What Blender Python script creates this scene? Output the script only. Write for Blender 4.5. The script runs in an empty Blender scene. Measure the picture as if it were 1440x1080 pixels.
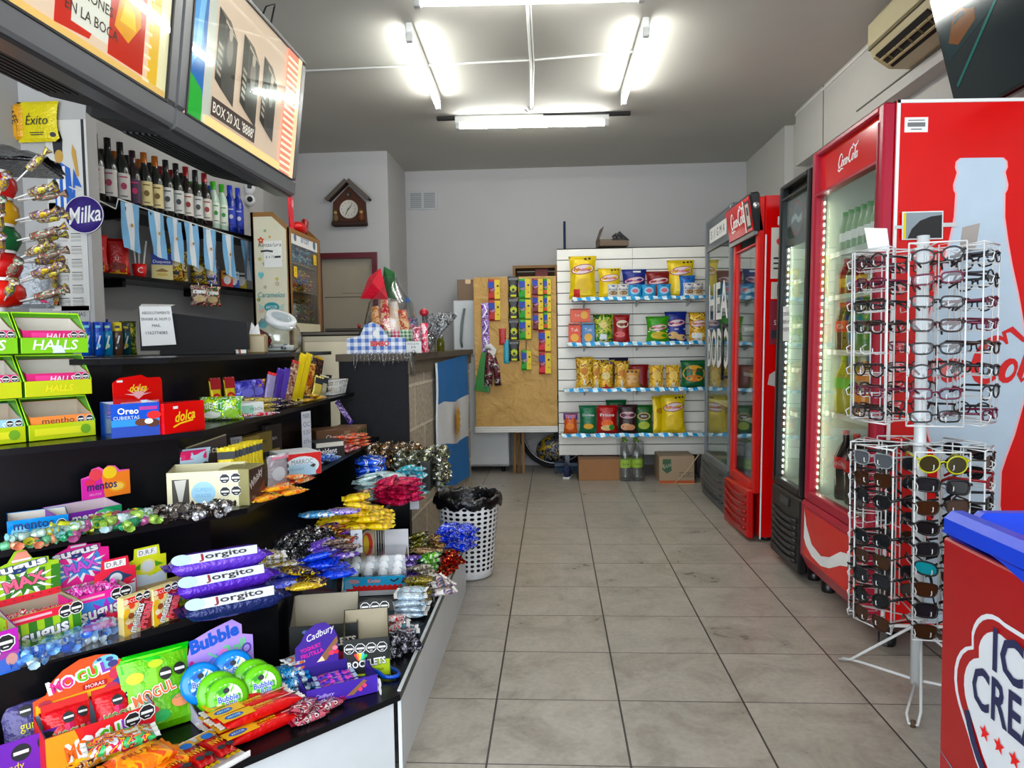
import bpy, bmesh, math, random
from mathutils import Matrix, Vector, Euler
random.seed(7)
sc = bpy.context.scene
COL = sc.collection
R = math.radians
PI = math.pi
cam_d = bpy.data.cameras.new('camera')
cam_d.sensor_width = 36; cam_d.sensor_fit = 'HORIZONTAL'; cam_d.lens = 25.5
cam_d.clip_start = 0.02; cam_d.clip_end = 60
cam = bpy.data.objects.new('camera', cam_d); COL.objects.link(cam)
cam.matrix_world = Matrix(((0.9983036,0.0117777,0.0570193,0),(0.0562640,0.0567496,-0.9968018,0),
                           (-0.0149759,0.9983190,0.0559907,1.22863),(0,0,0,1)))
sc.camera = cam
sc.view_settings.view_transform = 'Standard'; sc.view_settings.look = 'None'
sc.view_settings.gamma = 1; sc.view_settings.use_curve_mapping = False
sc.view_settings.exposure = 0.56
world = bpy.data.worlds.new('daylight'); sc.world = world; world.use_nodes = True
_n = world.node_tree.nodes; _n.clear()
_o = _n.new('ShaderNodeOutputWorld'); _b = _n.new('ShaderNodeBackground')
_b.inputs[0].default_value = (0.86,0.93,1.0,1); _b.inputs[1].default_value = 4.0
world.node_tree.links.new(_b.outputs[0], _o.inputs[0])
pl = bpy.data.lights.new('shopfront_daylight', 'AREA'); pl.shape = 'RECTANGLE'; pl.size = 4.9; pl.size_y = 2.7
pl.cycles.is_portal = True
po = bpy.data.objects.new('shopfront_daylight', pl); COL.objects.link(po)
po.location = (-0.55,-1.2,1.42); po.rotation_euler = (R(90),0,0)
def lin(h):
    h = h.lstrip('#')
    v = [(c/12.92 if c <= .04045 else ((c+.055)/1.055)**2.4) for c in (int(h[i:i+2], 16)/255 for i in (0,2,4))]
    l = .2126*v[0]+.7152*v[1]+.0722*v[2]; return tuple(min(.92, max(.002, l*.94+(c-l)*1.16)) for c in v) + (1,)
MATS = {}
def newmat(name):
    m = bpy.data.materials.new(name); m.use_nodes = True
    nt = m.node_tree; return m, nt, nt.nodes['Principled BSDF']
def node(nt, t, **k):
    n = nt.nodes.new(t)
    for a, v in k.items(): setattr(n, a, v)
    return n
def bump(nt, p, scale, strength, detail=2, dist=.01):
    tc = node(nt, 'ShaderNodeTexCoord'); nz = node(nt, 'ShaderNodeTexNoise'); b = node(nt, 'ShaderNodeBump')
    nz.inputs['Scale'].default_value = scale; nz.inputs['Detail'].default_value = detail
    b.inputs['Strength'].default_value = strength; b.inputs['Distance'].default_value = dist
    nt.links.new(tc.outputs['Object'], nz.inputs['Vector']); nt.links.new(nz.outputs['Fac'], b.inputs['Height'])
    nt.links.new(b.outputs['Normal'], p.inputs['Normal']); return nz
KIND = {'paper': (.55,0,0,.02), 'gloss': (.16,0,0,0), 'foil': (.22,.25,60,.55), 'foils': (.2,.85,70,.6),
        'matte': (.85,0,120,.06), 'metal': (.32,.9,0,0), 'plastic': (.32,0,0,0), 'wrap': (.28,.1,90,.35)}
def mt(hexc, kind='plastic'):
    key = (hexc, kind)
    if key in MATS: return MATS[key]
    m, nt, p = newmat(kind + '_' + hexc.strip('#'))
    ro, me, bs, bt = KIND[kind]
    c = lin(hexc); p.inputs['Roughness'].default_value = ro; p.inputs['Metallic'].default_value = me
    tc = node(nt, 'ShaderNodeTexCoord'); nz = node(nt, 'ShaderNodeTexNoise'); nz.inputs['Scale'].default_value = 9; nz.inputs['Detail'].default_value = 3
    mx = node(nt, 'ShaderNodeMix', data_type='RGBA'); mx.inputs[6].default_value = tuple(x*.86 for x in c[:3]) + (1,); mx.inputs[7].default_value = c
    nt.links.new(tc.outputs['Object'], nz.inputs['Vector']); nt.links.new(nz.outputs['Fac'], mx.inputs[0]); nt.links.new(mx.outputs[2], p.inputs['Base Color'])
    if bs: bump(nt, p, bs, bt)
    MATS[key] = m; return m
def pr(cols, kind='foil', scale=55, key=None):
    """printed wrapper: patches of several inks"""
    k = (tuple(cols), kind, scale)
    if k in MATS: return MATS[k]
    m, nt, p = newmat('print_' + cols[0].strip('#'))
    ro, me, bs, bt = KIND[kind]; p.inputs['Roughness'].default_value = ro; p.inputs['Metallic'].default_value = me
    tc = node(nt, 'ShaderNodeTexCoord'); nz = node(nt, 'ShaderNodeTexNoise'); nz.inputs['Scale'].default_value = scale
    nz.inputs['Detail'].default_value = 1; nz.inputs['Distortion'].default_value = 1.2
    rp = node(nt, 'ShaderNodeValToRGB'); rp.color_ramp.interpolation = 'CONSTANT'; e = rp.color_ramp.elements
    n = len(cols); lo, hi = .34,.66
    e[0].position = 0; e[0].color = lin(cols[0]); e[1].position = lo + (hi-lo)/n if n > 1 else 1; e[1].color = lin(cols[1 % n])
    for i in range(2, n):
        q = e.new(lo + (hi-lo)*i/n); q.color = lin(cols[i])
    nt.links.new(tc.outputs['Object'], nz.inputs['Vector']); nt.links.new(nz.outputs['Fac'], rp.inputs[0]); nt.links.new(rp.outputs[0], p.inputs['Base Color'])
    if bs: bump(nt, p, bs, bt)
    MATS[k] = m; return m
def stripes(c1, c2, axis, scale, kind='paper', duty=.5, key=''):
    k = (c1, c2, axis, scale, kind, duty)
    if k in MATS: return MATS[k]
    m, nt, p = newmat('striped'); p.inputs['Roughness'].default_value = KIND[kind][0]
    tc = node(nt, 'ShaderNodeTexCoord'); sp = node(nt, 'ShaderNodeSeparateXYZ'); mu = node(nt, 'ShaderNodeMath', operation='MULTIPLY')
    fr = node(nt, 'ShaderNodeMath', operation='FRACT'); gt = node(nt, 'ShaderNodeMath', operation='GREATER_THAN'); mx = node(nt, 'ShaderNodeMix', data_type='RGBA')
    mu.inputs[1].default_value = scale; gt.inputs[1].default_value = duty; mx.inputs[6].default_value = lin(c1); mx.inputs[7].default_value = lin(c2)
    L = nt.links; L.new(tc.outputs['Object'], sp.inputs[0])
    if axis == 'D':
        ad = node(nt, 'ShaderNodeMath', operation='ADD'); L.new(sp.outputs[0], ad.inputs[0]); L.new(sp.outputs[2], ad.inputs[1]); L.new(ad.outputs[0], mu.inputs[0])
    else: L.new(sp.outputs['XYZ'.index(axis)], mu.inputs[0])
    L.new(mu.outputs[0], fr.inputs[0]); L.new(fr.outputs[0], gt.inputs[0]); L.new(gt.outputs[0], mx.inputs[0]); L.new(mx.outputs[2], p.inputs['Base Color'])
    MATS[k] = m; return m
def gingham(c1, c2, scale):
    k = ('g', c1, c2, scale)
    if k in MATS: return MATS[k]
    m, nt, p = newmat('gingham'); p.inputs['Roughness'].default_value = .5; L = nt.links
    tc = node(nt, 'ShaderNodeTexCoord'); sp = node(nt, 'ShaderNodeSeparateXYZ'); L.new(tc.outputs['Object'], sp.inputs[0]); s = []
    for a in (0,2):
        mu = node(nt, 'ShaderNodeMath', operation='MULTIPLY'); mu.inputs[1].default_value = scale; fr = node(nt, 'ShaderNodeMath', operation='FRACT')
        gt = node(nt, 'ShaderNodeMath', operation='GREATER_THAN'); gt.inputs[1].default_value = .5
        L.new(sp.outputs[a], mu.inputs[0]); L.new(mu.outputs[0], fr.inputs[0]); L.new(fr.outputs[0], gt.inputs[0]); s.append(gt)
    ad = node(nt, 'ShaderNodeMath', operation='ADD'); dv = node(nt, 'ShaderNodeMath', operation='MULTIPLY'); dv.inputs[1].default_value = .5
    L.new(s[0].outputs[0], ad.inputs[0]); L.new(s[1].outputs[0], ad.inputs[1]); L.new(ad.outputs[0], dv.inputs[0])
    mx = node(nt, 'ShaderNodeMix', data_type='RGBA'); mx.inputs[6].default_value = lin(c1); mx.inputs[7].default_value = lin(c2)
    L.new(dv.outputs[0], mx.inputs[0]); L.new(mx.outputs[2], p.inputs['Base Color']); MATS[k] = m; return m
def emis(hexc, s):
    k = (hexc, 'e', s)
    if k in MATS: return MATS[k]
    m, nt, p = newmat('lit_' + hexc.strip('#')); p.inputs['Base Color'].default_value = lin(hexc)
    p.inputs['Emission Color'].default_value = lin(hexc); p.inputs['Emission Strength'].default_value = s; p.inputs['Roughness'].default_value = .12
    MATS[k] = m; return m
def pane(name, tint=(1,1,1,1), rough=.02, refl=1.0, ior=1.45):
    """thin clear sheet: see-through with fresnel reflection"""
    if name in MATS: return MATS[name]
    m = bpy.data.materials.new(name); m.use_nodes = True; nt = m.node_tree; nt.nodes.clear()
    o = node(nt, 'ShaderNodeOutputMaterial'); t = node(nt, 'ShaderNodeBsdfTransparent'); g = node(nt, 'ShaderNodeBsdfGlossy')
    f = node(nt, 'ShaderNodeLayerWeight'); mx = node(nt, 'ShaderNodeMixShader'); mu = node(nt, 'ShaderNodeMath', operation='MULTIPLY_ADD')
    f.inputs[0].default_value = .5; pw = node(nt, 'ShaderNodeMath', operation='POWER'); pw.inputs[1].default_value = 4.0
    mu.use_clamp = True; mu.inputs[1].default_value = .55*refl; mu.inputs[2].default_value = .04*refl
    t.inputs[0].default_value = tint; g.inputs['Roughness'].default_value = rough
    L = nt.links; L.new(f.outputs['Facing'], pw.inputs[0]); L.new(pw.outputs[0], mu.inputs[0]); L.new(mu.outputs[0], mx.inputs[0]); L.new(t.outputs[0], mx.inputs[1]); L.new(g.outputs[0], mx.inputs[2]); L.new(mx.outputs[0], o.inputs[0])
    MATS[name] = m; return m
GLASS = pane('clear_glass', (.93,.97,.95,1),.02,1.3)
FILM = pane('clear_film', (.92,.93,.95,1),.12,2.6)
PET = pane('clear_bottle_plastic', (.93,.96,.94,1),.12,3.2)
TX = {}
def textgeo(s, off=0.0, shear=0.0):
    k = (s, off, shear)
    if k not in TX:
        c = bpy.data.curves.new('t', 'FONT'); c.body = s; c.resolution_u = 2; c.offset = off; c.shear = shear; c.fill_mode = 'BOTH'
        ob = bpy.data.objects.new('t', c); me = bpy.data.meshes.new_from_object(ob)
        vs = [(v.co.x, v.co.y) for v in me.vertices]; fs = [tuple(p.vertices) for p in me.polygons]
        bpy.data.objects.remove(ob); bpy.data.curves.remove(c); bpy.data.meshes.remove(me)
        TX[k] = (vs, fs)
    return TX[k]
I4 = Matrix.Identity(4)
def T(x, y, z): return Matrix.Translation((x, y, z))
def RX(a): return Matrix.Rotation(R(a),4, 'X')
def RY(a): return Matrix.Rotation(R(a),4, 'Y')
def RZ(a): return Matrix.Rotation(R(a),4, 'Z')
FRONT = Matrix(((1,0,0,0),(0,0,-1,0),(0,1,0,0),(0,0,0,1)))      # 2D x,y -> X,Z facing -Y
BACK = Matrix(((-1,0,0,0),(0,0,1,0),(0,1,0,0),(0,0,0,1)))
SIDEL = Matrix(((0,0,-1,0),(-1,0,0,0),(0,1,0,0),(0,0,0,1)))     # facing -X, 2D x -> -Y
SIDER = Matrix(((0,0,1,0),(1,0,0,0),(0,1,0,0),(0,0,0,1)))       # facing +X, 2D x -> +Y
class MB:
    def __init__(s): s.v = []; s.f = []; s.mi = []; s.sm = []; s.mats = []; s.M = I4.copy()
    def idx(s, m):
        if m not in s.mats: s.mats.append(m)
        return s.mats.index(m)
    def add(s, vs, fs, m, smooth=False, M=None):
        b = len(s.v); X = s.M @ M if M is not None else s.M
        s.v += [tuple(X @ Vector(v)) for v in vs]; i = s.idx(m)
        for f in fs: s.f.append(tuple(b+k for k in f)); s.mi.append(i); s.sm.append(smooth)
        return s
    def box(s, x0, y0, z0, x1, y1, z1, m, bev=0, M=None):
        if x1 < x0: x0, x1 = x1, x0
        if y1 < y0: y0, y1 = y1, y0
        if z1 < z0: z0, z1 = z1, z0
        if not bev:
            return s.add([(x0,y0,z0),(x1,y0,z0),(x1,y1,z0),(x0,y1,z0),(x0,y0,z1),(x1,y0,z1),(x1,y1,z1),(x0,y1,z1)],
                  [(0,3,2,1),(4,5,6,7),(0,1,5,4),(1,2,6,5),(2,3,7,6),(3,0,4,7)], m, M=M)
        b = min(bev, (x1-x0)*.49,(y1-y0)*.49,(z1-z0)*.49); vs = []; ix = {}
        for i in (0,1):
            for j in (0,1):
                for k in (0,1):
                    X, Y, Z = (x0, x1)[i], (y0, y1)[j], (z0, z1)[k]; a, c, d = (b, -b)[i], (b, -b)[j], (b, -b)[k]
                    for ax, p in enumerate(((X, Y+c, Z+d),(X+a, Y, Z+d),(X+a, Y+c, Z))): ix[i, j, k, ax] = len(vs); vs.append(p)
        fs = []
        for i in (0,1):
            o = [(0,0),(0,1),(1,1),(1,0)]
            fs.append(tuple(ix[i, a, c, 0] for a, c in (o if not i else o[::-1])))
            fs.append(tuple(ix[a, i, c, 1] for a, c in (o[::-1] if not i else o)))
            fs.append(tuple(ix[a, c, i, 2] for a, c in (o if not i else o[::-1])))
            for j in (0,1):
                fs.append((ix[i,j,0,0], ix[i,j,1,0], ix[i,j,1,1], ix[i,j,0,1]))
                fs.append((ix[i,0,j,0], ix[i,1,j,0], ix[i,1,j,2], ix[i,0,j,2]))
                fs.append((ix[0,i,j,1], ix[1,i,j,1], ix[1,i,j,2], ix[0,i,j,2]))
                for k in (0,1): fs.append((ix[i,j,k,0], ix[i,j,k,1], ix[i,j,k,2]))
        return s.add(vs, fs, m, M=M)
    def prism(s, pts, t, m, M=None, smooth=False):
        """2D outline in local XY extruded to +Z by t"""
        n = len(pts); vs = [(x, y, 0) for x, y in pts] + [(x, y, t) for x, y in pts]
        fs = [tuple(range(n))[::-1], tuple(range(n, 2*n))]; s.add(vs, fs, m, M=M)
        return s.add(vs, [(i, (i+1) % n, n+(i+1) % n, n+i) for i in range(n)], m, smooth, M=M)
    def poly(s, pts, m, M=None): return s.add([(p[0], p[1], p[2] if len(p) > 2 else 0) for p in pts], [tuple(range(len(pts)))], m, M=M)
    def tube(s, pts, r, m, seg=6, closed=False, M=None, cap=True):
        P = [Vector(p) for p in pts]; n = len(P); vs = []; fs = []
        rr = r if isinstance(r, (list, tuple)) else [r]*n
        prev = None
        for i, p in enumerate(P):
            if closed: d = (P[(i+1) % n]-P[i-1])
            else: d = P[min(i+1, n-1)]-P[max(i-1,0)]
            d = d.normalized() if d.length > 1e-9 else Vector((0,0,1))
            if prev is None:
                a = d.orthogonal().normalized()
            else:
                a = prev - d*prev.dot(d); a = a.normalized() if a.length > 1e-6 else d.orthogonal().normalized()
            prev = a; b = d.cross(a)
            for k in range(seg):
                t = 2*PI*k/seg; vs.append(tuple(p + (a*math.cos(t)+b*math.sin(t))*rr[i]))
        for i in range(n if closed else n-1):
            j = (i+1) % n
            for k in range(seg): fs.append((i*seg+k, i*seg+(k+1) % seg, j*seg+(k+1) % seg, j*seg+k))
        if not closed and cap: fs += [tuple(range(seg))[::-1], tuple((n-1)*seg+k for k in range(seg))]
        return s.add(vs, fs, m, True, M=M)
    def lathe(s, prof, m, seg=14, M=None, a0=0, a1=360, smooth=True):
        full = (a1-a0) >= 359.9; ns = seg if full else seg+1; vs = []; fs = []
        for r, z in prof:
            for k in range(ns): t = R(a0+(a1-a0)*k/seg); vs.append((r*math.cos(t), r*math.sin(t), z))
        for i in range(len(prof)-1):
            for k in range(seg):
                l = (k+1) % ns
                fs.append((i*ns+k, i*ns+l, (i+1)*ns+l, (i+1)*ns+k))
        return s.add(vs, fs, m, smooth, M=M)
    def ball(s, c, rx, ry, rz, m, seg=10, rings=6, M=None):
        prof = [(math.sin(PI*i/rings),-math.cos(PI*i/rings)) for i in range(rings+1)]
        X = T(*c) @ Matrix.Diagonal((rx, ry, rz, 1)); return s.lathe([(max(a, 1e-4), z) for a, z in prof], m, seg, M=(M @ X if M is not None else X))
    def text(s, st, m, M, x=0, y=0, h=.02, w=None, rot=0, off=0.0, shear=0.0, al='c'):
        vs, fs = textgeo(st, off, shear); b, _ = textgeo(st, 0.0, shear)
        if not b: return s
        x0, x1 = min(v[0] for v in b), max(v[0] for v in b); y0, y1 = min(v[1] for v in b), max(v[1] for v in b)
        k = h/(y1-y0) if y1 > y0 else 1; kx = w/(x1-x0) if w else k
        cx = (x0+x1)/2 if al == 'c' else x0; cy = (y0+y1)/2; c, q = math.cos(R(rot)), math.sin(R(rot)); o = []
        for a, d in vs:
            a = (a-cx)*kx; d = (d-cy)*k; o.append((x+a*c-d*q, y+a*q+d*c, 0))
        return s.add(o, fs, m, M=M)
    def gfx(s, M, items, eps=.0005):
        """flat print laid on a face, each item one ink layer above the last"""
        for i, it in enumerate(items):
            F = M @ T(0,0, eps*(i*.35+1)); k = it[0]
            if k == 'r': _, x, y, w, h, m = it[:6]; s.poly([(x-w/2, y-h/2),(x+w/2, y-h/2),(x+w/2, y+h/2),(x-w/2, y+h/2)], m, F)
            elif k == 'c': _, x, y, rx, ry, m = it[:6]; s.poly([(x+rx*math.cos(2*PI*a/18), y+ry*math.sin(2*PI*a/18)) for a in range(18)], m, F)
            elif k == 'o':
                _, x, y, r = it[:4]
                for q, mm, e in ((1.14, WHITE, 0),(1, BLACK, eps*.15)):
                    s.poly([(x+r*q*math.cos(PI/8+PI*a/4), y+r*q*math.sin(PI/8+PI*a/4)) for a in range(8)], mm, F @ T(0,0, e))
                s.poly([(x-r*.75, y-r*.2),(x+r*.75, y-r*.2),(x+r*.75, y+r*.2),(x-r*.75, y+r*.2)], WHITE, F @ T(0,0, eps*.3))
                s.poly([(x-r*.3, y-r*.65),(x+r*.3, y-r*.65),(x+r*.3, y-r*.5),(x-r*.3, y-r*.5)], WHITE, F @ T(0,0, eps*.3))
            elif k == 'p': s.poly(it[1], it[2], F)
            elif k == 't':
                _, x, y, h, st, m = it[:6]; kw = it[6] if len(it) > 6 else {}
                ol = kw.get('ol'); kw = {a: b for a, b in kw.items() if a != 'ol'}
                if ol: s.text(st, ol[0], F, x, y, h, **{**kw, 'off': ol[1]}); F = F @ T(0,0, eps*.2)
                s.text(st, m, F, x, y, h, **kw)
            elif k == 'star':
                _, x, y, r, m = it[:5]; n = it[5] if len(it) > 5 else 5; q = it[6] if len(it) > 6 else .42
                s.poly([(x+r*(1 if a % 2 == 0 else q)*math.sin(PI*a/n), y+r*(1 if a % 2 == 0 else q)*math.cos(PI*a/n)) for a in range(2*n)], m, F)
            elif k == 's': s.ribbon(it[1], it[2], it[3], F)
        return s
    def ribbon(s, pts, w, m, M=None):
        """2D pen stroke; pts (x,y,[width factor])"""
        n = len(pts); L = []; Rr = []
        for i in range(n):
            a = pts[max(i-1,0)]; b = pts[min(i+1, n-1)]; dx, dy = b[0]-a[0], b[1]-a[1]; l = math.hypot(dx, dy) or 1
            q = w/2*(pts[i][2] if len(pts[i]) > 2 else 1); L.append((pts[i][0]-dy/l*q, pts[i][1]+dx/l*q, i*4e-5)); Rr.append((pts[i][0]+dy/l*q, pts[i][1]-dx/l*q, i*4e-5))
        return s.add(L+Rr, [(i, n+i, n+i+1, i+1) for i in range(n-1)], m, M=M)
    def build(s, name, parent=None, loc=None, fixn=True):
        me = bpy.data.meshes.new(name); me.from_pydata(s.v, [], s.f)
        for m in s.mats: me.materials.append(m)
        me.polygons.foreach_set('material_index', s.mi); me.polygons.foreach_set('use_smooth', s.sm); me.update()
        o = bpy.data.objects.new(name, me); COL.objects.link(o)
        if parent is not None: o.parent = parent
        if loc is not None: o.location = loc
        return o
def tag(o, label=None, cat=None, group=None, kind=None):
    for k, v in (('label', label),('category', cat),('group', group),('kind', kind)):
        if v: o[k] = v
    return o
def thing(name, label, cat, loc=(0,0,0), rz=0, group=None, rot=None):
    o = bpy.data.objects.new(name, None); COL.objects.link(o); o.empty_display_size = .05
    o.location = loc; o.rotation_euler = rot if rot else (0,0, R(rz)); return tag(o, label, cat, group)
def copy_tree(o, parent=None):
    c = o.copy(); COL.objects.link(c); c.parent = parent
    for ch in KIDS(o): copy_tree(ch, c)
    return c
def KIDS(o): return [x for x in list(o.children)]
def place(proto, used, loc, rz=0, label=None, rot=None, group=None, scale=None):
    """first use moves the prototype itself, later uses copy it with its parts"""
    if proto.name in used: o = copy_tree(proto)
    else: used.add(proto.name); o = proto
    o.location = loc; o.rotation_euler = rot if rot else (0,0, R(rz))
    if scale: o.scale = scale
    if label: o['label'] = label
    if group: o['group'] = group
    return o
USED = set()
WHITE = mt('#f2f2f0', 'paper'); BLACK = mt('#141416', 'paper'); RED = mt('#d8141c', 'paper'); YEL = mt('#f7d51d', 'paper')
CARD = mt('#b9a184', 'paper'); GREYCARD = mt('#b3a999', 'paper'); INK = mt('#22252c', 'paper')
def struct(mb, name): o = mb.build(name); o['kind'] = 'structure'; return o
# ==== ROOM
def wallmat(name, hexc, bs=14, bt=.12, mott=.9):
    m, nt, p = newmat(name); p.inputs['Roughness'].default_value = .7; c = lin(hexc)
    tc = node(nt, 'ShaderNodeTexCoord'); nz = node(nt, 'ShaderNodeTexNoise'); nz.inputs['Scale'].default_value = 1.6; nz.inputs['Detail'].default_value = 5
    mx = node(nt, 'ShaderNodeMix', data_type='RGBA'); mx.inputs[6].default_value = tuple(x*mott for x in c[:3]) + (1,); mx.inputs[7].default_value = c
    L = nt.links; L.new(tc.outputs['Object'], nz.inputs['Vector']); L.new(nz.outputs['Fac'], mx.inputs[0]); L.new(mx.outputs[2], p.inputs['Base Color'])
    bump(nt, p, bs, bt, 5); return m
M_WALL = wallmat('painted_plaster', '#b7b6b5'); M_WALL2 = wallmat('painted_plaster_right', '#c6c5bf')
M_CEIL, nt, p = newmat('ceiling_plaster'); p.inputs['Roughness'].default_value = .75
tc = node(nt, 'ShaderNodeTexCoord'); L = nt.links
n1 = node(nt, 'ShaderNodeTexNoise'); n1.inputs['Scale'].default_value = 1.3; n1.inputs['Detail'].default_value = 6
mx = node(nt, 'ShaderNodeMix', data_type='RGBA'); mx.inputs[6].default_value = lin('#b4b3ac'); mx.inputs[7].default_value = lin('#c6c5be')
L.new(tc.outputs['Object'], n1.inputs['Vector']); L.new(n1.outputs['Fac'], mx.inputs[0]); L.new(mx.outputs[2], p.inputs['Base Color'])
vo = node(nt, 'ShaderNodeTexNoise'); vo.inputs['Scale'].default_value = 7; vo.inputs['Detail'].default_value = 8; vo.inputs['Distortion'].default_value = 1.5
pn = node(nt, 'ShaderNodeTexNoise'); pn.inputs['Scale'].default_value = .9; pr_ = node(nt, 'ShaderNodeValToRGB'); pr_.color_ramp.elements[0].position = .5; pr_.color_ramp.elements[1].position = .62
L.new(tc.outputs['Object'], vo.inputs['Vector']); L.new(tc.outputs['Object'], pn.inputs['Vector']); L.new(pn.outputs['Fac'], pr_.inputs[0])
gt = node(nt, 'ShaderNodeMath', operation='GREATER_THAN'); gt.inputs[1].default_value = .55; L.new(vo.outputs['Fac'], gt.inputs[0])
mu = node(nt, 'ShaderNodeMath', operation='MULTIPLY'); L.new(gt.outputs[0], mu.inputs[0]); L.new(pr_.outputs[0], mu.inputs[1])
bp = node(nt, 'ShaderNodeBump'); bp.inputs['Strength'].default_value = .35; bp.inputs['Distance'].default_value = .01
L.new(mu.outputs[0], bp.inputs['Height']); L.new(bp.outputs[0], p.inputs['Normal'])
M_FLOOR, nt, p = newmat('floor_tiles'); L = nt.links
tc = node(nt, 'ShaderNodeTexCoord'); sp = node(nt, 'ShaderNodeSeparateXYZ'); L.new(tc.outputs['Object'], sp.inputs[0])
def grid(axis, off, size, half):
    a = node(nt, 'ShaderNodeMath', operation='SUBTRACT'); a.inputs[1].default_value = off; L.new(sp.outputs[axis], a.inputs[0])
    b = node(nt, 'ShaderNodeMath', operation='DIVIDE'); b.inputs[1].default_value = size; L.new(a.outputs[0], b.inputs[0])
    c = node(nt, 'ShaderNodeMath', operation='FRACT'); L.new(b.outputs[0], c.inputs[0])
    d = node(nt, 'ShaderNodeMath', operation='PINGPONG'); d.inputs[1].default_value = .5; L.new(c.outputs[0], d.inputs[0])
    e = node(nt, 'ShaderNodeMath', operation='LESS_THAN'); e.inputs[1].default_value = half/size; L.new(d.outputs[0], e.inputs[0])
    f = node(nt, 'ShaderNodeMath', operation='FLOOR'); L.new(b.outputs[0], f.inputs[0]); return e, f
gx, fx = grid(0,-.2085,.42,.0032); gy, fy = grid(1,2.438,.3876,.0022)
gm = node(nt, 'ShaderNodeMath', operation='MAXIMUM'); L.new(gx.outputs[0], gm.inputs[0]); L.new(gy.outputs[0], gm.inputs[1])
cb = node(nt, 'ShaderNodeCombineXYZ'); L.new(fx.outputs[0], cb.inputs[0]); L.new(fy.outputs[0], cb.inputs[1])
wn = node(nt, 'ShaderNodeTexWhiteNoise', noise_dimensions='3D'); L.new(cb.outputs[0], wn.inputs['Vector'])
ad = node(nt, 'ShaderNodeVectorMath', operation='MULTIPLY_ADD'); ad.inputs[1].default_value = (7,7,7); L.new(wn.outputs['Color'], ad.inputs[0]); L.new(tc.outputs['Object'], ad.inputs[2])
nA = node(nt, 'ShaderNodeTexNoise'); nA.inputs['Scale'].default_value = 4.5; nA.inputs['Detail'].default_value = 9; nA.inputs['Roughness'].default_value = .68; nA.inputs['Distortion'].default_value = .8
nB = node(nt, 'ShaderNodeTexNoise'); nB.inputs['Scale'].default_value = 55; nB.inputs['Detail'].default_value = 5
L.new(ad.outputs[0], nA.inputs['Vector']); L.new(ad.outputs[0], nB.inputs['Vector'])
r1 = node(nt, 'ShaderNodeValToRGB'); e = r1.color_ramp.elements; e[0].position = .3; e[0].color = lin('#938c82'); e[1].position = .68; e[1].color = lin('#c2bcb2')
q = e.new(.48); q.color = lin('#b0aaa0'); L.new(nA.outputs['Fac'], r1.inputs[0])
m2 = node(nt, 'ShaderNodeMix', data_type='RGBA', blend_type='MULTIPLY'); m2.inputs[0].default_value = .35; L.new(r1.outputs[0], m2.inputs[6]); L.new(nB.outputs['Fac'], m2.inputs[7])
m3 = node(nt, 'ShaderNodeMix', data_type='RGBA'); m3.inputs[7].default_value = lin('#2e2b29'); L.new(gm.outputs[0], m3.inputs[0]); L.new(m2.outputs[2], m3.inputs[6])
L.new(m3.outputs[2], p.inputs['Base Color'])
rr = node(nt, 'ShaderNodeMapRange'); rr.inputs[1].default_value = .3; rr.inputs[2].default_value = .7; rr.inputs[3].default_value = .26; rr.inputs[4].default_value = .42
L.new(nA.outputs['Fac'], rr.inputs[0]); L.new(rr.outputs[0], p.inputs['Roughness'])
hb = node(nt, 'ShaderNodeMath', operation='MULTIPLY_ADD'); hb.inputs[1].default_value = -1.5; L.new(gm.outputs[0], hb.inputs[0]); L.new(nB.outputs['Fac'], hb.inputs[2])
bp = node(nt, 'ShaderNodeBump'); bp.inputs['Strength'].default_value = .25; bp.inputs['Distance'].default_value = .002; L.new(hb.outputs[0], bp.inputs['Height']); L.new(bp.outputs[0], p.inputs['Normal'])
CZ = 2.95; YF = -1.2
m = MB(); m.box(-3.7, YF, -.08,2.05,7.45,0, M_FLOOR); struct(m, 'floor')
m = MB(); m.box(-3.7, YF, CZ, 2.05,7.45, CZ+.1, M_CEIL); struct(m, 'ceiling')
m = MB(); m.box(-1.45,7.25,0,1.9,7.35, CZ, M_WALL); struct(m, 'wall_back')
m = MB(); m.prism([(-3.43, YF),(-2.17,5.43),(-2.27,5.43),(-3.6, YF)], CZ, M_WALL); struct(m, 'wall_left')
m = MB(); m.prism([(-2.17,5.43),(-2.36,6.47),(-2.5,6.47),(-2.27,5.43)], CZ, M_WALL); struct(m, 'wall_left_return')
m = MB()
m.box(-2.5,6.47,2.06,-1.45,6.57, CZ, M_WALL); m.box(-2.5,6.47,0,-2.12,6.57,2.06, M_WALL); m.box(-1.56,6.47,0,-1.45,6.57,2.06, M_WALL)
m.box(-1.55,6.57,0,-1.45,7.3, CZ, M_WALL); struct(m, 'wall_clock_side')
m = MB(); m.box(-2.95,3.42,0,(-2.221,3.42,1.885)[0], 3.50, CZ, M_WALL); struct(m, 'wall_partition')
M_MAR = mt('#5c1420', 'plastic')
m = MB(); m.box(-2.12,6.44,0,-2.075,6.53,2.06, M_MAR); m.box(-1.605,6.44,0,-1.56,6.53,2.06, M_MAR); m.box(-2.075,6.44,2.01,-1.605,6.53,2.06, M_MAR); struct(m, 'trim_1')
m = MB(); m.box(-2.075,6.5,0,-1.605,6.53,2.01, mt('#a8a091', 'plastic')); m.box(-2.06,6.496,1.665,-1.63,6.5,1.672, mt('#5a5348', 'matte')); m.box(-1.9,6.496,1.70,-1.66,6.5,1.705, mt('#7a7264', 'matte')); struct(m, 'door_1')
m = MB(); m.box(1.96, YF, 0,2.05,7.35, CZ, M_WALL2); m.box(1.89,6.08,0,1.96,7.3, CZ, M_WALL2); struct(m, 'wall_right')
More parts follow.
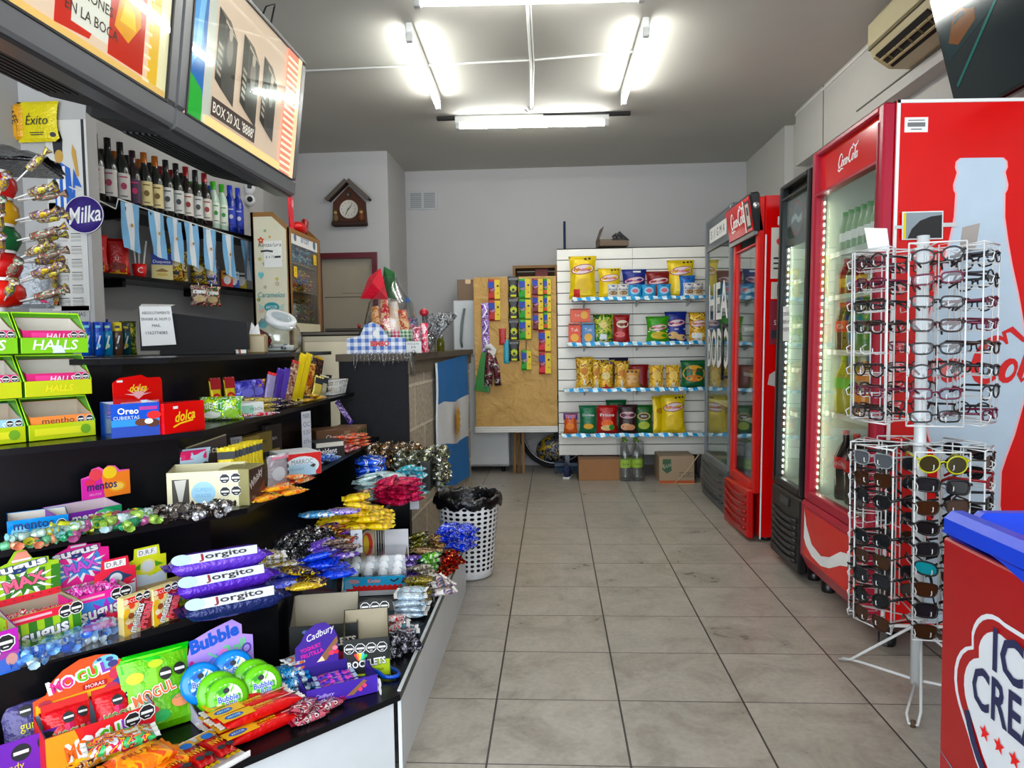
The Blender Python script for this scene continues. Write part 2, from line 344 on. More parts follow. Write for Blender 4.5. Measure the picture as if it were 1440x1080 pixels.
m = MB(); m.box(1.86, YF, 2.54,1.96,5.72, CZ, M_WALL2); m.box(1.856,5.15,2.54,1.86,5.157, CZ, mt('#77776f', 'matte'))
m.box(1.852, YF, CZ-.035,1.86,5.72, CZ-.02, mt('#e4e4de', 'plastic')); m.box(1.853, YF, 2.60,1.86,4.6,2.607, mt('#77776f', 'matte')); struct(m, 'trim_2')
M_TUBE = emis('#fffdf8', 44.0); M_FIT = mt('#d9dad8', 'plastic'); M_DK = mt('#2b2a29', 'matte')
def tube_light(a, b, label, stub=True):
    A, B_ = Vector(a), Vector(b); L_ = (B_-A).length; ang = math.degrees(math.atan2(B_.y-A.y, B_.x-A.x))
    t = thing('tube_light', label, 'light', (A+B_)/2, ang, 'fluorescent tubes on the ceiling')
    h = L_/2
    m = MB(); m.box(-h, -.018,.028, h, .018,.08, M_FIT, .004); m.build('fitting', t)
    m = MB(); m.tube([(-h+.035,0,0),(h-.035,0,0)], .0145, M_TUBE, 10); o = m.build('tube', t); o['label'] = 'glowing white tube'
    for s in (-1,1):
        m = MB(); m.box(s*(h-.035),-.019,-.02, s*h, .019,.03, mt('#b9bab8', 'plastic'),.005); m.build('end_cap', t)
    return t
tube_light((-.65,3.56,2.87),(.46,3.6,2.87), 'wide ceiling tube light at the very top edge of the photo, nearest the camera')
tube_light((-.75,3.94,2.87),(-.775,5.1,2.87), 'ceiling tube light running away from the camera, left one of that pair')
tube_light((.515,3.99,2.87),(.503,5.13,2.87), 'ceiling tube light running away from the camera, right one of that pair')
tube_light((-.72,5.56,2.87),(.44,5.6,2.87), 'crosswise ceiling tube light nearest the back wall')
m = MB(); m.box(-.86,5.55,2.925,-.70,5.59, CZ, M_DK, .004); m.box(.44,5.57,2.925,.60,5.61, CZ, M_DK, .004); m.box(-.70,5.565,2.935,.44,5.59, CZ, M_DK)
tag(m.build('ceiling_batten'), 'dark metal strip on the ceiling above the far tube light', 'batten')
m = MB(); m.box(-.80,3.53,2.93,-.62,3.57, CZ, M_DK, .004)
tag(m.build('ceiling_batten'), 'dark metal strip beside the left end of the nearest tube light', 'batten')
m = MB(); W_ = mt('#dcdcd8', 'plastic')
m.tube([(-.1,2.2,2.94),(-.115,4.6,2.94),(-.14,5.45,2.94)], .009, W_); m.tube([(-.085,2.2,2.94),(-.1,4.6,2.94),(-.125,5.35,2.94)], .006, W_)
m.tube([(-2.2,4.55,2.94),(-.76,4.52,2.94),(-.1,4.5,2.94),(.51,4.42,2.94)], .007, W_)
tag(m.build('cable_conduit'), 'thin white cables crossing on the ceiling between the tube lights', 'cable')
t = thing('cable_junction', 'small tangle of exposed wire connectors on the ceiling above the far tube', 'cable junction', (-.145,5.42,2.935))
m = MB(); m.box(-.02,-.015,-.012,.02,.015,.014, mt('#bdbdb8', 'plastic'),.003); m.build('connector_block', t)
m = MB()
for a in range(5): m.tube([(0,0,0),(.03*math.cos(a*1.3),.02*math.sin(a),-.01),(.06*math.cos(a*1.3),.03*math.sin(a),.008)], .004, M_DK if a % 2 else W_, 5)
m.build('wires', t)
t = thing('wall_vent', 'grey louvred air vent high on the back wall left corner', 'vent', (-1.275,7.25,2.66))
m = MB(); m.box(-.15,-.012,-.09,.15,0,.09, mt('#b9babb', 'plastic'),.004); m.build('frame', t)
for sx in (-1,1):
    m = MB()
    for i in range(8): m.box(sx*.068-.055,-.02,-.072+i*.019, sx*.068+.055,-.012,-.062+i*.019, mt('#8d8f91', 'plastic'))
    m.build('louvre', t)
# ==== STEPPED DISPLAY STAND
BLK = mt('#0c0d10', 'plastic'); BLK.node_tree.nodes['Principled BSDF'].inputs['Roughness'].default_value = .25; BLK.node_tree.nodes['Principled BSDF'].inputs['Specular IOR Level'].default_value = .22
PANEL = mt('#d5dadd', 'plastic'); bump(PANEL.node_tree, PANEL.node_tree.nodes['Principled BSDF'], 25,.05)
U = (.676,.737); N = (.737,-.676); LV = [.24,.485,.725,.97,1.2]
XS = [-.444,-.78,-.965,-1.10,-1.22]; CC = [1.667,2.03,2.20,2.30,2.42]
def corner(x, c): return (x, (.737*x + c)/.676)
def run(dx, yend, L=1.3):
    """edge line: from the near-left end along the slanted front, round the corner, to the far end"""
    i, d = dx; L = .2 if i == 4 and d > -.001 and d < .35 and TOPB else L; x = XS[i]-d; c = CC[i]+d; k = corner(x, c); return [(k[0]-U[0]*L, k[1]-U[1]*L), k, (x, yend)]
def board(i, back, z, th, yend, mat, m, fr=0):
    a = run((i, fr), yend); b = run((i, back), yend); m.prism(a + b[::-1], th, mat, M=T(0,0, z-th))
stand = thing('display_stand', 'black stepped candy display with white front panels, turning a corner along the left side', 'display stand', (-1.0,2.2,0))
def sb(name, m, label=None):
    m.v = [(x+1.0, y-2.2, z) for x, y, z in m.v]; o = m.build(name, stand)
    if label: o['label'] = label
    return o
TOPB = True
ends = [3.53,3.94,3.94,3.94,3.94]; backs = [.42,.36,.28,.34,.30]
for i in range(5):
    m = MB(); board(i, backs[i], LV[i], .018, ends[i], BLK, m); sb('shelf', m)
for i in range(4):
    m = MB(); a = run((i, backs[i]-.012), ends[i]); b = run((i, backs[i]), ends[i]); m.prism(a+b[::-1], LV[i+1]-LV[i]-.018, BLK, M=T(0,0, LV[i])); sb('riser', m)
m = MB(); a = run((0,.022),3.53); b = run((0,.034),3.53); a[2] = (a[2][0]+.018,3.53); a[1] = (a[1][0]+.0, a[1][1])
m.prism([a[0], a[1], b[1], b[0]], LV[0]-.018, PANEL); sb('front_panel', m, 'white front panel of the display')
m = MB(); m.box(-.456,2.0,0,-.446,3.53, LV[0]+.004, PANEL); sb('side_panel', m, 'white side panel of the display')
m = MB(); m.box(-1.5,3.50,0,-.46,3.515, LV[0]-.018, BLK); m.box(-1.5,3.925,0,-.80,3.938, LV[1]-.02, BLK); m.box(-1.5,3.925, LV[1], -.97,3.938, LV[2]-.02, BLK); sb('end_panel', m)
m = MB(); CP = [(-2.6,3.2),(-1.95,3.2),(-1.68,4.58),(-1.68,5.3),(-2.16,5.35),(-2.5,3.52),(-2.22,3.52),(-2.22,3.40),(-2.6,3.40)]; m.prism(CP, .03, BLK, M=T(0,0,1.165)); o = m
ct = thing('back_counter', 'dark counter against the left wall under the bottle shelves', 'counter', (-2.3,3.0,0)); m.v = [(x+2.3, y-3, z) for x, y, z in m.v]; m.build('worktop', ct)
m = MB(); m.prism([(x, y+.01*(y < 3.3)) for x, y in CP], 1.165, mt('#4c4a48', 'matte')); m.v = [(x+2.3, y-3, z) for x, y, z in m.v]; m.build('cabinet_body', ct)
# ==== BLOCK COUNTER WITH FLAG
def brickmat():
    m, nt, p = newmat('cement_blocks'); L = nt.links; p.inputs['Roughness'].default_value = .9
    tc = node(nt, 'ShaderNodeTexCoord'); mp = node(nt, 'ShaderNodeMapping'); mp.inputs['Rotation'].default_value = (0, R(90), R(90)); sp = node(nt, 'ShaderNodeSeparateXYZ'); cb = node(nt, 'ShaderNodeCombineXYZ')
    L.new(tc.outputs['Object'], sp.inputs[0]); L.new(sp.outputs[1], cb.inputs[0]); L.new(sp.outputs[2], cb.inputs[1])
    br = node(nt, 'ShaderNodeTexBrick'); br.inputs['Scale'].default_value = 1; br.inputs['Brick Width'].default_value = .48; br.inputs['Row Height'].default_value = .25; br.inputs['Mortar Size'].default_value = .012
    br.inputs['Color1'].default_value = lin('#b3aa9a'); br.inputs['Color2'].default_value = lin('#a0978a'); br.inputs['Mortar'].default_value = lin('#cfc6b6'); br.inputs['Mortar Smooth'].default_value = .3
    nz = node(nt, 'ShaderNodeTexNoise'); nz.inputs['Scale'].default_value = 40; nz.inputs['Detail'].default_value = 8; mx = node(nt, 'ShaderNodeMix', data_type='RGBA', blend_type='OVERLAY'); mx.inputs[0].default_value = .6
    L.new(cb.outputs[0], br.inputs['Vector']); L.new(tc.outputs['Object'], nz.inputs['Vector']); L.new(br.outputs['Color'], mx.inputs[6]); L.new(nz.outputs['Fac'], mx.inputs[7]); L.new(mx.outputs[2], p.inputs['Base Color'])
    b = node(nt, 'ShaderNodeBump'); b.inputs['Strength'].default_value = .8; b.inputs['Distance'].default_value = .008; ad = node(nt, 'ShaderNodeMath', operation='MULTIPLY_ADD'); ad.inputs[1].default_value = .6
    L.new(nz.outputs['Fac'], ad.inputs[0]); L.new(br.outputs['Fac'], ad.inputs[2]); L.new(ad.outputs[0], b.inputs['Height']); L.new(b.outputs[0], p.inputs['Normal']); return m
BRICK = brickmat(); RUB = mt('#1b1c20', 'matte'); bump(RUB.node_tree, RUB.node_tree.nodes['Principled BSDF'], 260,1.0,3,.006)
WOODG = mt('#5d554a', 'matte')
ct = thing('service_counter', 'grey cement block counter with a worn plank top and black textured end panel', 'counter', (-.95,4.6,0))
def cv(m, name, label=None):
    m.v = [(x+.95, y-4.6, z) for x, y, z in m.v]; o = m.build(name, ct)
    if label: o['label'] = label
    return o
m = MB(); m.prism([(-.80,3.975),(-.715,6.15),(-1.12,6.15),(-1.17,3.975)], 1.065, BRICK); cv(m, 'block_wall', 'grey cement block side')
m = MB(); m.box(-1.185,3.955,0,-.80,3.975,1.15, RUB); cv(m, 'end_panel', 'black textured end panel')
m = MB(); m.prism([(-.79,3.965),(-.70,6.17),(-1.13,6.17),(-1.18,3.965)], .075, mt('#6b6152', 'matte'), M=T(0,0,1.066)); cv(m, 'edge_board', 'brown board under the top')
m = MB(); m.prism([(-.775,3.945),(-.685,6.2),(-1.15,6.2),(-1.2,3.945)], .04, WOODG, M=T(0,0,1.142)); cv(m, 'top_plank')
m = MB(); random.seed(3)
for i in range(16):
    x = -1.10+.02*i; m.tube([(x, 3.935,1.187),(x+.01,3.925,1.165+random.uniform(-.015,.01)),(x+random.uniform(-.01,.02),3.92,1.12+random.uniform(-.03,.03))], random.uniform(.004,.009), FILM, 5)
for i in range(6): m.tube([(-.80+.01*i, 3.93,1.187),(-.775,3.935+.02*i, 1.13),(-.775,3.94+.02*i, 1.05+random.uniform(0,.05))], .006, FILM, 5)
cv(m, 'plastic_film', 'crumpled clear film over the edge')
def flagpt(a, b):
    y = 4.6+1.35*a; x = -.80+.085*(y-3.975)/2.175 + .024 + .006*math.sin(a*17)+.004*math.sin(b*9+a*5)
    zt = 1.11+.035*a; zb = .285-.165*a; z = zt+(zb-zt)*b + .012*math.sin(a*9)*(b > .2); return (x, y, z)
fl = thing('flag', 'blue and white Argentine flag with a golden sun on the block counter side', 'flag', (-.77,5.25,0))
FB = mt('#2e74b8', 'matte'); FW = mt('#e8ecf0', 'matte')
m = MB(); nx, nz_ = 26,18; vs = [];
for j in range(nz_+1):
    for i in range(nx+1): x, y, z = flagpt(i/nx, j/nz_); vs.append((x+.77, y-5.25, z))
for j in range(nz_):
    m.add(vs, [(j*(nx+1)+i, j*(nx+1)+i+1,(j+1)*(nx+1)+i+1,(j+1)*(nx+1)+i) for i in range(nx)], FB if j < 6 or j >= 12 else FW, True)
m.build('cloth', fl)
m = MB(); m.gfx(T(.072,-.02,.67) @ SIDER, [('star', 0,0,.17, mt('#d9a520', 'paper'),16,.5),('c', 0,0,.075,.075, mt('#c98a1c', 'paper')),('c', 0,0,.06,.06, mt('#e3b53a', 'paper'))], .002); m.build('sun_emblem', fl)
m = MB(); vs = [flagpt(0, b/10) for b in range(11)]; m.tube([(x+.775, y-5.255, z) for x, y, z in vs], .008, FW, 5); m.build('hem', fl)
t = thing('price_sheet', 'small white handwritten price sheet taped to the top corner of the flag', 'sheet', (-0.76,4.818,1.083))
m = MB(); m.box(0,-.05,-.13,.002,.06,.06, WHITE, M=RX(-6)); m.gfx(T(.002,0,0) @ SIDER, [('t', 0,.03-.028*i, .012, s, INK) for i, s in enumerate(('$ 500', '3 x', '1200', 'PAN'))]); m.build('sheet', t)
# ==== SHELVES ON THE LEFT WALL
WD = (.187,.982); WN = (.982,-.187)
def wpt(s, off, z): return (-2.267+WD[0]*s-WN[0]*off, 3.52+WD[1]*s-WN[1]*off, z)
WANG = math.degrees(math.atan2(WD[1], WD[0]))
for z, nm, off in ((1.97, 'black wall shelf carrying the wine bottles', 0),(1.615, 'black wall shelf carrying the snacks below the wine', -.01)):
    t = thing('display_shelf', nm, 'shelf', wpt(.6,.12, z), WANG, 'black shelves on the left wall')
    m = MB(); m.box(-.62,-.14,-.022,1.25,.12,0, BLK, .002); m.build('board', t)
    for sx in (-.4,.35,1.1):
        m = MB(); m.box(sx-.012,-.1,-.06, sx+.012,.12,-.022, BLK); m.build('bracket', t)
# ==== SLATTED SNACK PANEL
SLW = mt('#faf8f0', 'plastic'); GRV = mt('#1d1b19', 'matte')
sl = thing('slatted_panel', 'white slatted display panel with four shelves of crisp bags in front of the back wall', 'display panel', (.70,6.62,0))
m = MB(); m.box(-.655,.006,.21,.665,.03,2.075, GRV)
z = .20
while z < 2.07:
    z1 = min(z+.0915,2.085); m.box(-.655,-.012, z, .02,.006, z1, SLW, .001); m.box(.022,-.012, z, .665,.006, z1, SLW, .001); z += .0985
m.build('slat_panel', sl)
for x in (-.58,.0,.58):
    m = MB(); m.box(x-.02,.03,0, x+.02,.06,1.9, mt('#54575c', 'metal')); m.box(x-.02,-.1,0, x+.02,.3,.03, mt('#54575c', 'metal')); m.build('leg', sl)
BAG_Z = []
for z, xa in ((1.605,-.53),(1.215,-.58),(.815,-.61),(.42,-.64)):
    m = MB(); m.box(xa, -.29, z-.012,.62,-.012, z, mt('#c8cac6', 'plastic'),.002); s = m.build('shelf', sl); BAG_Z.append(z)
    for x in (-.42,.05,.5):
        m = MB(); m.add([(x-.006,-.012, z-.013),(x-.006,-.26, z-.013),(x-.006,-.012, z-.07),(x+.006,-.012, z-.013),(x+.006,-.26, z-.013),(x+.006,-.012, z-.07)], [(0,1,2),(3,5,4),(0,3,4,1),(1,4,5,2),(2,5,3,0)], mt('#c8cac6', 'plastic')); m.build('bracket', s)
    m = MB(); n = 60; vs = []; A = mt('#3f93c4', 'foil'); B_ = mt('#d5e8ee', 'foil')
    for i in range(n+1):
        x = xa+(.62-xa)*i/n; ph = i*.72+z*5; w = .008*math.sin(ph)
        vs += [(x, -.297+w*.4, z+.012+.004*math.sin(ph)),(x+.012,-.301-w*.4, z-.018+.005*math.sin(ph*1.3))]
    for i in range(n): m.add(vs, [(2*i, 2*i+1,2*i+3,2*i+2)], A if (i//2) % 2 else B_)
    m.build('ribbon_trim', s)['label'] = 'sky blue and white twisted ribbon trim'
# ==== KRAFT PAPER BOARD AND WHAT STANDS BEHIND IT
KR, nt, p = newmat('kraft_paper'); p.inputs['Roughness'].default_value = .6; p.inputs['Base Color'].default_value = lin('#b08a55')
nz = bump(nt, p, 5,.9,6,.05); nz.inputs['Distortion'].default_value = 1.0
mx = node(nt, 'ShaderNodeMix', data_type='RGBA'); mx.inputs[6].default_value = lin('#b08c58'); mx.inputs[7].default_value = lin('#d2b07a'); nt.links.new(nz.outputs['Fac'], mx.inputs[0]); nt.links.new(mx.outputs[2], p.inputs['Base Color'])
kb = thing('paper_covered_board', 'upright board wrapped in brown kraft paper left of the white slatted panel', 'board', (-.34,6.6,0))
m = MB(); m.box(-.375,-.006,.47,.375,.012,1.83, KR, .003); m.build('kraft_sheet', kb)
m = MB(); m.box(-.382,-.010,.415,.375,.012,.47, mt('#e9e9e4', 'plastic'))
for i in range(44):
    for j in range(2): m.poly([(-.37+.0168*i+.003*math.cos(a*PI/3),-.0105,.432+.02*j+.003*math.sin(a*PI/3)) for a in range(6)], GRV)
m.build('perforated_strip', kb)
m = MB(); m.box(-.36,.012,.5,-.33,.05,1.8, mt('#54575c', 'metal')); m.box(.33,.012,.5,.372,.05,1.8, mt('#54575c', 'metal')); m.box(-.36,.012,1.6,.36,.05,1.64, mt('#54575c', 'metal')); m.build('frame', kb)
wf = thing('small_fridge', 'white refrigerator behind the brown paper board', 'refrigerator', (-.69,6.86,0)); WF = mt('#d9dcdd', 'plastic')
m = MB(); m.box(-.25,.03,.05,.26,.36,1.64, WF, .012); m.build('body', wf)
m = MB(); m.box(-.25,-.02,.07,.26,.025,1.10, WF, .01); d = m.build('door', wf)
m = MB(); m.box(-.25,-.02,1.12,.26,.025,1.64, WF, .01); d = m.build('freezer_door', wf)
m = MB(); m.tube([(-.17,-.02,1.2),(-.175,-.05,1.26),(-.165,-.055,1.4),(-.15,-.05,1.5),(-.14,-.02,1.56)], .012, mt('#83888c', 'plastic'),8); m.build('handle', d)
for sx in (-.2,.2):
    m = MB(); m.lathe([(.02,0),(.02,.05)], BLK, 10, T(sx, .06,0)); m.build('foot', wf)
def shutbox(name, label, loc, rz, w, d, h, mat=CARD, cat='cardboard box', tape=True, g=None):
    t = thing(name, label, cat, loc, rz)
    m = MB(); m.box(-w/2,0,0, w/2, d, h, mat, .003)
    if g: m.gfx(FRONT, g, .001)
    m.build('carton', t)
    if tape: m = MB(); m.box(-.025,-.0015, h*.8,.025,0, h, mt('#c9a56c', 'gloss')); m.box(-.025,-.0015, h, .025, d, h+.0012, mt('#c9a56c', 'gloss')); m.build('tape', t)
    return t
shutbox('cardboard_box', 'brown cardboard box on top of the white refrigerator', (-.80,6.9,1.64),4,.2,.22,.2, mt('#7d6650', 'paper'))
t = thing('plank_shelf', 'brown wooden plank box standing behind the top right of the kraft paper board', 'wooden shelf', (-.17,6.84,0))
PK = mt('#8b6e50', 'matte'); m = MB(); m.box(-.20,0,1.93,.22,.3,1.955, PK); m.build('top_board', t)
m = MB(); m.box(-.2,0,1.6,-.175,.405,1.93, PK); m.build('side_board', t); m = MB(); m.box(.195,0,1.6,.22,.405,1.93, PK); m.build('side_board', t)
m = MB(); m.box(-.175,.385,1.6,.195,.405,1.93, mt('#4e3f33', 'matte')); m.build('back_board', t)
shutbox('cardboard_box', 'dark red box inside the plank shelf above the kraft board', (-.1,6.9,1.84),0,.12,.15,.085, mt('#6e161c', 'paper'), tape=False)
m = MB(); m.box(-.2,.02,1.80,.22,.25,1.838, PK); m.v = [(x, y, z) for x, y, z in m.v]; m.build('middle_board', t)
wc = (0.014,7.06,0.361)
t = thing('bicycle_wheel', 'bicycle wheel with a black tyre behind the bottom of the kraft paper board', 'wheel', wc)
def ring(r, n=40): return [(r*math.cos(2*PI*i/n),0, r*math.sin(2*PI*i/n)) for i in range(n)]
rw = wc[2]-.022
m = MB(); m.tube(ring(rw),.021, mt('#161616', 'matte'),8, True); m.build('tyre', t)
m = MB(); m.tube(ring(rw-.028),.009, mt('#9a9c9e', 'metal'),6, True); m.build('rim', t)
m = MB(); m.tube([(0,-.05,0),(0,.05,0)], .02, mt('#8a8c8e', 'metal'),10); m.build('hub', t)
m = MB()
for i in range(24): a = 2*PI*i/24; m.tube([(.018*math.cos(a+.6),(-1)**i*.03,.018*math.sin(a+.6)),((rw-.03)*math.cos(a),0,(rw-.03)*math.sin(a))], .0016, mt('#9a9c9e', 'metal'),4)
m.build('spokes', t)
for i, (u, tilt) in enumerate(((725,3),(731,1),(737,-2))):
    t = thing('wooden_plank', ('narrow wooden plank leaning behind the kraft board, left one of three', 'narrow wooden plank leaning behind the kraft board, middle one of three', 'narrow wooden plank leaning behind the kraft board, right one of three')[i], 'plank', (-.375+.043*i, 6.78,0),0, 'planks behind the kraft board')
    m = MB(); m.box(-.014,0,0,.014,.02,.9, mt(('#8a6a45', '#6f5538', '#94785a')[i], 'matte'),.002, M=RY(tilt*.4)); m.build('plank', t)
t = thing('dark_bag', 'crumpled dark and pale sack lying behind the bicycle wheel', 'bag', (.02,7.17,0))
m = MB(); random.seed(5)
m.ball((0,0,.16),.2,.055,.16, pr(['#1b1a1c', '#8d8f92', '#2a292b', '#c2a24a'], 'foil', 14),14,8); m.build('sack', t)
t = thing('broom', 'broom with a dark blue handle standing up behind the slatted panel', 'broom', (.118,6.76,0))
m = MB(); m.tube([(0,0,.1),(0,.0,2.34)], .012, mt('#23344e', 'plastic'),8); m.build('handle', t)
m = MB(); m.box(-.12,-.02,.07,.12,.02,.11, mt('#23344e', 'plastic'),.006); m.build('head', t)
m = MB()
for i in range(24): m.tube([(-.115+.01*i, 0,.07),(-.115+.01*i+random.uniform(-.01,.01), random.uniform(-.02,.02),0)], .004, mt('#3b5778', 'matte'),4)
m.build('bristles', t)
t = thing('open_box', 'open cardboard box with raised flaps on top of the slatted panel', 'cardboard box', (.55,6.65,2.086),6)
B1 = mt('#75665a', 'matte'); m = MB(); m.box(-.13,-.06,0,.13,-.055,.06, B1); m.box(-.13,.15,0,.13,.155,.06, B1); m.box(-.13,-.06,0,-.125,.155,.06, B1); m.box(.125,-.06,0,.13,.155,.06, B1); m.box(-.13,-.06,0,.13,.155,.004, B1); m.build('carton', t)
for M_, s in ((T(-.13,0,.06) @ RY(20),.12),(T(.06,0,.06) @ RY(-35),.07)):
    m = MB(); m.box(-.004,-.06,0,0,.15, s, B1, M=M_); m.build('flap', t)
m = MB(); m.add([(-.02,-.06,.05),(.14,-.06,.05),(.05,-.06,.13),(-.02,.15,.05),(.14,.15,.05),(.05,.15,.13)], [(0,1,2),(3,5,4),(0,2,5,3),(1,4,5,2),(0,3,4,1)], mt('#1a1a1b', 'foil')); m.build('black_liner', t)
shutbox('cardboard_box', 'plain brown cardboard box on the floor under the slatted panel', (.395,6.42,0),0,.36,.2,.19, mt('#9a6f4a', 'paper'), tape=False)
shutbox('cardboard_box', 'printed cardboard box with a green logo on the floor beside the grey cooler', (1.055,6.28,0),0,.30,.3,.235, mt('#a18d76', 'paper'), tape=False,
  g=[('r', 0,.012,.298,.024, mt('#b0562f', 'paper')),('p', [(-.12,.21),(-.05,.21),(-.045,.11),(-.085,.085),(-.125,.12)], mt('#3b5b41', 'paper')),('t', -.085,.155,.035, 'Eco', mt('#b9b49c', 'paper'), {'rot': 20}),('r', .08,.075,.11,.04, INK),('r', .08,.075,.104,.034, mt('#a18d76', 'paper')),('t', .08,.075,.02, '12 UN', INK)])
t = thing('string_loop', 'thin pale stick and cord leaning on the printed cardboard box by the grey fridge', 'cord', (1.1,6.22,0))
m = MB(); m.tube([(-.08,0,.006),(.03,-.005,.12),(.14,0,.27)], .004, mt('#c9b493', 'matte')); m.tube([(-.08,0,.006),(.04,-.01,.006),(.14,-.02,.012)], .004, mt('#c9b493', 'matte')); m.build('cord', t)
t = thing('blue_shoe', 'dark blue and white object on the floor at the left foot of the slatted panel', 'shoe', (.12,6.56,0),80)
m = MB(); m.ball((0,0,.04),.1,.035,.04, mt('#1f2a4a', 'matte'),12,6); m.ball((-.05,0,.08),.045,.032,.05, mt('#1f2a4a', 'matte'),10,6); m.build('upper', t)
m = MB(); m.box(-.1,-.034,0,.1,.034,.02, WHITE, .01); m.build('sole', t)
t = thing('bottle_pack', 'shrink-wrapped pack of large clear bottles with lime labels on the floor under the slatted panel', 'bottle pack', (0.681,6.371,0),2)
for i, (x, y) in enumerate(((-.052,.05),(.052,.05),(-.052,.155),(.052,.155))):
    m = MB(); m.lathe([(.001,.002),(.045,.004),(.05,.03),(.05,.2),(.047,.24),(.02,.31),(.014,.33),(.014,.35)], PET, 14, T(x, y, 0)); b = m.build('bottle', t)
    m = MB(); m.lathe([(.0505,.12),(.0505,.19)], mt('#b7dc2c', 'paper'),14, T(x, y, 0)); m.text('Lima', INK, T(x, y-.052,.155) @ FRONT, h=.02); m.build('label', b)
    m = MB(); m.lathe([(.016,.35),(.016,.365),(.001,.367)], mt('#7fae2a', 'plastic'),12, T(x, y, 0)); m.build('cap', b)
m = MB(); m.prism([(-.105,.0),(-.09,-.004),(.09,-.004),(.105,0),(.108,.2),(-.108,.2)], .345, FILM); m.build('film', t)
# ==== PERFORATED BIN
bn = thing('waste_bin', 'white perforated plastic bin lined with a black bag at the end of the candy display', 'bin', (-.46,3.79,0))
PW = mt('#e9ebec', 'plastic'); m = MB(); rows, cols = 14,26; z0, z1 = .045,.395
def brad(z): return .125+.038*z/.42
for j in range(rows):
    for i in range(cols):
        cz0 = z0+(z1-z0)*j/rows; cz1 = z0+(z1-z0)*(j+1)/rows; a0 = 2*PI*(i+.5*(j % 2)*0)/cols; a1 = a0+2*PI/cols; am = (a0+a1)/2; zm = (cz0+cz1)/2
        out = [(a0, cz0),(am, cz0),(a1, cz0),(a1, zm),(a1, cz1),(am, cz1),(a0, cz1),(a0, zm)]
        inn = [(am+(a1-a0)*.34*math.cos(-3*PI/4+k*PI/4), zm+(cz1-cz0)*.33*math.sin(-3*PI/4+k*PI/4)) for k in range(8)]
        vs = [(brad(z)*math.cos(a), brad(z)*math.sin(a), z) for a, z in out+inn]; m.add(vs, [(k, (k+1) % 8,8+(k+1) % 8,8+k) for k in range(8)], PW)
m.lathe([(.001,.004),(.115,.004),(brad(0),.012),(brad(z0), z0)], PW, 26); m.lathe([(brad(z1), z1),(brad(.42)+.002,.42),(brad(.42)+.012,.424),(brad(.42)+.01,.415)], PW, 26); m.build('basket', bn)
m = MB(); random.seed(11); BB = mt('#0e0e11', 'foil'); vs = []; n = 40; prof = [(.13,.02,0),(.14,.3,.2),(.158,.42,.5),(.176,.44,1),(.186,.425,1.2),(.19,.395,1.6),(.181,.385,1.6)]
for r, z, w in prof:
    for k in range(n): a = 2*PI*k/n; vs.append(((r-.006+.004*w*math.sin(k*2.9))*math.cos(a),(r-.006+.004*w*math.sin(k*2.9))*math.sin(a), z+.008*w*math.sin(k*1.7+r*40)))
m.add(vs, [(j*n+k, j*n+(k+1) % n, (j+1)*n+(k+1) % n, (j+1)*n+k) for j in range(len(prof)-1) for k in range(n)], BB, True)
m.poly([(.128*math.cos(2*PI*k/24),.128*math.sin(2*PI*k/24),.03) for k in range(24)], BB); m.build('bin_bag', bn)
# ==== LETTERING THAT IS DRAWN, NOT TYPED
def arc(cx, cy, rx, ry, a0, a1, n=10, w0=1, w1=1, wm=None):
    o = []
    for i in range(n+1):
        t = i/n; a = R(a0+(a1-a0)*t); w = w0+(w1-w0)*t
        if wm: w += (wm-(w0+w1)/2)*math.sin(PI*t)
        o.append((cx+rx*math.cos(a), cy+ry*math.sin(a), w))
    return o
COLA = [arc(.52,.48,.34,.52,40,325,16,.4,.5,1.5), [(.80,.82,.5),(.86,.7,1.2),(.80,.62,.4)], [(.30,.02,.4),(.2,-.18,1.2),(.5,-.3,1.4),(.95,-.2,.9),(1.35,-.28,.3)],
        arc(1.0,.22,.15,.23,0,360,14,.5,.5,1.3), arc(1.42,.22,.15,.23,40,320,12,.6,.5,1.4), arc(1.78,.22,.15,.23,20,340,12,.5,.5,1.3), [(1.95,.48,1.1),(1.92,.2,1.2),(1.98,.0,.8),(2.1,.1,.3)],
        [(2.08,.24,1),(2.22,.27,1)], arc(2.62,.48,.34,.52,50,325,16,.4,.5,1.5), [(2.86,.85,.5),(2.7,1.12,.8),(2.85,1.2,1.1),(3.2,.95,.9),(3.6,1.0,1.1),(3.85,1.25,.4)],
        arc(3.10,.22,.15,.23,0,360,14,.5,.5,1.3), [(3.38,.1,.8),(3.40,.5,1.1),(3.52,.95,.6),(3.46,.99,.5),(3.38,.8,.8),(3.38,.12,1.1),(3.46,-.01,.8),(3.56,.1,.3)],
        arc(3.76,.22,.15,.23,20,340,12,.5,.5,1.3), [(3.93,.48,1.1),(3.90,.2,1.2),(3.96,.0,.9),(4.12,.12,.3)]]
def cola(mb, M, mat, w, x=0, y=0):
    k = w/4.1
    for j, st in enumerate(COLA): mb.ribbon([(x-w/2+(p[0]+p[1]*.28)*k, y+(p[1]-.35)*k, p[2]) for p in st], .13*k, mat, M @ T(0,0,.0001*j))
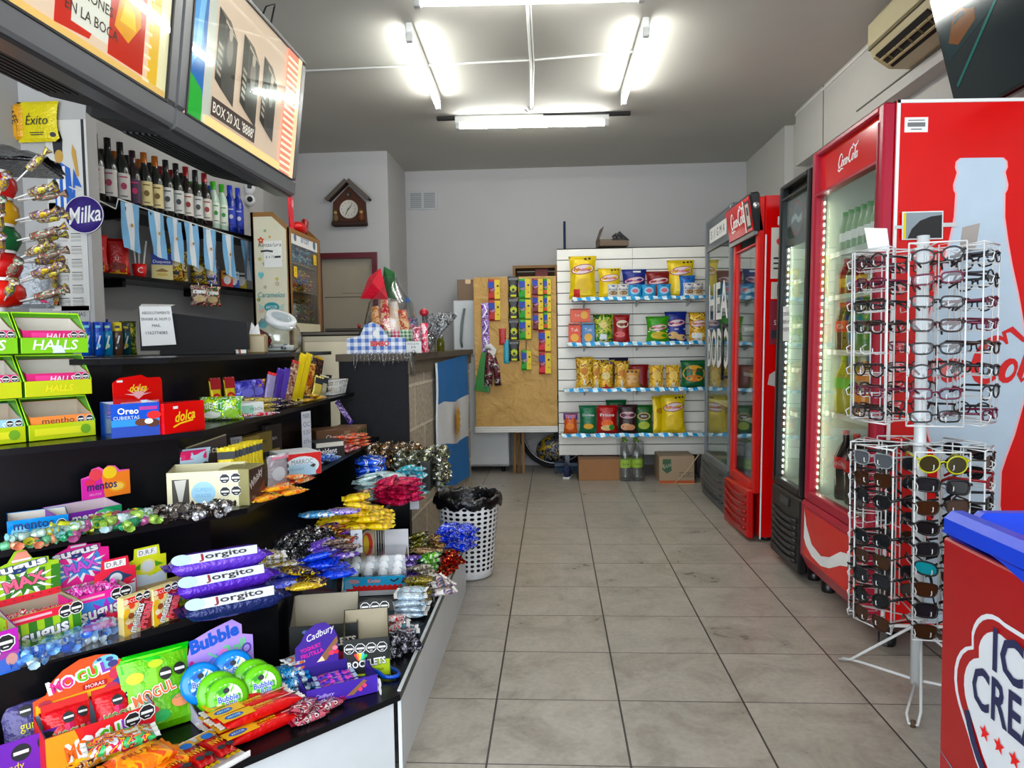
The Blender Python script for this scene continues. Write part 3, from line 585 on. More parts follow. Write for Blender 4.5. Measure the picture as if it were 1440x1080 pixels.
# ==== DRINKS
def drink(name, prof, body, cap, lab=None, lz=None, txt=None, seg=12, capz=None, tcol=None):
    t = thing(name, 'x', 'bottle'); m = MB(); m.lathe(prof, body, seg); m.build('bottle_body', t)
    r, z = prof[-1]; m = MB(); m.lathe([(r*1.15, z-.018),(r*1.15, z+.002),(.0005, z+.003)], cap, seg); m.build('cap', t)
    if lab:
        rr = max(p[0] for p in prof)+.0008; m = MB(); m.lathe([(rr, lz[0]),(rr, lz[1])], lab, seg)
        if txt:
            for a in (0,120,240): m.text(txt, tcol or WHITE, RZ(a) @ T(-rr-.0006,0,(lz[0]+lz[1])/2) @ SIDEL, h=(lz[1]-lz[0])*.4, w=rr*1.3)
        m.build('label', t)
    return t
def bprof(r, h, neck=.013, sh=.62): return [(.001,.001),(r*.9,.001),(r, .012),(r*.97, h*.3),(r, h*.45),(r, h*sh),(r*.75, h*(sh+.12)),(neck*1.15, h*(sh+.25)),(neck, h*.97),(neck, h)]
DARK = mt('#1a0c08', 'gloss'); GRN = pane('green_glass', (.25,.62,.38,1),.05,2.2); ORG = mt('#e0862c', 'gloss'); YG = mt('#a9a82e', 'gloss')
P_ = {'small': drink('small_bottle', bprof(.026,.185), mt('#8aa884', 'gloss'), mt('#2f9a45'), WHITE, (.05,.09)),
      'red': drink('juice_bottle', bprof(.034,.17), mt('#8c1f1c', 'gloss'), mt('#b02323'), mt('#c9a23a', 'paper'),(.04,.08)),
      'juice': drink('juice_bottle', bprof(.03,.15), mt('#5f4a2a', 'gloss'), mt('#333333'), mt('#ccd2c8', 'paper'),(.04,.09)),
      'green': drink('green_bottle', bprof(.036,.235), mt('#2c8450', 'gloss'), mt('#1f8a4a'), mt('#2e6f57', 'paper'),(.09,.14)),
      'dark': drink('cola_bottle', bprof(.033,.225), DARK, RED, RED, (.09,.14), 'Cola'),
      'lime': drink('soda_bottle', bprof(.042,.27), YG, mt('#9bbf2e'), mt('#63c22c', 'paper'),(.12,.17)),
      'orange': drink('soda_bottle', bprof(.042,.27), ORG, mt('#d9d9d9'), mt('#a88a6a', 'paper'),(.12,.17)),
      'coke': drink('large_cola_bottle', bprof(.052,.325,.014,.6), DARK, mt('#d23a3a'), RED, (.15,.205), 'Coca-Cola')}
P_['coke'].children[0].data  # keep order
# ==== FRIDGES
LED = emis('#fff6dc', 5.0); LEDC = emis('#f2f8ff', 6.0); INW = mt('#dfe8e0', 'plastic')
MAROON = mt('#a01a38', 'plastic'); REDP = mt('#cc141b', 'gloss'); BLKP = mt('#101113', 'plastic'); GASK = mt('#1c1c1e', 'matte')
def cooler(name, label, x, y, W, H, D, lean, side, frame, z0, zg0, zg1, fw, dt=.045, inner=INW, led=None, leds=(1,), shelves=(), led_w=2):
    t = thing(name, label, 'refrigerator', (x, y, 0), rot=(0, R(lean),0), group='drink coolers along the right wall')
    b = MB(); b.box(0,0, z0, D, .03, H, side, .003); b.box(0, W-.03, z0, D, W, H, side, .003); b.box(0,.03, H-.09, D, W-.03, H, side); b.box(0,.03, z0, D, W-.03, zg0-.03, side)
    b.box(D-.03,.03, zg0-.03, D, W-.03, H-.09, side)
    b.box(.005,.03, zg0-.03, D-.03, W-.03, zg0-.02, inner); b.box(.005,.03, H-.10, D-.03, W-.03, H-.09, inner); b.box(.005,.03, zg0-.02, D-.03,.036, H-.10, inner); b.box(.005, W-.036, zg0-.02, D-.03, W-.03, H-.10, inner)
    b.box(D-.12,.036, zg0-.02, D-.115, W-.036, H-.10, inner); b.build('cabinet', t)
    for fx in (.06, D-.06):
        for fy in (.07, W-.07): m = MB(); m.lathe([(.001,0),(.032,0),(.034,.012),(.034,.05),(.02,.055),(.02, z0)], BLKP, 14, T(fx, fy, 0)); m.build('foot', t)
    d = MB(); d.box(-dt, 0, zg0-fw, 0, fw, zg1+fw*2.2 if 0 else H-.005, frame, .008); d.box(-dt, W-fw, zg0-fw, 0, W, H-.005, frame, .008)
    d.box(-dt, fw, zg0-fw, 0, W-fw, zg0, frame, .006); d.box(-dt, fw, H-.03,0, W-fw, H-.005, frame, .006); d.box(-dt, fw, zg1,-.004, W-fw, zg1+.01, frame)
    door = d.build('door', t)
    m = MB(); m.box(-dt*.6, fw-.004, zg0-.004,-dt*.5, W-fw+.004, zg1+.004, GLASS); m.build('glass_pane', door)
    m = MB(); m.box(-.004,.01, zg0-fw, .004,.02, H, GASK); m.box(-.004, W-.02, zg0-fw, .004, W-.01, H, GASK); m.build('gasket', t)
    if led:
        for side_ in leds:
            yy = W-fw-.012 if side_ == 1 else fw+.012
            m = MB(); m.box(-.002, yy-.01, zg0,.004, yy+.01, zg1, mt('#9a9a86', 'plastic')); n = int((zg1-zg0)/.034)
            for i in range(n): zc = zg0+.02+i*.034; m.box(-.006, yy-.006, zc-.007,-.002, yy+.006, zc+.007, led)
            ls = m.build('led_strip', t)
            al = bpy.data.lights.new('led_light', 'AREA'); al.shape = 'RECTANGLE'; al.size = .02; al.size_y = zg1-zg0-.05; al.energy = led_w; al.color = (1,.98,.92)
            lo = bpy.data.objects.new('led_light', al); COL.objects.link(lo); lo.parent = ls; lo.location = (.008, yy, (zg0+zg1)/2); lo.rotation_euler = (0, R(-90), R(25*side_*-1)) if 0 else Matrix(((0,0,1),(-1,0,0),(0,-1,0))).to_euler()
    sh = []
    for z in shelves:
        m = MB(); m.tube([(.04,.045, z),(.04, W-.045, z)], .004, WHITE, 6); m.tube([(D-.13,.045, z),(D-.13, W-.045, z)], .004, WHITE, 6)
        k = 16
        for i in range(k+1): yy = .045+(W-.09)*i/k; m.tube([(.04, yy, z),(D-.13, yy, z)], .0022, WHITE, 4)
        m.box(.032,.045, z-.012,.036, W-.045, z+.012, mt('#cfd8d2', 'gloss')); sh.append(m.build('shelf', t))
    return t, door
SH1 = [1.62,1.42,1.165,.87]
f1, door1 = cooler('drinks_fridge', 'biggest red drinks cooler, nearest the camera, with a white bottle silhouette on its side', 1.265,2.86,.76,2.12,.66,1.0, REDP, MAROON, .10,.49,1.90,.05, led=LED, shelves=SH1)
m = MB(); m.box(-.02,.05,1.91,-.012,.71,2.09, REDP); cola(m, T(-.0205,.40,2.005) @ SIDEL, WHITE, .22); m.build('sign_panel', door1)
m = MB(); m.box(-.049,.04,.5,-.044,.05,2.05, mt('#7d1027', 'plastic')); m.build('handle_edge', door1)
m = MB(); m.prism([(-.045,.44),(0,.44),(0,.10),(-.02,.10),(-.055,.17),(-.055,.42)], .76, MAROON, M=T(0,.76,0) @ RX(90)); o = m.build('kick_panel', f1)
m = MB(); P1 = T(-.0555,.38,.29) @ SIDEL
m.gfx(P1, [('r', 0,0,.66,.235, REDP)], .001)
top = [(-.33,.11),(-.30,.04),(-.22,-.035),(-.10,-.055),(0,-.03),(.12,.03),(.24,.05),(.33,.02)]; bot = [(.33,-.04),(.24,.0),(.12,-.03),(0,-.08),(-.10,-.10),(-.22,-.09),(-.30,-.06),(-.33,-.03)]
m.gfx(P1 @ T(0,0,.001), [('p', top+bot, WHITE)], .001); w_ = m.build('wave_panel', o); w_['label'] = 'red panel with a white wave'
m = MB(); m.box(-.0575,.06,.40,-.0555,.13,.44, mt('#b5152c', 'paper')); m.gfx(T(-.058,.095,.42) @ SIDEL, [('r', 0,.01-.007*i, .06,.003, WHITE) for i in range(3)]); m.build('info_sticker', o)
side = MB(); side.box(.0,-.006,.10,.012,0,2.12, WHITE); side.box(.0,-.006,2.108,.66,0,2.12, WHITE); side.box(.0,-.006,.10,.66,0,.112, WHITE); tr = side.build('side_trim', f1)
def onside(u, v):  # nominal metres on the side face
    return None
SC = (1.616,2.86,1.21); S0 = (1.265,0)
hw = [(224,30),(229,36),(237,37),(244,34),(251,36),(261,39),(268,38),(273,35),(305,36),(336,42),(370,50),(412,62),(450,71),(487,78),(530,80),(560,78),(610,65),(640,54),(662,47),(711,47),(740,54),(780,68),(820,78),(860,80),(884,78)]
k = 2.76/1020; pts = [(w*k*.88,(480-y)*k+SC[2]) for y, w in hw]; outl = pts + [(-a, b) for a, b in pts[::-1]]
m = MB(); lx = SC[0]-1.265-.036; SP = T(lx, -.001,0) @ FRONT
BOT = mt('#c3d2df', 'gloss'); big = [((abs(a)+.008)*(1 if a > 0 else -1), b+(.006 if b > 1.95 else 0)) for a, b in outl]
mid = [(max(-9, a), b) for a, b in big]
m.poly(mid, mt('#e9b9bd', 'paper'), SP @ T(0,0,.0006)); m.poly(outl, BOT, SP @ T(0,0,.0012)); b_ = m.build('bottle_picture', f1); b_['label'] = 'pale bottle silhouette printed on the red side'
m = MB(); cola(m, T(lx-.05,-.0028,1.125) @ FRONT, mt('#c8142a', 'paper'),.66); m.build('logo_script', f1)
m = MB(); m.box(.03,-.0025,2.0,.115,-.001,2.055, WHITE); m.gfx(T(.0725,-.0025,2.028) @ FRONT, [('r', 0,.016,.06,.003, INK),('r', 0,0,.065,.016, mt('#777777', 'paper')),('r', 0,-.017,.04,.003, INK)]); m.build('barcode_sticker', f1)
m = MB(); m.box(.0,-.02,.03,.02,0,.1, mt('#7d7b78', 'metal')); m.build('hinge', f1)
t = thing('picture_sheet', 'small picture of a dark arch taped to the big red cooler above the glasses', 'picture', (1.397,2.85,1.647))
m = MB(); m.box(-.075,-.002,-.05,.075,.0,.055, WHITE); m.gfx(T(0,-.002,0) @ FRONT, [('r', 0,.002,.142,.098, mt('#8f9aa0', 'paper')),('r', -.066,.002,.01,.098, mt('#e3cf1c', 'paper')),('p', [(-.055,-.045),(.07,-.045),(.07,.04),(.03,.035),(-.01,.02),(-.04,-.01)], BLACK)]); m.build('sheet', t)
m = MB(); m.box(-.10,-.003,-.008,-.07,-.001,.004, mt('#cfd0cf', 'gloss')); m.box(.07,-.003,-.005,.125,-.001,.01, mt('#cfd0cf', 'gloss')); m.build('tape', t)
def louvre(mb, x, y0, y1, z0, z1, n, mat, dep=.012):
    for i in range(n):
        zc = z0+(z1-z0)*(i+.5)/n; pts = []
        for k in range(9): t = k/8; pts.append((x-dep*.3, y0+(y1-y0)*t, zc-.25*(z1-z0)/n*math.sin(PI*t)*2))
        mb.tube(pts, dep, mat, 6)
f2, door2 = cooler('drinks_fridge', 'narrow black-framed lit cooler between the two red ones', 1.262,3.665,.47,2.07,.6,1.2, BLKP, BLKP, .05,.47,1.98,.04, led=LEDC, leds=(1,-1), shelves=[.82,1.06,1.30,1.54], inner=mt('#c9d8d6', 'plastic'))
m = MB(); m.box(-.02,.04,1.72,-.014,.43,1.98, mt('#4c5658', 'gloss')); m.gfx(T(-.0205,.25,1.86) @ SIDEL, [('c', 0,0,.09,.09, mt('#8a2a3c', 'paper')),('c', 0,0,.08,.08, mt('#59646a', 'paper')),('p', [(-.08,.01),(-.02,.03),(.03,.0),(.08,.02),(.08,-.02),(.03,-.03),(-.02,0),(-.08,-.02)], mt('#b9c2c6', 'paper'))]); m.build('sign_panel', door2)
m = MB(); m.box(-.045,0,.04,0,.47,.425, BLKP, .01); louvre(m, -.045,.05,.42,.08,.32,7, mt('#26272a', 'plastic'),.012); m.box(-.052,.16,.35,-.044,.30,.395, mt('#2d2f33', 'gloss'),.004); m.build('kick_panel', f2)
t = thing('note', 'small white printed note stuck on the door of the black cooler', 'note', (1.207,3.837,1.309))
m = MB(); m.box(-.002,-.05,-.09,0,.05,.09, WHITE); m.gfx(T(-.002,0,0) @ SIDEL, [('t', 0,.05-.04*i, .02, s, INK) for i, s in enumerate(('CERRAR', 'BIEN LA', 'PUERTA'))]); m.build('sheet', t)
f3, door3 = cooler('drinks_fridge', 'second red cooler with a tilted script header sign and a loose hanging kick panel', 1.235,4.42,.60,2.08,.6,.9, mt('#c81a1c', 'gloss'), mt('#c3301d', 'plastic'),.03,.36,1.80,.065, dt=.04, shelves=[.7,1.0,1.3,1.55], inner=mt('#59605e', 'plastic'))
m = MB(); X = T(-.06,0,1.86) @ RY(-9); m.box(-.0,0,0,.06,.60,.24, mt('#17181a', 'plastic'),.01, M=X); m.box(-.006,.015,.02,.002,.585,.225, mt('#c42b30', 'gloss'),.003, M=X); m.box(-.008,.0,-.012,.02,.60,.012, mt('#a9abab', 'metal'),.003, M=X)
cola(m, X @ T(-.0068,.32,.125) @ SIDEL, WHITE, .36); m.gfx(X @ T(-.0066,.07,.12) @ SIDEL, [('r', 0,0,.10,.16, INK),('r', 0,0,.07,.13, mt('#cfc9bd', 'paper')),('r', 0,.02,.04,.05, INK),('r', -.075,0,.02,.19, WHITE)], .001)
m.lathe([(.001,0),(.02,0),(.02,.006),(.001,.008)], mt('#d7d7d7', 'metal'),12, X @ T(.03,-.001,.16) @ RX(90)); m.build('header_sign', f3)
m = MB(); m.box(-.012,0,.0,.03,.60,.30, mt('#b41b27', 'plastic'),.01, M=T(-.06,-.0,.02) @ RX(-3)); louvre(m, -.075,.04,.56,.05,.3,5, mt('#8e1420', 'plastic'),.011); m.build('kick_panel', f3)
m = MB(); m.box(.0,-.003,.02,.008,0,1.85, WHITE); SD = T(.16,-.001,0) @ FRONT
m.gfx(SD, [('r', -.04,1.93,.10,.05, WHITE),('r', -.045,1.74,.16,.30, mt('#dcd9cf', 'paper')),('r', -.045,1.52,.15,.1, mt('#d6d2c6', 'paper')),('r', -.05,1.52,.07,.07, INK),('r', -.05,1.52,.05,.05, mt('#8d8a82', 'paper')),
  ('c', -.07,1.81,.025,.02, RED),('c', -.03,1.81,.025,.02, RED),('p', [(-.094,1.80),(-.006,1.80),(-.05,1.755)], RED),('r', -.05,1.71,.12,.012, INK),('r', -.06,1.68,.10,.01, INK),('r', -.05,1.65,.12,.01, INK),
  ('r', -.045,1.33,.16,.26, mt('#7d1f2e', 'paper')),('t', -.04,1.39,.03, 'FRIO', mt('#e6b9a0', 'paper')),('t', -.04,1.33,.03, 'SIEMPRE', mt('#e2e0dc', 'paper'), {'w': .12}),('r', -.045,1.26,.14,.05, INK),('p', [(-.12,1.02),(-.06,1.06),(-.0,1.03),(.01,.97),(-.05,.93),(-.06,.89),(-.09,.95),(-.13,.96)], mt('#bdbab4', 'paper'))], .0006); m.build('stickers', f3)
GR4 = mt('#71767a', 'plastic')
f4, door4 = cooler('drinks_fridge', 'grey-framed glass cooler farthest from the camera with white letters on its door', 1.235,5.09,.80,2.17,.6,.4, GR4, GR4,.05,.34,1.92,.035, dt=.03, shelves=[.75,1.1,1.45], inner=mt('#74827a', 'plastic'))
m = MB(); m.box(-.024,.035,1.93,-.014,.765,2.15, mt('#5d6266', 'plastic')); m.gfx(T(-.0245,.40,2.03) @ SIDEL, [('r', 0,0,.55,.11, WHITE)]+[('t', -.2+.1*i, 0,.06, c, INK) for i, c in enumerate('SIGMA')], .001); m.build('sign_panel', door4)
m = MB(); m.gfx(T(-.0185,.40,0) @ SIDEL, [('t', .0,1.52,.26, 'HEA', WHITE, {'w': .60, 'off': .02}),('t', .0,1.17,.28, 'BODO', WHITE, {'w': .68, 'off': .02})], .0006); m.build('vinyl_letters', door4)
m = MB(); m.prism([(0,.02),(.04,0),(.06,.15),(.05,.30),(0,.33)], .80, mt('#54585a', 'plastic'), M=Matrix(((-1,0,0,0),(0,0,1,0),(0,1,0,0),(0,0,0,1)))); louvre(m, -.055,.06,.74,.05,.3,5, mt('#3a3d3f', 'plastic'),.008); m.build('kick_panel', f4)
m = MB(); m.tube([(-.06,.06,.95),(-.06,.06,1.35)], .01, BLKP, 8); m.box(-.06,.05,.96,-.02,.07,.98, BLKP); m.box(-.06,.05,1.32,-.02,.07,1.34, BLKP); m.build('handle', door4)
def fw_(fr, x, y, z):   # point in a leaning fridge -> room
    a = fr.rotation_euler[1]; return (fr.location.x + x*math.cos(a)+z*math.sin(a), fr.location.y+y, z*math.cos(a)-x*math.sin(a))
LBL = {'small': ('small green-capped bottle on the top shelf of the biggest red cooler', 'green-capped bottles on the top shelf of the big cooler'),
 'green': ('green soda bottle on the middle shelf of the biggest red cooler', 'green soda bottles in the big cooler'), 'dark': ('dark cola bottle among the green ones in the biggest red cooler', 'small cola bottles in the big cooler'),
 'lime': ('yellow-green soda bottle with a bright green label in the biggest red cooler', 'yellow-green soda bottles in the big cooler'), 'orange': ('orange soda bottle on the fourth shelf of the biggest red cooler', 'orange soda bottles in the big cooler'),
 'coke': ('large cola bottle with red label at the bottom of the biggest red cooler', 'large cola bottles at the bottom of the big cooler'),
 'red': ('short bottle of red juice on the second shelf of the biggest red cooler', 'red juice bottles in the big cooler'), 'juice': ('short bottle of brown juice on the second shelf of the biggest red cooler', 'brown juice bottles in the big cooler')}
def stock(fr, key, ys, xs, z, lab=None):
    for y in ys:
        for x in xs:
            l = lab or LBL[key]; place(P_[key], USED, fw_(fr, x, y, z+.006), random.uniform(0,360), l[0], group=l[1])
stock(f1, 'small', [.10+.066*i for i in range(9)], [.072], SH1[0]); stock(f1, 'small', [.13+.066*i for i in range(8)], [.135], SH1[0])
stock(f1, 'red', [.40,.47,.62], [.08], SH1[1]); stock(f1, 'juice', [.22,.32,.55], [.08,.16], SH1[1]); stock(f1, 'red', [.40,.47], [.16], SH1[1])
stock(f1, 'green', [.22,.31,.40,.49], [.08,.17], SH1[2]); stock(f1, 'dark', [.58,.65], [.08,.17], SH1[2])
stock(f1, 'orange', [.20,.31,.42], [.09,.20], SH1[3]); stock(f1, 'lime', [.53,.64], [.09,.20], SH1[3])
stock(f1, 'coke', [.26,.38,.50,.62], [.10,.23], .465)
for z, key, t_ in ((1.06, 'lime', 'second'),(1.30, 'green', 'third'),(1.54, 'small', 'top'),(.45, 'coke', 'bottom')):
    l = ('%s seen faintly in the narrow black cooler, on its %s shelf' % ({'green': 'green bottle', 'lime': 'yellow-green bottle', 'small': 'small bottle', 'coke': 'large cola bottle'}[key], t_), 'bottles on the %s shelf of the black cooler' % t_)
    stock(f2, key, [.09,.2,.31], [.13], z, l)
for z, key in ((.7, 'orange'),(1.0, 'lime'),(.345, 'coke')):
    stock(f3, key, [.12,.26,.40], [.2], z, ('bottle standing in the dim red cooler with the tilted header, shelf of %s ones' % {'orange': 'orange', 'lime': 'yellow-green', 'coke': 'dark cola'}[key], '%s bottles in the second red cooler' % {'orange': 'orange', 'lime': 'yellow-green', 'coke': 'dark cola'}[key]))
# ==== CHEST FREEZER BOTTOM RIGHT
fz = thing('chest_freezer', 'red ice cream chest freezer with a blue rim in the bottom right corner', 'freezer', (.77,1.48,0))
FRD = mt('#9c2226', 'plastic'); FBL = mt('#1442c4', 'plastic'); TEAL = mt('#3aa6c4', 'plastic')
m = MB(); m.box(.004,-1.3,.12,.62,-.004,.83, FRD, .004); m.box(.003,-1.3,.06,.62,-.003,.12, mt('#2b2b2d', 'plastic')); m.build('cabinet', fz)
m = MB(); m.box(0,-1.3,.83,.05,0,.885, FBL, .014); m.box(.05,-.05,.83,.62,0,.885, FBL, .014); m.box(.57,-1.3,.83,.62,-.05,.885, FBL, .014); m.build('rim', fz)
m = MB(); m.box(.05,-1.25,.835,.57,-.05,.842, GLASS); m.build('sliding_lid', fz)
m = MB()
def fs(L_): return [(p[1]-1.48, p[2]) for p in L_]
band = fs([(0.766,1.474,0.878),(0.766,1.216,0.894),(0.766,1.213,0.817),(0.766,1.28,0.835),(0.766,1.351,0.846),(0.766,1.412,0.852),(0.766,1.473,0.846)])
SIDEF = T(.0035,0,0) @ Matrix(((0,0,-1,0),(1,0,0,0),(0,1,0,0),(0,0,0,1)))
m.poly([(-1.3,.84),(-1.3,.70),(-.8,.73)]+band[2:]+[(0,.84)], FBL, SIDEF @ T(0,0,.001))
CR = (-.246,.585)
def cloud(s):
    o = []
    for cx, cy, r, a0, a1 in ((-.16*s, -.02*s, .13*s, 215,110),(-.09*s, .11*s, .12*s, 165,75),(.09*s, .11*s, .12*s, 105,15),(.16*s, -.02*s, .13*s, 70,-35)):
        o += [(CR[0]+p[0], CR[1]+p[1]) for p in arc(cx, cy, r, r, a0, a1,7)]
    return o + [(CR[0]+p[0], CR[1]+p[1]) for p in arc(0,.0,.25*s, .30*s, -35,-145,10)]
NAV = mt('#23264a', 'paper'); WB = mt('#dfe3e8', 'paper')
for s, mm, e in ((.66, WB, .0005),(.625, FRD, .0008),(.54, WB, .0011)): m.poly([(x, y) for x, y in cloud(s)], mm, SIDEF @ T(0,0, e))
ML = T(.0005, CR[0], 0) @ SIDEL
m.text('ICE', NAV, ML, 0,.677,.075, w=.13, off=.02); m.text('CREAM', NAV, ML, 0,.588,.075, w=.25, off=.02)
for i in range(5): m.gfx(ML, [('star', -.085+.0425*i, .513,.016, RED)])
m.ribbon(arc(0,.585,.152,.175,200,340,16),.018, NAV, ML @ T(0,0,-.0003)); m.poly([(-.25,.40),(.1,.30),(1.05,.30),(1.05,.36),(0,.34)], TEAL, SIDEL.copy() if 0 else ML @ T(0,0,-.0006)); m.build('side_decal', fz)['label'] = 'badge reading ICE CREAM with red stars'
random.seed(21)
for i in range(9):
    t = thing('ice_cream_box', 'purple and pink ice cream pack inside the chest freezer', 'ice cream', (.88+.09*(i % 3),.45+.16*(i//3)+.3,.72), random.uniform(-8,8), 'ice cream packs in the chest freezer')
    m = MB(); m.box(-.04,-.07,0,.04,.07,.105, mt(('#6a2aa8', '#c83a8c', '#5b49c9')[i % 3], 'gloss'),.006); m.gfx(T(0,0,.105), [('r', 0,.02,.06,.03, WHITE),('t', 0,-.02,.015, 'HELADO', WHITE, {'w': .06})]); m.build('carton', t)
# ==== AIR CONDITIONER AND TV ON THE RIGHT WALL
ac = thing('air_conditioner', 'beige wall-mounted air conditioner under the ceiling at the top right', 'air conditioner', (1.86,3.64,2.75)); BEI = mt('#b9ae8c', 'plastic')
prof = [(0,.15),(-.16,.15),(-.21,.09),(-.215,-.02),(-.19,-.08),(-.11,-.135),(0,-.14)]
TY = Matrix(((1,0,0,0),(0,0,-1,0),(0,1,0,0),(0,0,0,1)))
m = MB(); m.prism(prof, .60, BEI, M=T(0,.30,0) @ TY); m.build('housing', ac)
m = MB(); m.box(-.222,-.29,-.03,-.212,.29,.085, mt('#c9c0a0', 'plastic'),.003); m.box(-.2155,-.30,-.042,-.2,.30,-.036, mt('#6b6450', 'matte')); m.build('front_panel', ac)
m = MB(); X = T(-.152,0,-.107) @ RY(-34.5)
m.box(-.058,-.26,-.004,.05,.25,.004, mt('#17150f', 'matte'), M=T(-.151,0,-.112) @ RY(34.5)); m.build('air_outlet', ac)
for i in range(2): m = MB(); m.box(-.006,-.26,-.010,.004,.25,.006, BEI, M=T(-.17+.036*i, 0,-.102-.026*i) @ RY(20)); m.build('louvre', ac)
for i in range(5): m = MB(); m.box(-.03,-.003,-.01,.03,.003,.0, mt('#57503c', 'plastic'), M=T(-.152,-.22+.10*i, -.113) @ RY(34.5)); m.build('vane', ac)
tv = thing('television', 'black flat television tilted down from the right wall with a yellow taxi on its screen', 'television', (1.79,2.9,2.16), rot=(0, R(-14.5),0))
m = MB(); m.box(-.03,-.95,0,.025,.40,.70, mt('#0d0e10', 'gloss'),.008); m.box(.025,-.7,.1,.07,.1,.55, mt('#151618', 'matte'),.01); m.build('housing', tv)
SCR = mt('#0e1618', 'gloss'); m = MB(); m.box(-.0315,-.935,.02,-.030,.385,.685, emis('#10191b', .35)); X = T(-.032,-.26,.35) @ SIDEL  # taxi and teal patches drawn as flat shapes on the screen face
m.gfx(X, [('p', [(-.62,.30),(-.3,.33),(.1,.33),(.3,.22),(-.2,.0),(-.62,-.1)], emis('#10282a', .2)),('p', [(-.58,.09),(-.3,.12),(-.1,.25),(-.2,.3),(-.5,.2)], emis('#16403a', .2)),
  ('p', [(-.59,-.03),(-.55,.02),(-.51,.06),(-.46,.065),(-.42,.04),(-.38,.03),(-.39,-.015),(-.53,-.06)], emis('#6a4418', .12)),('p', [(-.535,.02),(-.505,.05),(-.465,.052),(-.44,.035)], emis('#26302c', .5)),
  ('s', [(-.6,-.21),(-.2,.03),(.3,.22)], .014, emis('#2a5a54', .2)),('p', [(-.10,.05),(-.06,.22),(-.02,.22),(-.02,.12),(.04,.10),(.0,.04)], emis('#1c5a50', .2)),('t', .1,-.30,.012, 'LED', mt('#55595c', 'paper'))], .0004)
m.build('screen', tv)
m = MB(); m.tube([(.06,-.1,.35),(.17,-.1,.40)], .02, mt('#2b2c2e', 'metal'),8); m.box(.055,-.25,.2,.075,.05,.5, mt('#2b2c2e', 'metal')); m.build('bracket', tv)
t = thing('tv_cable', 'black cable sagging from behind the flat television along the right wall', 'cable', (1.84,3.3,2.3))
m = MB(); m.tube([(-.05,-.1,.12),(0,.1,.02),(.05,.5,-.12),(.1,.9,-.2)], .006, BLKP, 6); m.build('cable', t)
# ==== SPECTACLE RACK
RK = (1.215,2.47); WIRE = mt('#e4e6e6', 'gloss')
rack = thing('glasses_rack', 'white wire rack on a pole holding two turning cages of glasses', 'display rack', (RK[0], RK[1], 0))
m = MB(); m.tube([(0,0,.06),(0,0,1.56)], .019, mt('#dfe3e5', 'gloss'),12); m.build('pole', rack)
def legloop(a, L_, w=.0):
    c, s = math.cos(R(a)), math.sin(R(a)); n = (-s, c); m = MB()
    m.tube([(n[0]*.012, n[1]*.012,.26),(c*L_*.8+n[0]*.02, s*L_*.8+n[1]*.02,.035),(c*L_+n[0]*.012, s*L_+n[1]*.012,.008),(c*L_-n[0]*.012, s*L_-n[1]*.012,.008),(c*L_*.8-n[0]*.02, s*L_*.8-n[1]*.02,.02),(0,0,.07)], .005, WIRE, 6)
    m.build('leg', rack)
for a, L_ in ((113,.33),(242,.20),(2,.33)): legloop(a, L_)
m = MB(); m.lathe([(.001,0),(.008,0),(.008,.02),(.001,.022)], mt('#5a4a3a', 'matte'),8, T(.20*math.cos(R(242)),.20*math.sin(R(242)),0)); m.build('foot_cap', rack)
NF = 6
def face(a, rad):  # centre and directions of a cage face
    t = R(a); return Vector((rad*math.cos(t), rad*math.sin(t),0)), Vector((-math.sin(t), math.cos(t),0)), Vector((math.cos(t), math.sin(t),0))
def cage(z0, z1, rows, rad, wid, a0):
    for z in (z0, z1):
        cg = MB()
        for i in range(NF): c, t, n = face(a0+60*i, rad); cg.tube([tuple(c-t*wid/2+Vector((0,0, z))), tuple(c+t*wid/2+Vector((0,0, z)))], .0028, WIRE, 5); cg.tube([(0,0, z), tuple(c*.98+Vector((0,0, z)))], .0025, WIRE, 5)
        cg.tube([(.028*math.cos(2*PI*k/12),.028*math.sin(2*PI*k/12), z) for k in range(12)], .006, WIRE, 5, True)
        fr = cg.build('cage_ring', rack)
    for i in range(NF):
        c, t, n = face(a0+60*i, rad); m = MB()
        for s in (-1,1):
            p = c+t*s*wid/2; m.tube([tuple(p+Vector((0,0, z0))), tuple(p+Vector((0,0, z1)))], .0028, WIRE, 5)
            q = c*.62+t*s*.02; m.tube([tuple(p+Vector((0,0, z0))), tuple(q+Vector((0,0, z0))), tuple(q+Vector((0,0, z1))), tuple(p+Vector((0,0, z1)))], .0024, WIRE, 5)
        for r in range(rows):
            z = z1-(z1-z0)*(r+.62)/rows
            for s in (-1,1):
                q = c*.62+t*s*.02; b = c+n*.012+t*s*.028
                m.tube([tuple(q+Vector((0,0, z-.012))), tuple(c+t*s*.028+Vector((0,0, z-.016))), tuple(b+Vector((0,0, z-.008))), tuple(b+Vector((0,0, z+.004)))], .0018, WIRE, 4)
            p = c-t*wid/2; m.tube([tuple(p+Vector((0,0, z-.01))), tuple(p+n*.022+Vector((0,0, z-.012))), tuple(p+n*.028+Vector((0,0, z+.006))), tuple(p+n*.014+Vector((0,0, z+.014)))], .0018, WIRE, 4)
        m.build('wire_panel', fr)
cage(.955,1.515,8,.195,.155,255)
cage(.285,.875,9,.195,.155,262)
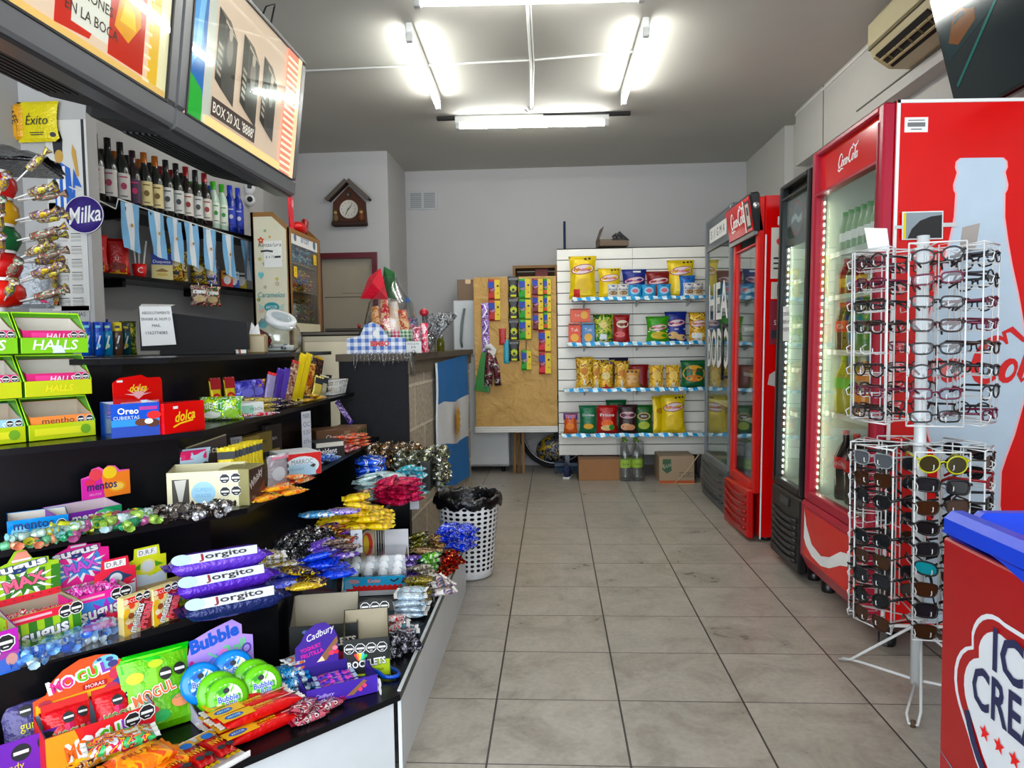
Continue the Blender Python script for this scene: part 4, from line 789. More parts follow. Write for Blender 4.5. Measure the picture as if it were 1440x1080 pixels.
def lens2(shape, w, h):
    if shape == 'rect': return [(w*.5*math.copysign(abs(math.cos(a))**.45, math.cos(a)), h*.5*math.copysign(abs(math.sin(a))**.6, math.sin(a))) for a in [2*PI*k/20 for k in range(20)]]
    if shape == 'round': return [(w*.5*math.cos(a), h*.5*math.sin(a)) for a in [2*PI*k/20 for k in range(20)]]
    if shape == 'half': return [(w*.5*math.copysign(abs(math.cos(a))**.6, math.cos(a)), h*.5*(math.sin(a) if math.sin(a) < 0 else .8*abs(math.sin(a))**.35)) for a in [2*PI*k/20 for k in range(20)]]
    return [(w*.5*math.copysign(abs(math.cos(a))**.7, math.cos(a)), h*(.5*math.sin(a)+(.12*math.cos(a)))) for a in [2*PI*k/20 for k in range(20)]]
LCL = pane('clear_lens', (.86,.9,.92,1),.03,1.3)
def glasses(name, shape, w, h, fcol, lcol, thick, sun):
    """local: front faces -Y, temples folded open back to +Y"""
    t = thing(name, 'x', 'glasses'); F_ = mt(fcol, 'gloss'); gap = .009
    fr = MB(); L2 = lens2(shape, w, h)
    for s in (-1,1):
        cx = s*(w/2+gap); fr.tube([(cx+s*x, .004*(abs(cx+s*x)/.06)**2, z) for x, z in L2], thick, F_, 5, True)
        ex = s*(w+gap); fr.tube([(ex-.002*s, .002, h*.25),(ex+.006*s, .006, h*.27)], thick*1.3, F_, 5)
    fr.tube([(-gap, 0, h*.12),(0,-.001, h*.2),(gap, 0, h*.12)], thick, F_, 5); fr.build('frame_front', t)
    for s in (-1,1):
        cx = s*(w/2+gap); m = MB(); m.poly([(cx+s*x, .001+.004*(abs(cx+s*x)/.06)**2, z) for x, z in L2], lcol); m.build('lens', t)
        ex = s*(w+gap+.005); m = MB()
        m.tube([(ex, .006, h*.27),(ex*.98,.05, h*.27),(ex*.93,.095, h*.24),(ex*.86,.125,-.012)], [thick*1.25, thick*1.4, thick*1.5, thick*1.3], F_, 5); m.build('temple', t)
    return t
SL = lambda c: mt(c, 'gloss')
RGL = [glasses('reading_glasses', 'round', .052,.036, '#17181b', LCL, .0024,0), glasses('reading_glasses', 'rect', .052,.028, '#101114', LCL, .0024,0),
       glasses('reading_glasses', 'half', .050,.032, '#1b1c22', LCL, .0026,0), glasses('reading_glasses', 'rect', .050,.026, '#5c1030', LCL, .0026,0), glasses('reading_glasses', 'half', .052,.034, '#2a1512', LCL, .0028,0)]
SGL = [glasses('sunglasses', 'wrap', .058,.036, '#0d0e10', SL('#15171a'),.003,1), glasses('sunglasses', 'rect', .056,.036, '#101114', SL('#1c1e22'),.003,1),
       glasses('sunglasses', 'half', .058,.042, '#2a1a12', SL('#3a2418'),.0018,1), glasses('sunglasses', 'wrap', .058,.036, '#141518', SL('#1f8a94'),.0026,1),
       glasses('sunglasses', 'half', .058,.042, '#8f9396', SL('#54585c'),.0018,1), glasses('sunglasses', 'round', .052,.046, '#c8c828', SL('#3a3524'),.002,1), glasses('sunglasses', 'rect', .056,.034, '#8a1d24', SL('#191a1d'),.003,1)]
side_nm = {0: 'facing the camera', 1: 'facing right past the camera', 2: 'on the far right face', 3: 'on the back face', 4: 'on the far left face', 5: 'facing the aisle'}
def wear(protos, z0, z1, rows, rad, a0, skip, pick, lab, grp):
    for i in range(NF):
        c, t, n = face(a0+60*i, rad+.004); rz = a0+60*i+90
        for r in range(rows):
            if (i, r) in skip: continue
            z = z1-(z1-z0)*(r+.62)/rows+.004; p = protos[pick(i, r)]; cc = c+n*.004
            place(p, USED, (RK[0]+cc.x, RK[1]+cc.y, z), rot=(R(random.uniform(-5,5)), R(random.uniform(-5,5)), R(rz+random.uniform(-5,5))),
                  label=lab(i, r, p), group=grp, scale=(1.12,1.12,1.18))
random.seed(31)
ordn = ['top', 'second', 'third', 'fourth', 'fifth', 'sixth', 'seventh', 'eighth', 'bottom']
wear(RGL, .955,1.515,8,.195,255, {(5,4),(4,4),(4,5),(3,2),(2,6)}, lambda i, r: (i*2+r*3) % 5 if (i, r) != (1,3) else 3,
     lambda i, r, p: 'clear reading glasses in the upper cage, %s row, face %s' % (ordn[r], side_nm[i]), 'clear reading glasses in the upper cage')
def sp(i, r):
    if (i, r) == (0,5): return 3
    if (i, r) == (1,5): return 3
    if (i, r) == (0,0): return 5
    if (i, r) == (5,0): return 4
    if (i, r) == (1,1): return 6
    return (0,1,2,0,1,0,2,1,0)[(r+i*2) % 9] if r < 8 else 2
wear(SGL, .285,.875,9,.195,262, {(5,3),(4,4),(2,2),(3,6)}, sp, lambda i, r, p: 'dark sunglasses in the lower cage, %s row, face %s' % (ordn[r], side_nm[i]), 'sunglasses in the lower cage')
for u, v, nm, a in ((1243,330, 'white card standing on the left rim of the glasses rack', -8),(1386,328, 'greyish card standing on the right rim of the glasses rack', 14)):
    q = (-1.99,2.6,2.501)
    q = (1.085,2.5) if u < 1300 else (1.36,2.48)
    t = thing('card', nm, 'card', (q[0], q[1], 1.515), a); m = MB()
    if u < 1300: m.prism([(-.03,0),(.035,0),(.025,.075),(-.045,.08)], .002, WHITE, M=FRONT)
    else: m.prism([(-.03,0),(.03,.0),(.045,.085),(-.02,.07)], .002, mt('#a39c97', 'paper'), M=FRONT)
    m.build('card', t)
# ==== HANGING TELEVISIONS
TVG = mt('#67696c', 'plastic'); TVD = mt('#0a0a0b', 'matte')
def crt(yc, label, art):
    t = thing('television', label, 'television', (-1.085, yc, 1.925), rot=(0, R(7),0)); hw_, hh = .432,.475
    m = MB()
    for z0, z1, y0, y1 in ((-.062,0,-.49,.49),(hh, hh+.022,-.49,.49),(0, hh, -.49,-hw_),(0, hh, hw_, .49)): m.box(-.07, y0, z0,.012, y1, z1, TVG, .008)
    m.box(-.075,-.485,-.07,.0,.485,-.055, mt('#303134', 'plastic'),.006); fr = m.build('bezel', t)
    m = MB()
    for z0, z1, y0, y1 in ((-.006,0,-.44,.44),(hh, hh+.006,-.44,.44),(0, hh, -.44,-hw_),(0, hh, hw_, .44)): m.box(.010, y0, z0,.0145, y1, z1, BLACK)
    m.build('inner_lip', fr)
    m = MB(); m.add([(-.07,-.47,-.05),(-.07,.47,-.05),(-.07,.47,.49),(-.07,-.47,.49),(-.30,-.40,-.03),(-.30,.40,-.03),(-.30,.40,.44),(-.30,-.40,.44),(-.42,-.25,.02),(-.42,.25,.02),(-.42,.25,.36),(-.42,-.25,.36)],
        [(0,1,5,4),(1,2,6,5),(2,3,7,6),(3,0,4,7),(4,5,9,8),(5,6,10,9),(6,7,11,10),(7,4,8,11),(8,9,10,11)], TVD)
    for i in range(9): m.box(-.26+.02*i, -.3,-.046+.0,-.25+.02*i, .3,-.040, BLACK)
    m.build('back_housing', t)
    m = MB(); m.box(-.03,-hw_, 0,.006, hw_, hh, art[0]); m.gfx(T(.0062,0,0) @ SIDER, art[1], .0004); m.build('screen', t)
    m = MB(); m.box(.0115,-hw_, 0,.012, hw_, hh, GLASS); m.build('screen_glass', t)
    m = MB(); m.tube([(-.2,0,.46),(-.2,0,.99)], .02, TVD, 8); m.box(-.3,-.1,.985,-.1,.1,.995, TVD); m.build('ceiling_bracket', t)
    return t
E_ = .5; CR_ = emis('#ecd0be', E_); E2 = lambda c, s=E_: emis(c, s)
def q(u, v): return ((u-.5)*.864, v*.475)
def quad(u0, v0, u1, v1, sh=0): return [q(u0, v0), q(u1, v0+sh), q(u1, v1+sh), q(u0, v1)]
boxes = []
for u, vb, vt, w in ((.26,.33,.80,.075),(.47,.30,.78,.075),(.66,.28,.76,.07)):
    boxes += [('p', quad(u-w, vb, u-.02, vt, -.04), E2('#2e2724')),('p', quad(u-.02, vb-.04, u+w+.01, vt-.06,-.06), E2('#4a4341')),('p', [q(u-w, vt), q(u-.02, vt-.04), q(u+w+.01, vt-.12), q(u+.02, vt-.03)], E2('#6d625e'))]
    boxes += [('p', quad(u-w+.01, vb+.05+.045*i, u-.03, vb+.075+.045*i, -.02), E2('#b9aaa0')) for i in range(5)]
    boxes += [('c', (u+.025-.5)*.864,(vb+.25)*.475,.022,.05, E2('#8b7f79')),('c', (u+.025-.5)*.864,(vb+.36)*.475,.014,.022, E2('#c8b6a8'))]
artR = (CR_, [('p', quad(0,0,.11,1), E2('#2f6bb8')),('p', [q(0,0), q(.13,0), q(.10,.2), q(0,.28)], E2('#4fb257')),('p', [q(.02,.3), q(.09,.5), q(.05,.95), q(0,.8)], E2('#5b9ee0')),('p', [q(.03,.35), q(.07,.4), q(.10,.98), q(.06,.9)], E2('#8fc8f2')),('p', quad(.11,0,.17,1), E2('#d9d6cf'))]
  + boxes + [('r', (.36-.5)*.864,.145*.475,.335,.058, E2('#4a3f3b')),('t', (.36-.5)*.864,.145*.475,.034, "BOX 20 XL '8888'", E2('#f3e9df'), {'w': .31, 'off': .01}),('p', quad(.83,0,.97,1), E2('#ef9a86'))]
  + [('r', (.90-.5)*.864,(.03+.05*i)*.475,.115,.010, E2('#ffe9cf')) for i in range(19)] + [('p', quad(.955,0,1,1), E2('#f6cfae'))] + [('p', quad(.12,0,.83,.06), E2('#f4cf9c'))])
def lc(y, z): return (y-1.581, z-1.925)
artL = (CR_, [('p', [(-.43,0),(-.12,0),(-.12,.47),(-.43,.47)], E2('#5f7fb4')),('p', [(-.02,.02),(.10,.03),(.14,.10),(.05,.14),(-.02,.16)], E2('#c83c34')),('r', .112,.19,.155,.29, E2('#efe7df')),('r', .245,.19,.15,.33, E2('#c23a28')),
   ('p', [(.19,.10),(.21,.2),(.24,.26),(.29,.22),(.30,.14),(.25,.08)], E2('#e8a83a')),('p', [(.21,.12),(.23,.18),(.27,.16),(.28,.12)], E2('#f3d35a')),('r', .365,.237,.05,.475, E2('#f2c368')),('r', .41,.237,.045,.475, E2('#ffeccb')),('r', .01,.01,.84,.02, E2('#f4c98c'))]
  + [('t', .108,.17-.047*i, .024, s, E2('#3a302c'), {'off': .01}) for i, s in enumerate(('PRODUCE', 'LESIONES', 'EN LA BOCA'))] + [('r', .335,.02+.03*i, .03,.008, E2('#fff0d8')) for i in range(15)])
crt(2.561, 'right one of the two hanging televisions, its screen showing boxes and BOX 20 XL', artR)
crt(1.581, 'left one of the two hanging televisions, cut off by the top left photo corner', artL)
t = thing('tv_cable', 'thin dark cable looping above the right hanging television', 'cable', (-1.16,2.9,2.5)); m = MB()
m.tube([(0,0,.0),(.02,.05,.10),(.03,.12,.14),(.0,.16,.1),(-.02,.15,-.02)], .004, BLACK, 5); m.build('cable', t)
# ==== BOTTLES ON THE TOP WALL SHELF
WG = mt('#0f130f', 'gloss'); WG2 = mt('#1b0d10', 'gloss')
def wine(name, r, h, body, foil, lab, deco, sh=.58):
    t = thing(name, 'x', 'bottle'); m = MB(); m.lathe([(.001,.004),(r*.8,.001),(r, .01),(r, h*sh),(r*.86, h*(sh+.08)),(r*.42, h*(sh+.2)),(.0145, h*(sh+.26)),(.0135, h*.985),(.001, h*.985)], body, 16); m.build('bottle_body', t)
    m = MB(); m.lathe([(.0155, h*.83),(.0155, h),(.0005, h+.001)], foil, 12); m.build('capsule', t)
    m = MB(); F_ = RZ(37) @ T(0,-r-.0008,0) @ FRONT; a, b = h*.13, h*(sh-.06)
    m.lathe([(r+.0008, a),(r+.0008, b)], lab, 12, a0=37-90-62, a1=37-90+62)
    m.gfx(F_, [('r', 0, b-.018, r*.9,.006, deco),('c', 0,(a+b)/2, r*.35, r*.4, deco),('r', 0, a+.014, r*.8,.004, INK)], .0012); m.build('label', t); return t
W_ = [wine('wine_bottle', .040,.31, WG, mt('#121214', 'foil'), mt('#c9c5c0', 'paper'), mt('#9c3b55', 'paper')), wine('wine_bottle', .037,.30, WG2, mt('#7b1520', 'foil'), mt('#ddd8ce', 'paper'), mt('#8a2f2f', 'paper')),
      wine('wine_bottle', .037,.30, WG, mt('#9a5a2c', 'foil'), mt('#d8c99a', 'paper'), mt('#6d5a2c', 'paper')), wine('wine_bottle', .037,.30, WG, mt('#131316', 'foil'), mt('#d5d6d2', 'paper'), mt('#3c3f43', 'paper')),
      wine('wine_bottle', .036,.29, WG2, mt('#2a0f16', 'foil'), mt('#3a1a3c', 'paper'), mt('#b0305a', 'paper')), wine('liquor_bottle', .032,.27, mt('#bfd3c2', 'gloss'), mt('#4a9a3a', 'plastic'), mt('#dfe6da', 'paper'), mt('#3f8a46', 'paper'),.62),
      wine('liquor_bottle', .032,.28, mt('#1c2f8c', 'gloss'), mt('#2238a8', 'plastic'), mt('#2238a8', 'paper'), mt('#c8ccd8', 'paper'),.62)]
def wlab(k, i, back):
    d = ('dark wine bottle with pink flowered label', 'dark wine bottle with a deep red capsule', 'dark wine bottle with a copper capsule', 'dark wine bottle with a plain white label', 'dark wine bottle with a purple label', 'pale liquor bottle with a green cap', 'deep blue liquor bottle')[k]
    return d + ' on the top wall shelf' + (', back row' if back else ', front row')
random.seed(41); gr = 'bottles on the top wall shelf'
for i, k in enumerate((0,0,0,0,4,2,2,3,3,1,3,1,5,5,6,6)):
    s = -.01+.085*i; place(W_[k], USED, wpt(s, .05,1.97), random.uniform(-10,10), wlab(k, i, False), scale=(1.08,1.08,1.12), group=gr+', '+('abcdefg'[k] and ('flowered', 'red capsule', 'copper capsule', 'white label', 'purple label', 'green cap', 'blue')[k])+', front')
for i, k in enumerate((1,1,4,2,3,2,3,1,1,3,5,5,6)):
    s = .045+.088*i; place(W_[k], USED, wpt(s, .145,1.97), random.uniform(-10,10), wlab(k, i, True), scale=(1.05,1.05,1.08), group=gr+', '+('flowered', 'red capsule', 'copper capsule', 'white label', 'purple label', 'green cap', 'blue')[k]+', back')
bt = thing('flag_bunting', 'string of small sky blue and white Argentine flags hanging in front of the bottle shelf', 'bunting', wpt(.5,-.02,1.95))
def brel(s, off, z): a = Vector(wpt(s, off, z)); return tuple(a-Vector(bt.location))
m = MB(); m.tube([brel(s, -.02, z) for s, z in ((-.16,2.0),(-.02,1.975),(.12,1.945),(.14,2.0),(.3,1.985),(.5,1.972),(.68,1.965),(.85,1.955),(1.05,1.945),(1.32,1.93))], .0035, WHITE, 5); m.build('string', bt)
SKY = mt('#86b4d8', 'matte')
for s, zt, w, h in ((.21,1.992,.13,.235),(.41,1.978,.12,.235),(.55,1.968,.12,.235),(.69,1.962,.12,.24),(.85,1.953,.12,.245),(1.04,1.943,.12,.25),(1.24,1.932,.12,.25)):
    m = MB(); vs = []
    for j in range(7):
        for i in range(7): ss = s+(i/6-.5)*w*(1-.12*j/6); vs.append(brel(ss, -.024-.006*math.sin(i*1.1+j*.7+s*9)-.01*j/6, zt-.002-h*j/6-(.02*(i/6) if j else 0)))
    for i in range(6): m.add(vs, [(j*7+i, j*7+i+1,(j+1)*7+i+1,(j+1)*7+i) for j in range(6)], SKY if i in (0,1,4,5) else FW, True)
    a = Vector(brel(s, -.036, zt-h*.5)); m.gfx(T(*a) @ RZ(WANG-90) @ SIDER, [('star', 0,0,.012, mt('#b58a3a', 'paper'),10,.6)], .001); m.build('small_flag', bt)
# ==== SNACKS ON THE SECOND WALL SHELF
def pouch(w, h, t, fields, mat, top=None, pinch=.86, name='bag', seal=.06):
    """upright pillow bag, base at z=0, front faces -Y; fields are ink layers on the front in metres from the bag centre"""
    m = MB(); nx_, nz2 = 8,12
    def P(i, j, s):
        u = i/nx_*2-1; v = j/nz2; e = max(0,1-abs(u)**2.6)*max(0,1-abs(2*v-1)**5)*(.75+.35*(1-v)); k = pinch+(1-pinch)*abs(2*v-1)**2.2
        wig = .0025*math.sin(i*2.3+j*1.7+w*90)*(0 if j in (0, nz2) else 1)
        return (u*w/2*k, s*(t/2*e**.6 + wig*.5*(e > 0)), v*h)
    for s in (-1,1):
        vs = [P(i, j, s) for j in range(nz2+1) for i in range(nx_+1)]; n1 = nx_+1
        for j in range(nz2):
            mm = (top if (top and j >= nz2-1) else mat)
            m.add(vs, [(j*n1+i, j*n1+i+1,(j+1)*n1+i+1,(j+1)*n1+i) for i in range(nx_)], mm, True)
    def surf(x, z):
        u = max(-.98, min(.98, x/(w/2)/pinch)); v = z/h; e = max(0,1-abs(u)**2.6)*max(0,1-abs(2*v-1)**5)*(.75+.35*(1-v)); return -t/2*e**.6-.0022
    for n_, f in enumerate(fields):
        d = .0006*n_
        if f[0] == 'c': _, x, z, rx, rz_, mm = f[:6]; rot = R(f[6]) if len(f) > 6 else 0; pts = [(x+rx*math.cos(a)*math.cos(rot)-rz_*math.sin(a)*math.sin(rot), z+rx*math.cos(a)*math.sin(rot)+rz_*math.sin(a)*math.cos(rot)) for a in [2*PI*k/16 for k in range(16)]]
        elif f[0] == 'r': _, x, z, a, b, mm = f[:6]; pts = [(x-a/2, z-b/2),(x, z-b/2),(x+a/2, z-b/2),(x+a/2, z),(x+a/2, z+b/2),(x, z+b/2),(x-a/2, z+b/2),(x-a/2, z)]
        elif f[0] == 'p': pts, mm = f[1], f[2]; x = sum(p[0] for p in pts)/len(pts); z = sum(p[1] for p in pts)/len(pts)
        elif f[0] == 't':
            _, x, z, hh, st, mm = f[:6]; kw = f[6] if len(f) > 6 else {}; b0 = len(m.v); m.text(st, mm, FRONT, x, z, hh, **{k: v for k, v in kw.items()})
            for q_ in range(b0, len(m.v)): a, _y, c = m.v[q_]; m.v[q_] = (a, surf(a, c)-.0012-d, c)
            continue
        else: continue
        vs = [(x, surf(x, z)-d, z)] + [(a, surf(a, b)-d, b) for a, b in pts]; k = len(pts); m.add(vs, [(0,1+i, 1+(i+1) % k) for i in range(k)], mm)
    return m
def bag(name, w, h, t, fields, mat, loc, rz, label, cat='crisp bag', group=None, top=None, rot=None):
    o = thing(name, label, cat, loc, rz, group, rot); b = pouch(w, h, t, fields, mat, top).build('pouch', o); return o
random.seed(51)
def wloc(s, off=.07): return wpt(s, off, 1.617)
RK_ = mt('#b01820', 'wrap'); YW = mt('#e0b63a', 'wrap')
for s, l in ((.04, 'red pouch with a yellow base on the lower wall shelf, leftmost'),(.19, 'red pouch with a yellow base on the lower wall shelf, second from left')):
    bag('snack_bag', .13,.19,.05, [('r', 0,.03,.09,.045, mt('#e0b050', 'paper')),('c', 0,.045,.045,.02, mt('#7a2a18', 'paper')),('t', 0,.085,.018, 'LI', WHITE)], RK_, wloc(s, .05),34, l, 'snack bag')
t = thing('straw_cup', 'red paper cup full of white straws on the lower wall shelf', 'cup', wloc(.36,.06)); m = MB(); m.lathe([(.001,.002),(.03,.002),(.038,.075),(.0365,.075),(.029,.006),(.001,.006)], RED, 16); m.gfx(RZ(37) @ T(0,-.0365,.04) @ FRONT, [('t', 0,0,.03, 'C', WHITE)]); m.build('cup', t)
for i in range(11): m = MB(); a = i*2.1; m.tube([(.015*math.cos(a),.015*math.sin(a),.008),(.04*math.cos(a)+.005,.035*math.sin(a),.20+.01*(i % 3))], .0045, WHITE, 6); m.build('straw', t)
t = thing('snack_box', 'blue and cream box on the lower wall shelf', 'box', wloc(.50,.03),30)
m = MB(); m.box(-.055,0,0,.055,.05,.15, mt('#d9cf9c', 'paper'),.002); m.gfx(FRONT, [('r', 0,.117,.109,.064, mt('#1d3f9a', 'paper')),('t', 0,.10,.022, 'Duquesa', WHITE, {'w': .09}),('p', [(-.035,.05),(0,.065),(.035,.05),(.02,.045),(-.02,.045)], mt('#8a6a3a', 'paper')),('c', 0,.03,.03,.01, mt('#c9b26a', 'paper'))]); m.build('carton', t)
cols_ = [(['#b98a2a', '#6a3a1c', '#d8c24a', '#3f2a18'], 'gold and brown'),(['#c9a43a', '#4b2f1a', '#e2d3a0'], 'tan'),(['#8f6a2a', '#2f2a20', '#c9b23a', '#555'+'533'], 'olive and gold'),(['#b8482a', '#d9a23a', '#4a2a1c'], 'orange'),(['#2a3fa0', '#c9cbe0', '#b98a3a'], 'blue and gold'),(['#232a8c', '#d0c8d8', '#7a6a9a'], 'dark blue')]
for i, (s, w, h) in enumerate(((.63,.09,.20),(.73,.10,.19),(.84,.10,.17),(.93,.10,.13),(.95,.08,.16),(1.03,.10,.13))):
    bag('snack_bag', w, h, .05, [('c', 0, h*.55, w*.3, h*.12, mt('#e9dfc0', 'paper')),('r', 0, h*.25, w*.5, h*.1, INK)], pr(cols_[i][0], 'wrap', 30), wpt(s, .05+.05*(i % 2),1.617), random.uniform(25,50), '%s snack bag leaning with others on the lower wall shelf' % cols_[i][1], 'snack bag')
for i, (s, c, c2, l) in enumerate(((1.12, '#d8982a', '#c8301c', 'yellow and red small carton near the right end of the lower wall shelf'),(1.19, '#d8dce4', '#3a5aa8', 'white and blue small carton near the right end of the lower wall shelf'),(1.27, '#e8e4d8', '#c8b23a', 'white and yellow carton at the right end of the lower wall shelf'))):
    t = thing('snack_box', l, 'box', wloc(s, .05),35); m = MB(); m.box(-.035,0,0,.035,.05,.11, mt(c, 'paper'),.002); m.gfx(FRONT, [('r', 0,.03,.069,.05, mt(c2, 'paper')),('c', 0,.05,.022,.028, WHITE),('r', 0,.09,.05,.012, INK)]); m.build('carton', t)
for i, (s, c) in enumerate(((.72, ['#4a4038', '#c9c0b0', '#8a2a24', '#2b2622']),(.84, ['#2f6a3a', '#20301f', '#b8302c', '#d8d0c0']))):
    t = thing('hanging_bags', ('cluster of brown and red sachets', 'cluster of green and red sachets')[i]+' hanging below the lower wall shelf edge', 'sachet', wpt(s, -.035,1.59),35)
    b = pouch(.10,.12,.03, [('r', 0,.08,.07,.02, WHITE),('c', 0,.04,.03,.02, mt('#c8b28a', 'paper'))], pr(c, 'wrap', 45)); b.v = [(x, y-.02, z-.11) for x, y, z in b.v]; b.build('sachet', t)
    m = MB(); m.tube([(0,-.02,0),(0,.0,.03)], .003, WHITE, 4); m.build('clip', t)
# ==== ON THE BACK COUNTER
def can(name, r, h, low, topc, label, loc, cap, deco):
    t = thing(name, label, 'spray can', loc, 36); m = MB(); m.lathe([(.001,0),(r, .002),(r, h*.72),(r*.9, h*.76)], low, 16); m.gfx(T(0,-r-.0005, h*.4) @ FRONT, [('p', [(-r*.5,-h*.2),(-r*.2,-h*.2),(r*.5, h*.2),(r*.2, h*.2)], WHITE),('c', 0,-h*.1, r*.35, h*.07, deco)], .001); m.build('can_body', t)
    m = MB(); m.lathe([(r*.96, h*.74),(r*.96, h*.97),(r*.8, h),(.001, h)], topc, 16); m.gfx(T(0,-r*.97, h*.86) @ FRONT, [('r', 0,0, r*.9, h*.07, deco)], .001); m.build('can_cap', t)
CB = mt('#1f5fc8', 'gloss'); CT = mt('#2347b8', 'plastic')
for i, (u, lab, a, b_, d) in enumerate(((122, 'blue spray can on the back counter, leftmost of the row', CB, CT, mt('#8fd0f0', 'paper')),(138, 'blue spray can with a white slash on the back counter, second of the row', CB, CT, mt('#8fd0f0', 'paper')),(151, 'blue and green spray can on the back counter, third of the row', mt('#2a8ab8', 'gloss'), CT, mt('#bfe8c0', 'paper')),
        (165, 'dark spray can with a yellow cap on the back counter', mt('#5a4438', 'gloss'), mt('#e8d41c', 'plastic'), mt('#2f3a4a', 'paper')),(176, 'teal and black bottle on the back counter beside the yellow-capped can', mt('#17555c', 'gloss'), mt('#1d2c38', 'plastic'), mt('#c8c23a', 'paper')))):
    X_ = ((-107.322,161.629,1.19),0)[0] if 0 else None
    p = {122: (-2.222,3.35,1.269),138: (-2.198,3.4,1.268),151: (-2.184,3.45,1.268),165: (-2.164,3.5,1.268),176: (-2.181,3.6,1.268)}[u]; can('spray_can', .024,.165, a, b_, lab, (p[0], p[1], 1.197), None, d)
for i, (p, c, l) in enumerate((((-2.352,3.62,1.344), '#c8a42a', 'gold crinkled sachet behind the blue spray cans'),((-2.354,3.66,1.363), '#1f3fa8', 'deep blue crinkled sachet behind the blue spray cans'),((-2.257,3.75,1.345), '#7a8a1c', 'green and yellow pouch behind the yellow-capped can'))):
    bag('pouch', .08,.20-.01*i, .04, [('c', 0,.13,.025,.02, YEL)], pr([c, '#1b1b1d', c], 'foil', 40),(p[0], p[1], 1.197),30, l, 'pouch')
mo = thing('monitor', 'black monitor seen from behind on the stand top with a handwritten notice over its edge', 'monitor', (-1.60,2.98,1.2),12)
MBK = mt('#131416', 'matte'); m = MB(); m.add([(-.13,0,.02),(.30,0,.02),(.30,0,.135),(-.13,0,.195),(-.13,.05,.02),(.30,.05,.02),(.30,.05,.135),(-.13,.05,.195)], [(0,1,2,3),(7,6,5,4),(0,4,5,1),(1,5,6,2),(2,6,7,3),(3,7,4,0)], MBK); m.build('housing', mo)
m = MB(); m.box(-.05,-.02,0,.25,.09,.02, MBK, .004); m.build('base', mo)
t = thing('notice', 'white handwritten notice draped over the black monitor', 'notice', (-1.655,2.955,1.24),12)
m = MB(); m.add([(-.06,0,0),(.075,0,.005),(.06,0,.165),(-.065,-.0,.165),(.065,.05,.175),(-.07,.05,.178)], [(0,1,2,3),(3,2,4,5)], WHITE)
m.gfx(T(0,-.0008,0) @ FRONT, [('t', -.0,.138,.012, 'ABSOLUTAMENTE', INK, {'w': .11}),('t', 0,.112,.012, 'ENVIAR AL NUM D', INK, {'w': .115}),('t', 0,.085,.011, 'MAIL', INK),('t', 0,.055,.013, '1162774083', INK, {'w': .085})]); m.build('paper', t)
t = thing('picture_card', 'white card with a brown animal sketch beside the notice', 'card', (-1.36,3.04,1.203),10)
m = MB(); m.box(-.045,0,0,.045,.003,.11, WHITE); m.gfx(FRONT, [('s', [(-.02,.0,1),(-.015,.03,1),(0,.05,2),(.012,.075,2),(.02,.09,1)], .012, mt('#a8502c', 'paper')),('s', [(.02,.0,1),(.015,.03,1),(.005,.05,1)], .01, mt('#a8502c', 'paper')),('t', -.02,.085,.012, 'PR', RED)]); m.build('card', t)
t = thing('napkin_holder', 'tan holder with white tissue poking out on the stand top', 'napkin holder', (-1.31,3.12,1.2),15)
m = MB(); m.box(-.05,0,0,.05,.08,.085, mt('#a3936f', 'plastic'),.008); m.build('holder', t); m = MB(); m.add([(-.025,.03,.08),(.025,.03,.08),(.015,.04,.135),(0,.05,.12),(-.012,.035,.14),(-.02,.06,.1)], [(0,1,2,3),(0,3,4),(0,4,5)], WHITE); m.build('tissue', t)
t = thing('sachet_pile', 'dark red sachets lying behind the tan napkin holder', 'sachet', (-1.42,3.35,1.2)); m = MB(); m.ball((0,0,.06),.1,.04,.06, pr(['#6a1a24', '#2a1416', '#a03040'], 'foil', 50),10,6); m.build('sachets', t)
t = thing('plastic_jar', 'large clear plastic jar with a white lid tilted on the stand top', 'jar', (-1.335,3.45,1.2),0)
X = T(.0,.0,.0) @ RY(0)
m = MB(); m.lathe([(.001,.003),(.085,.003),(.11,.03),(.118,.075),(.105,.12),(.08,.15)], PET, 24); m.lathe([(.08,.15),(.068,.165)], PET, 24, M=I4); m.build('jar_body', t)
m = MB(); X = T(.03,-.02,.158) @ RY(28) @ RX(18); m.lathe([(.068,-.012),(.07,-.02),(.074,-.016),(.074,.014),(.07,.018),(.05,.016)], mt('#e4e6e6', 'plastic'),24, X); m.lathe([(.05,.016),(.001,.016)], mt('#a8b4ba', 'plastic'),24, X); m.build('lid', t)
m = MB(); random.seed(4)
for i in range(12): a = i*2.4; m.box(-.03,-.008,0,.03,.008,.012, pr(['#d8d8d4', '#2a4a8a', '#8a4a3a'], 'paper', 60) if i % 2 else WHITE, .002, M=T(.05*math.cos(a),.05*math.sin(a),.012+.006*(i//3)) @ RZ(a*40))
m.build('papers_inside', t)
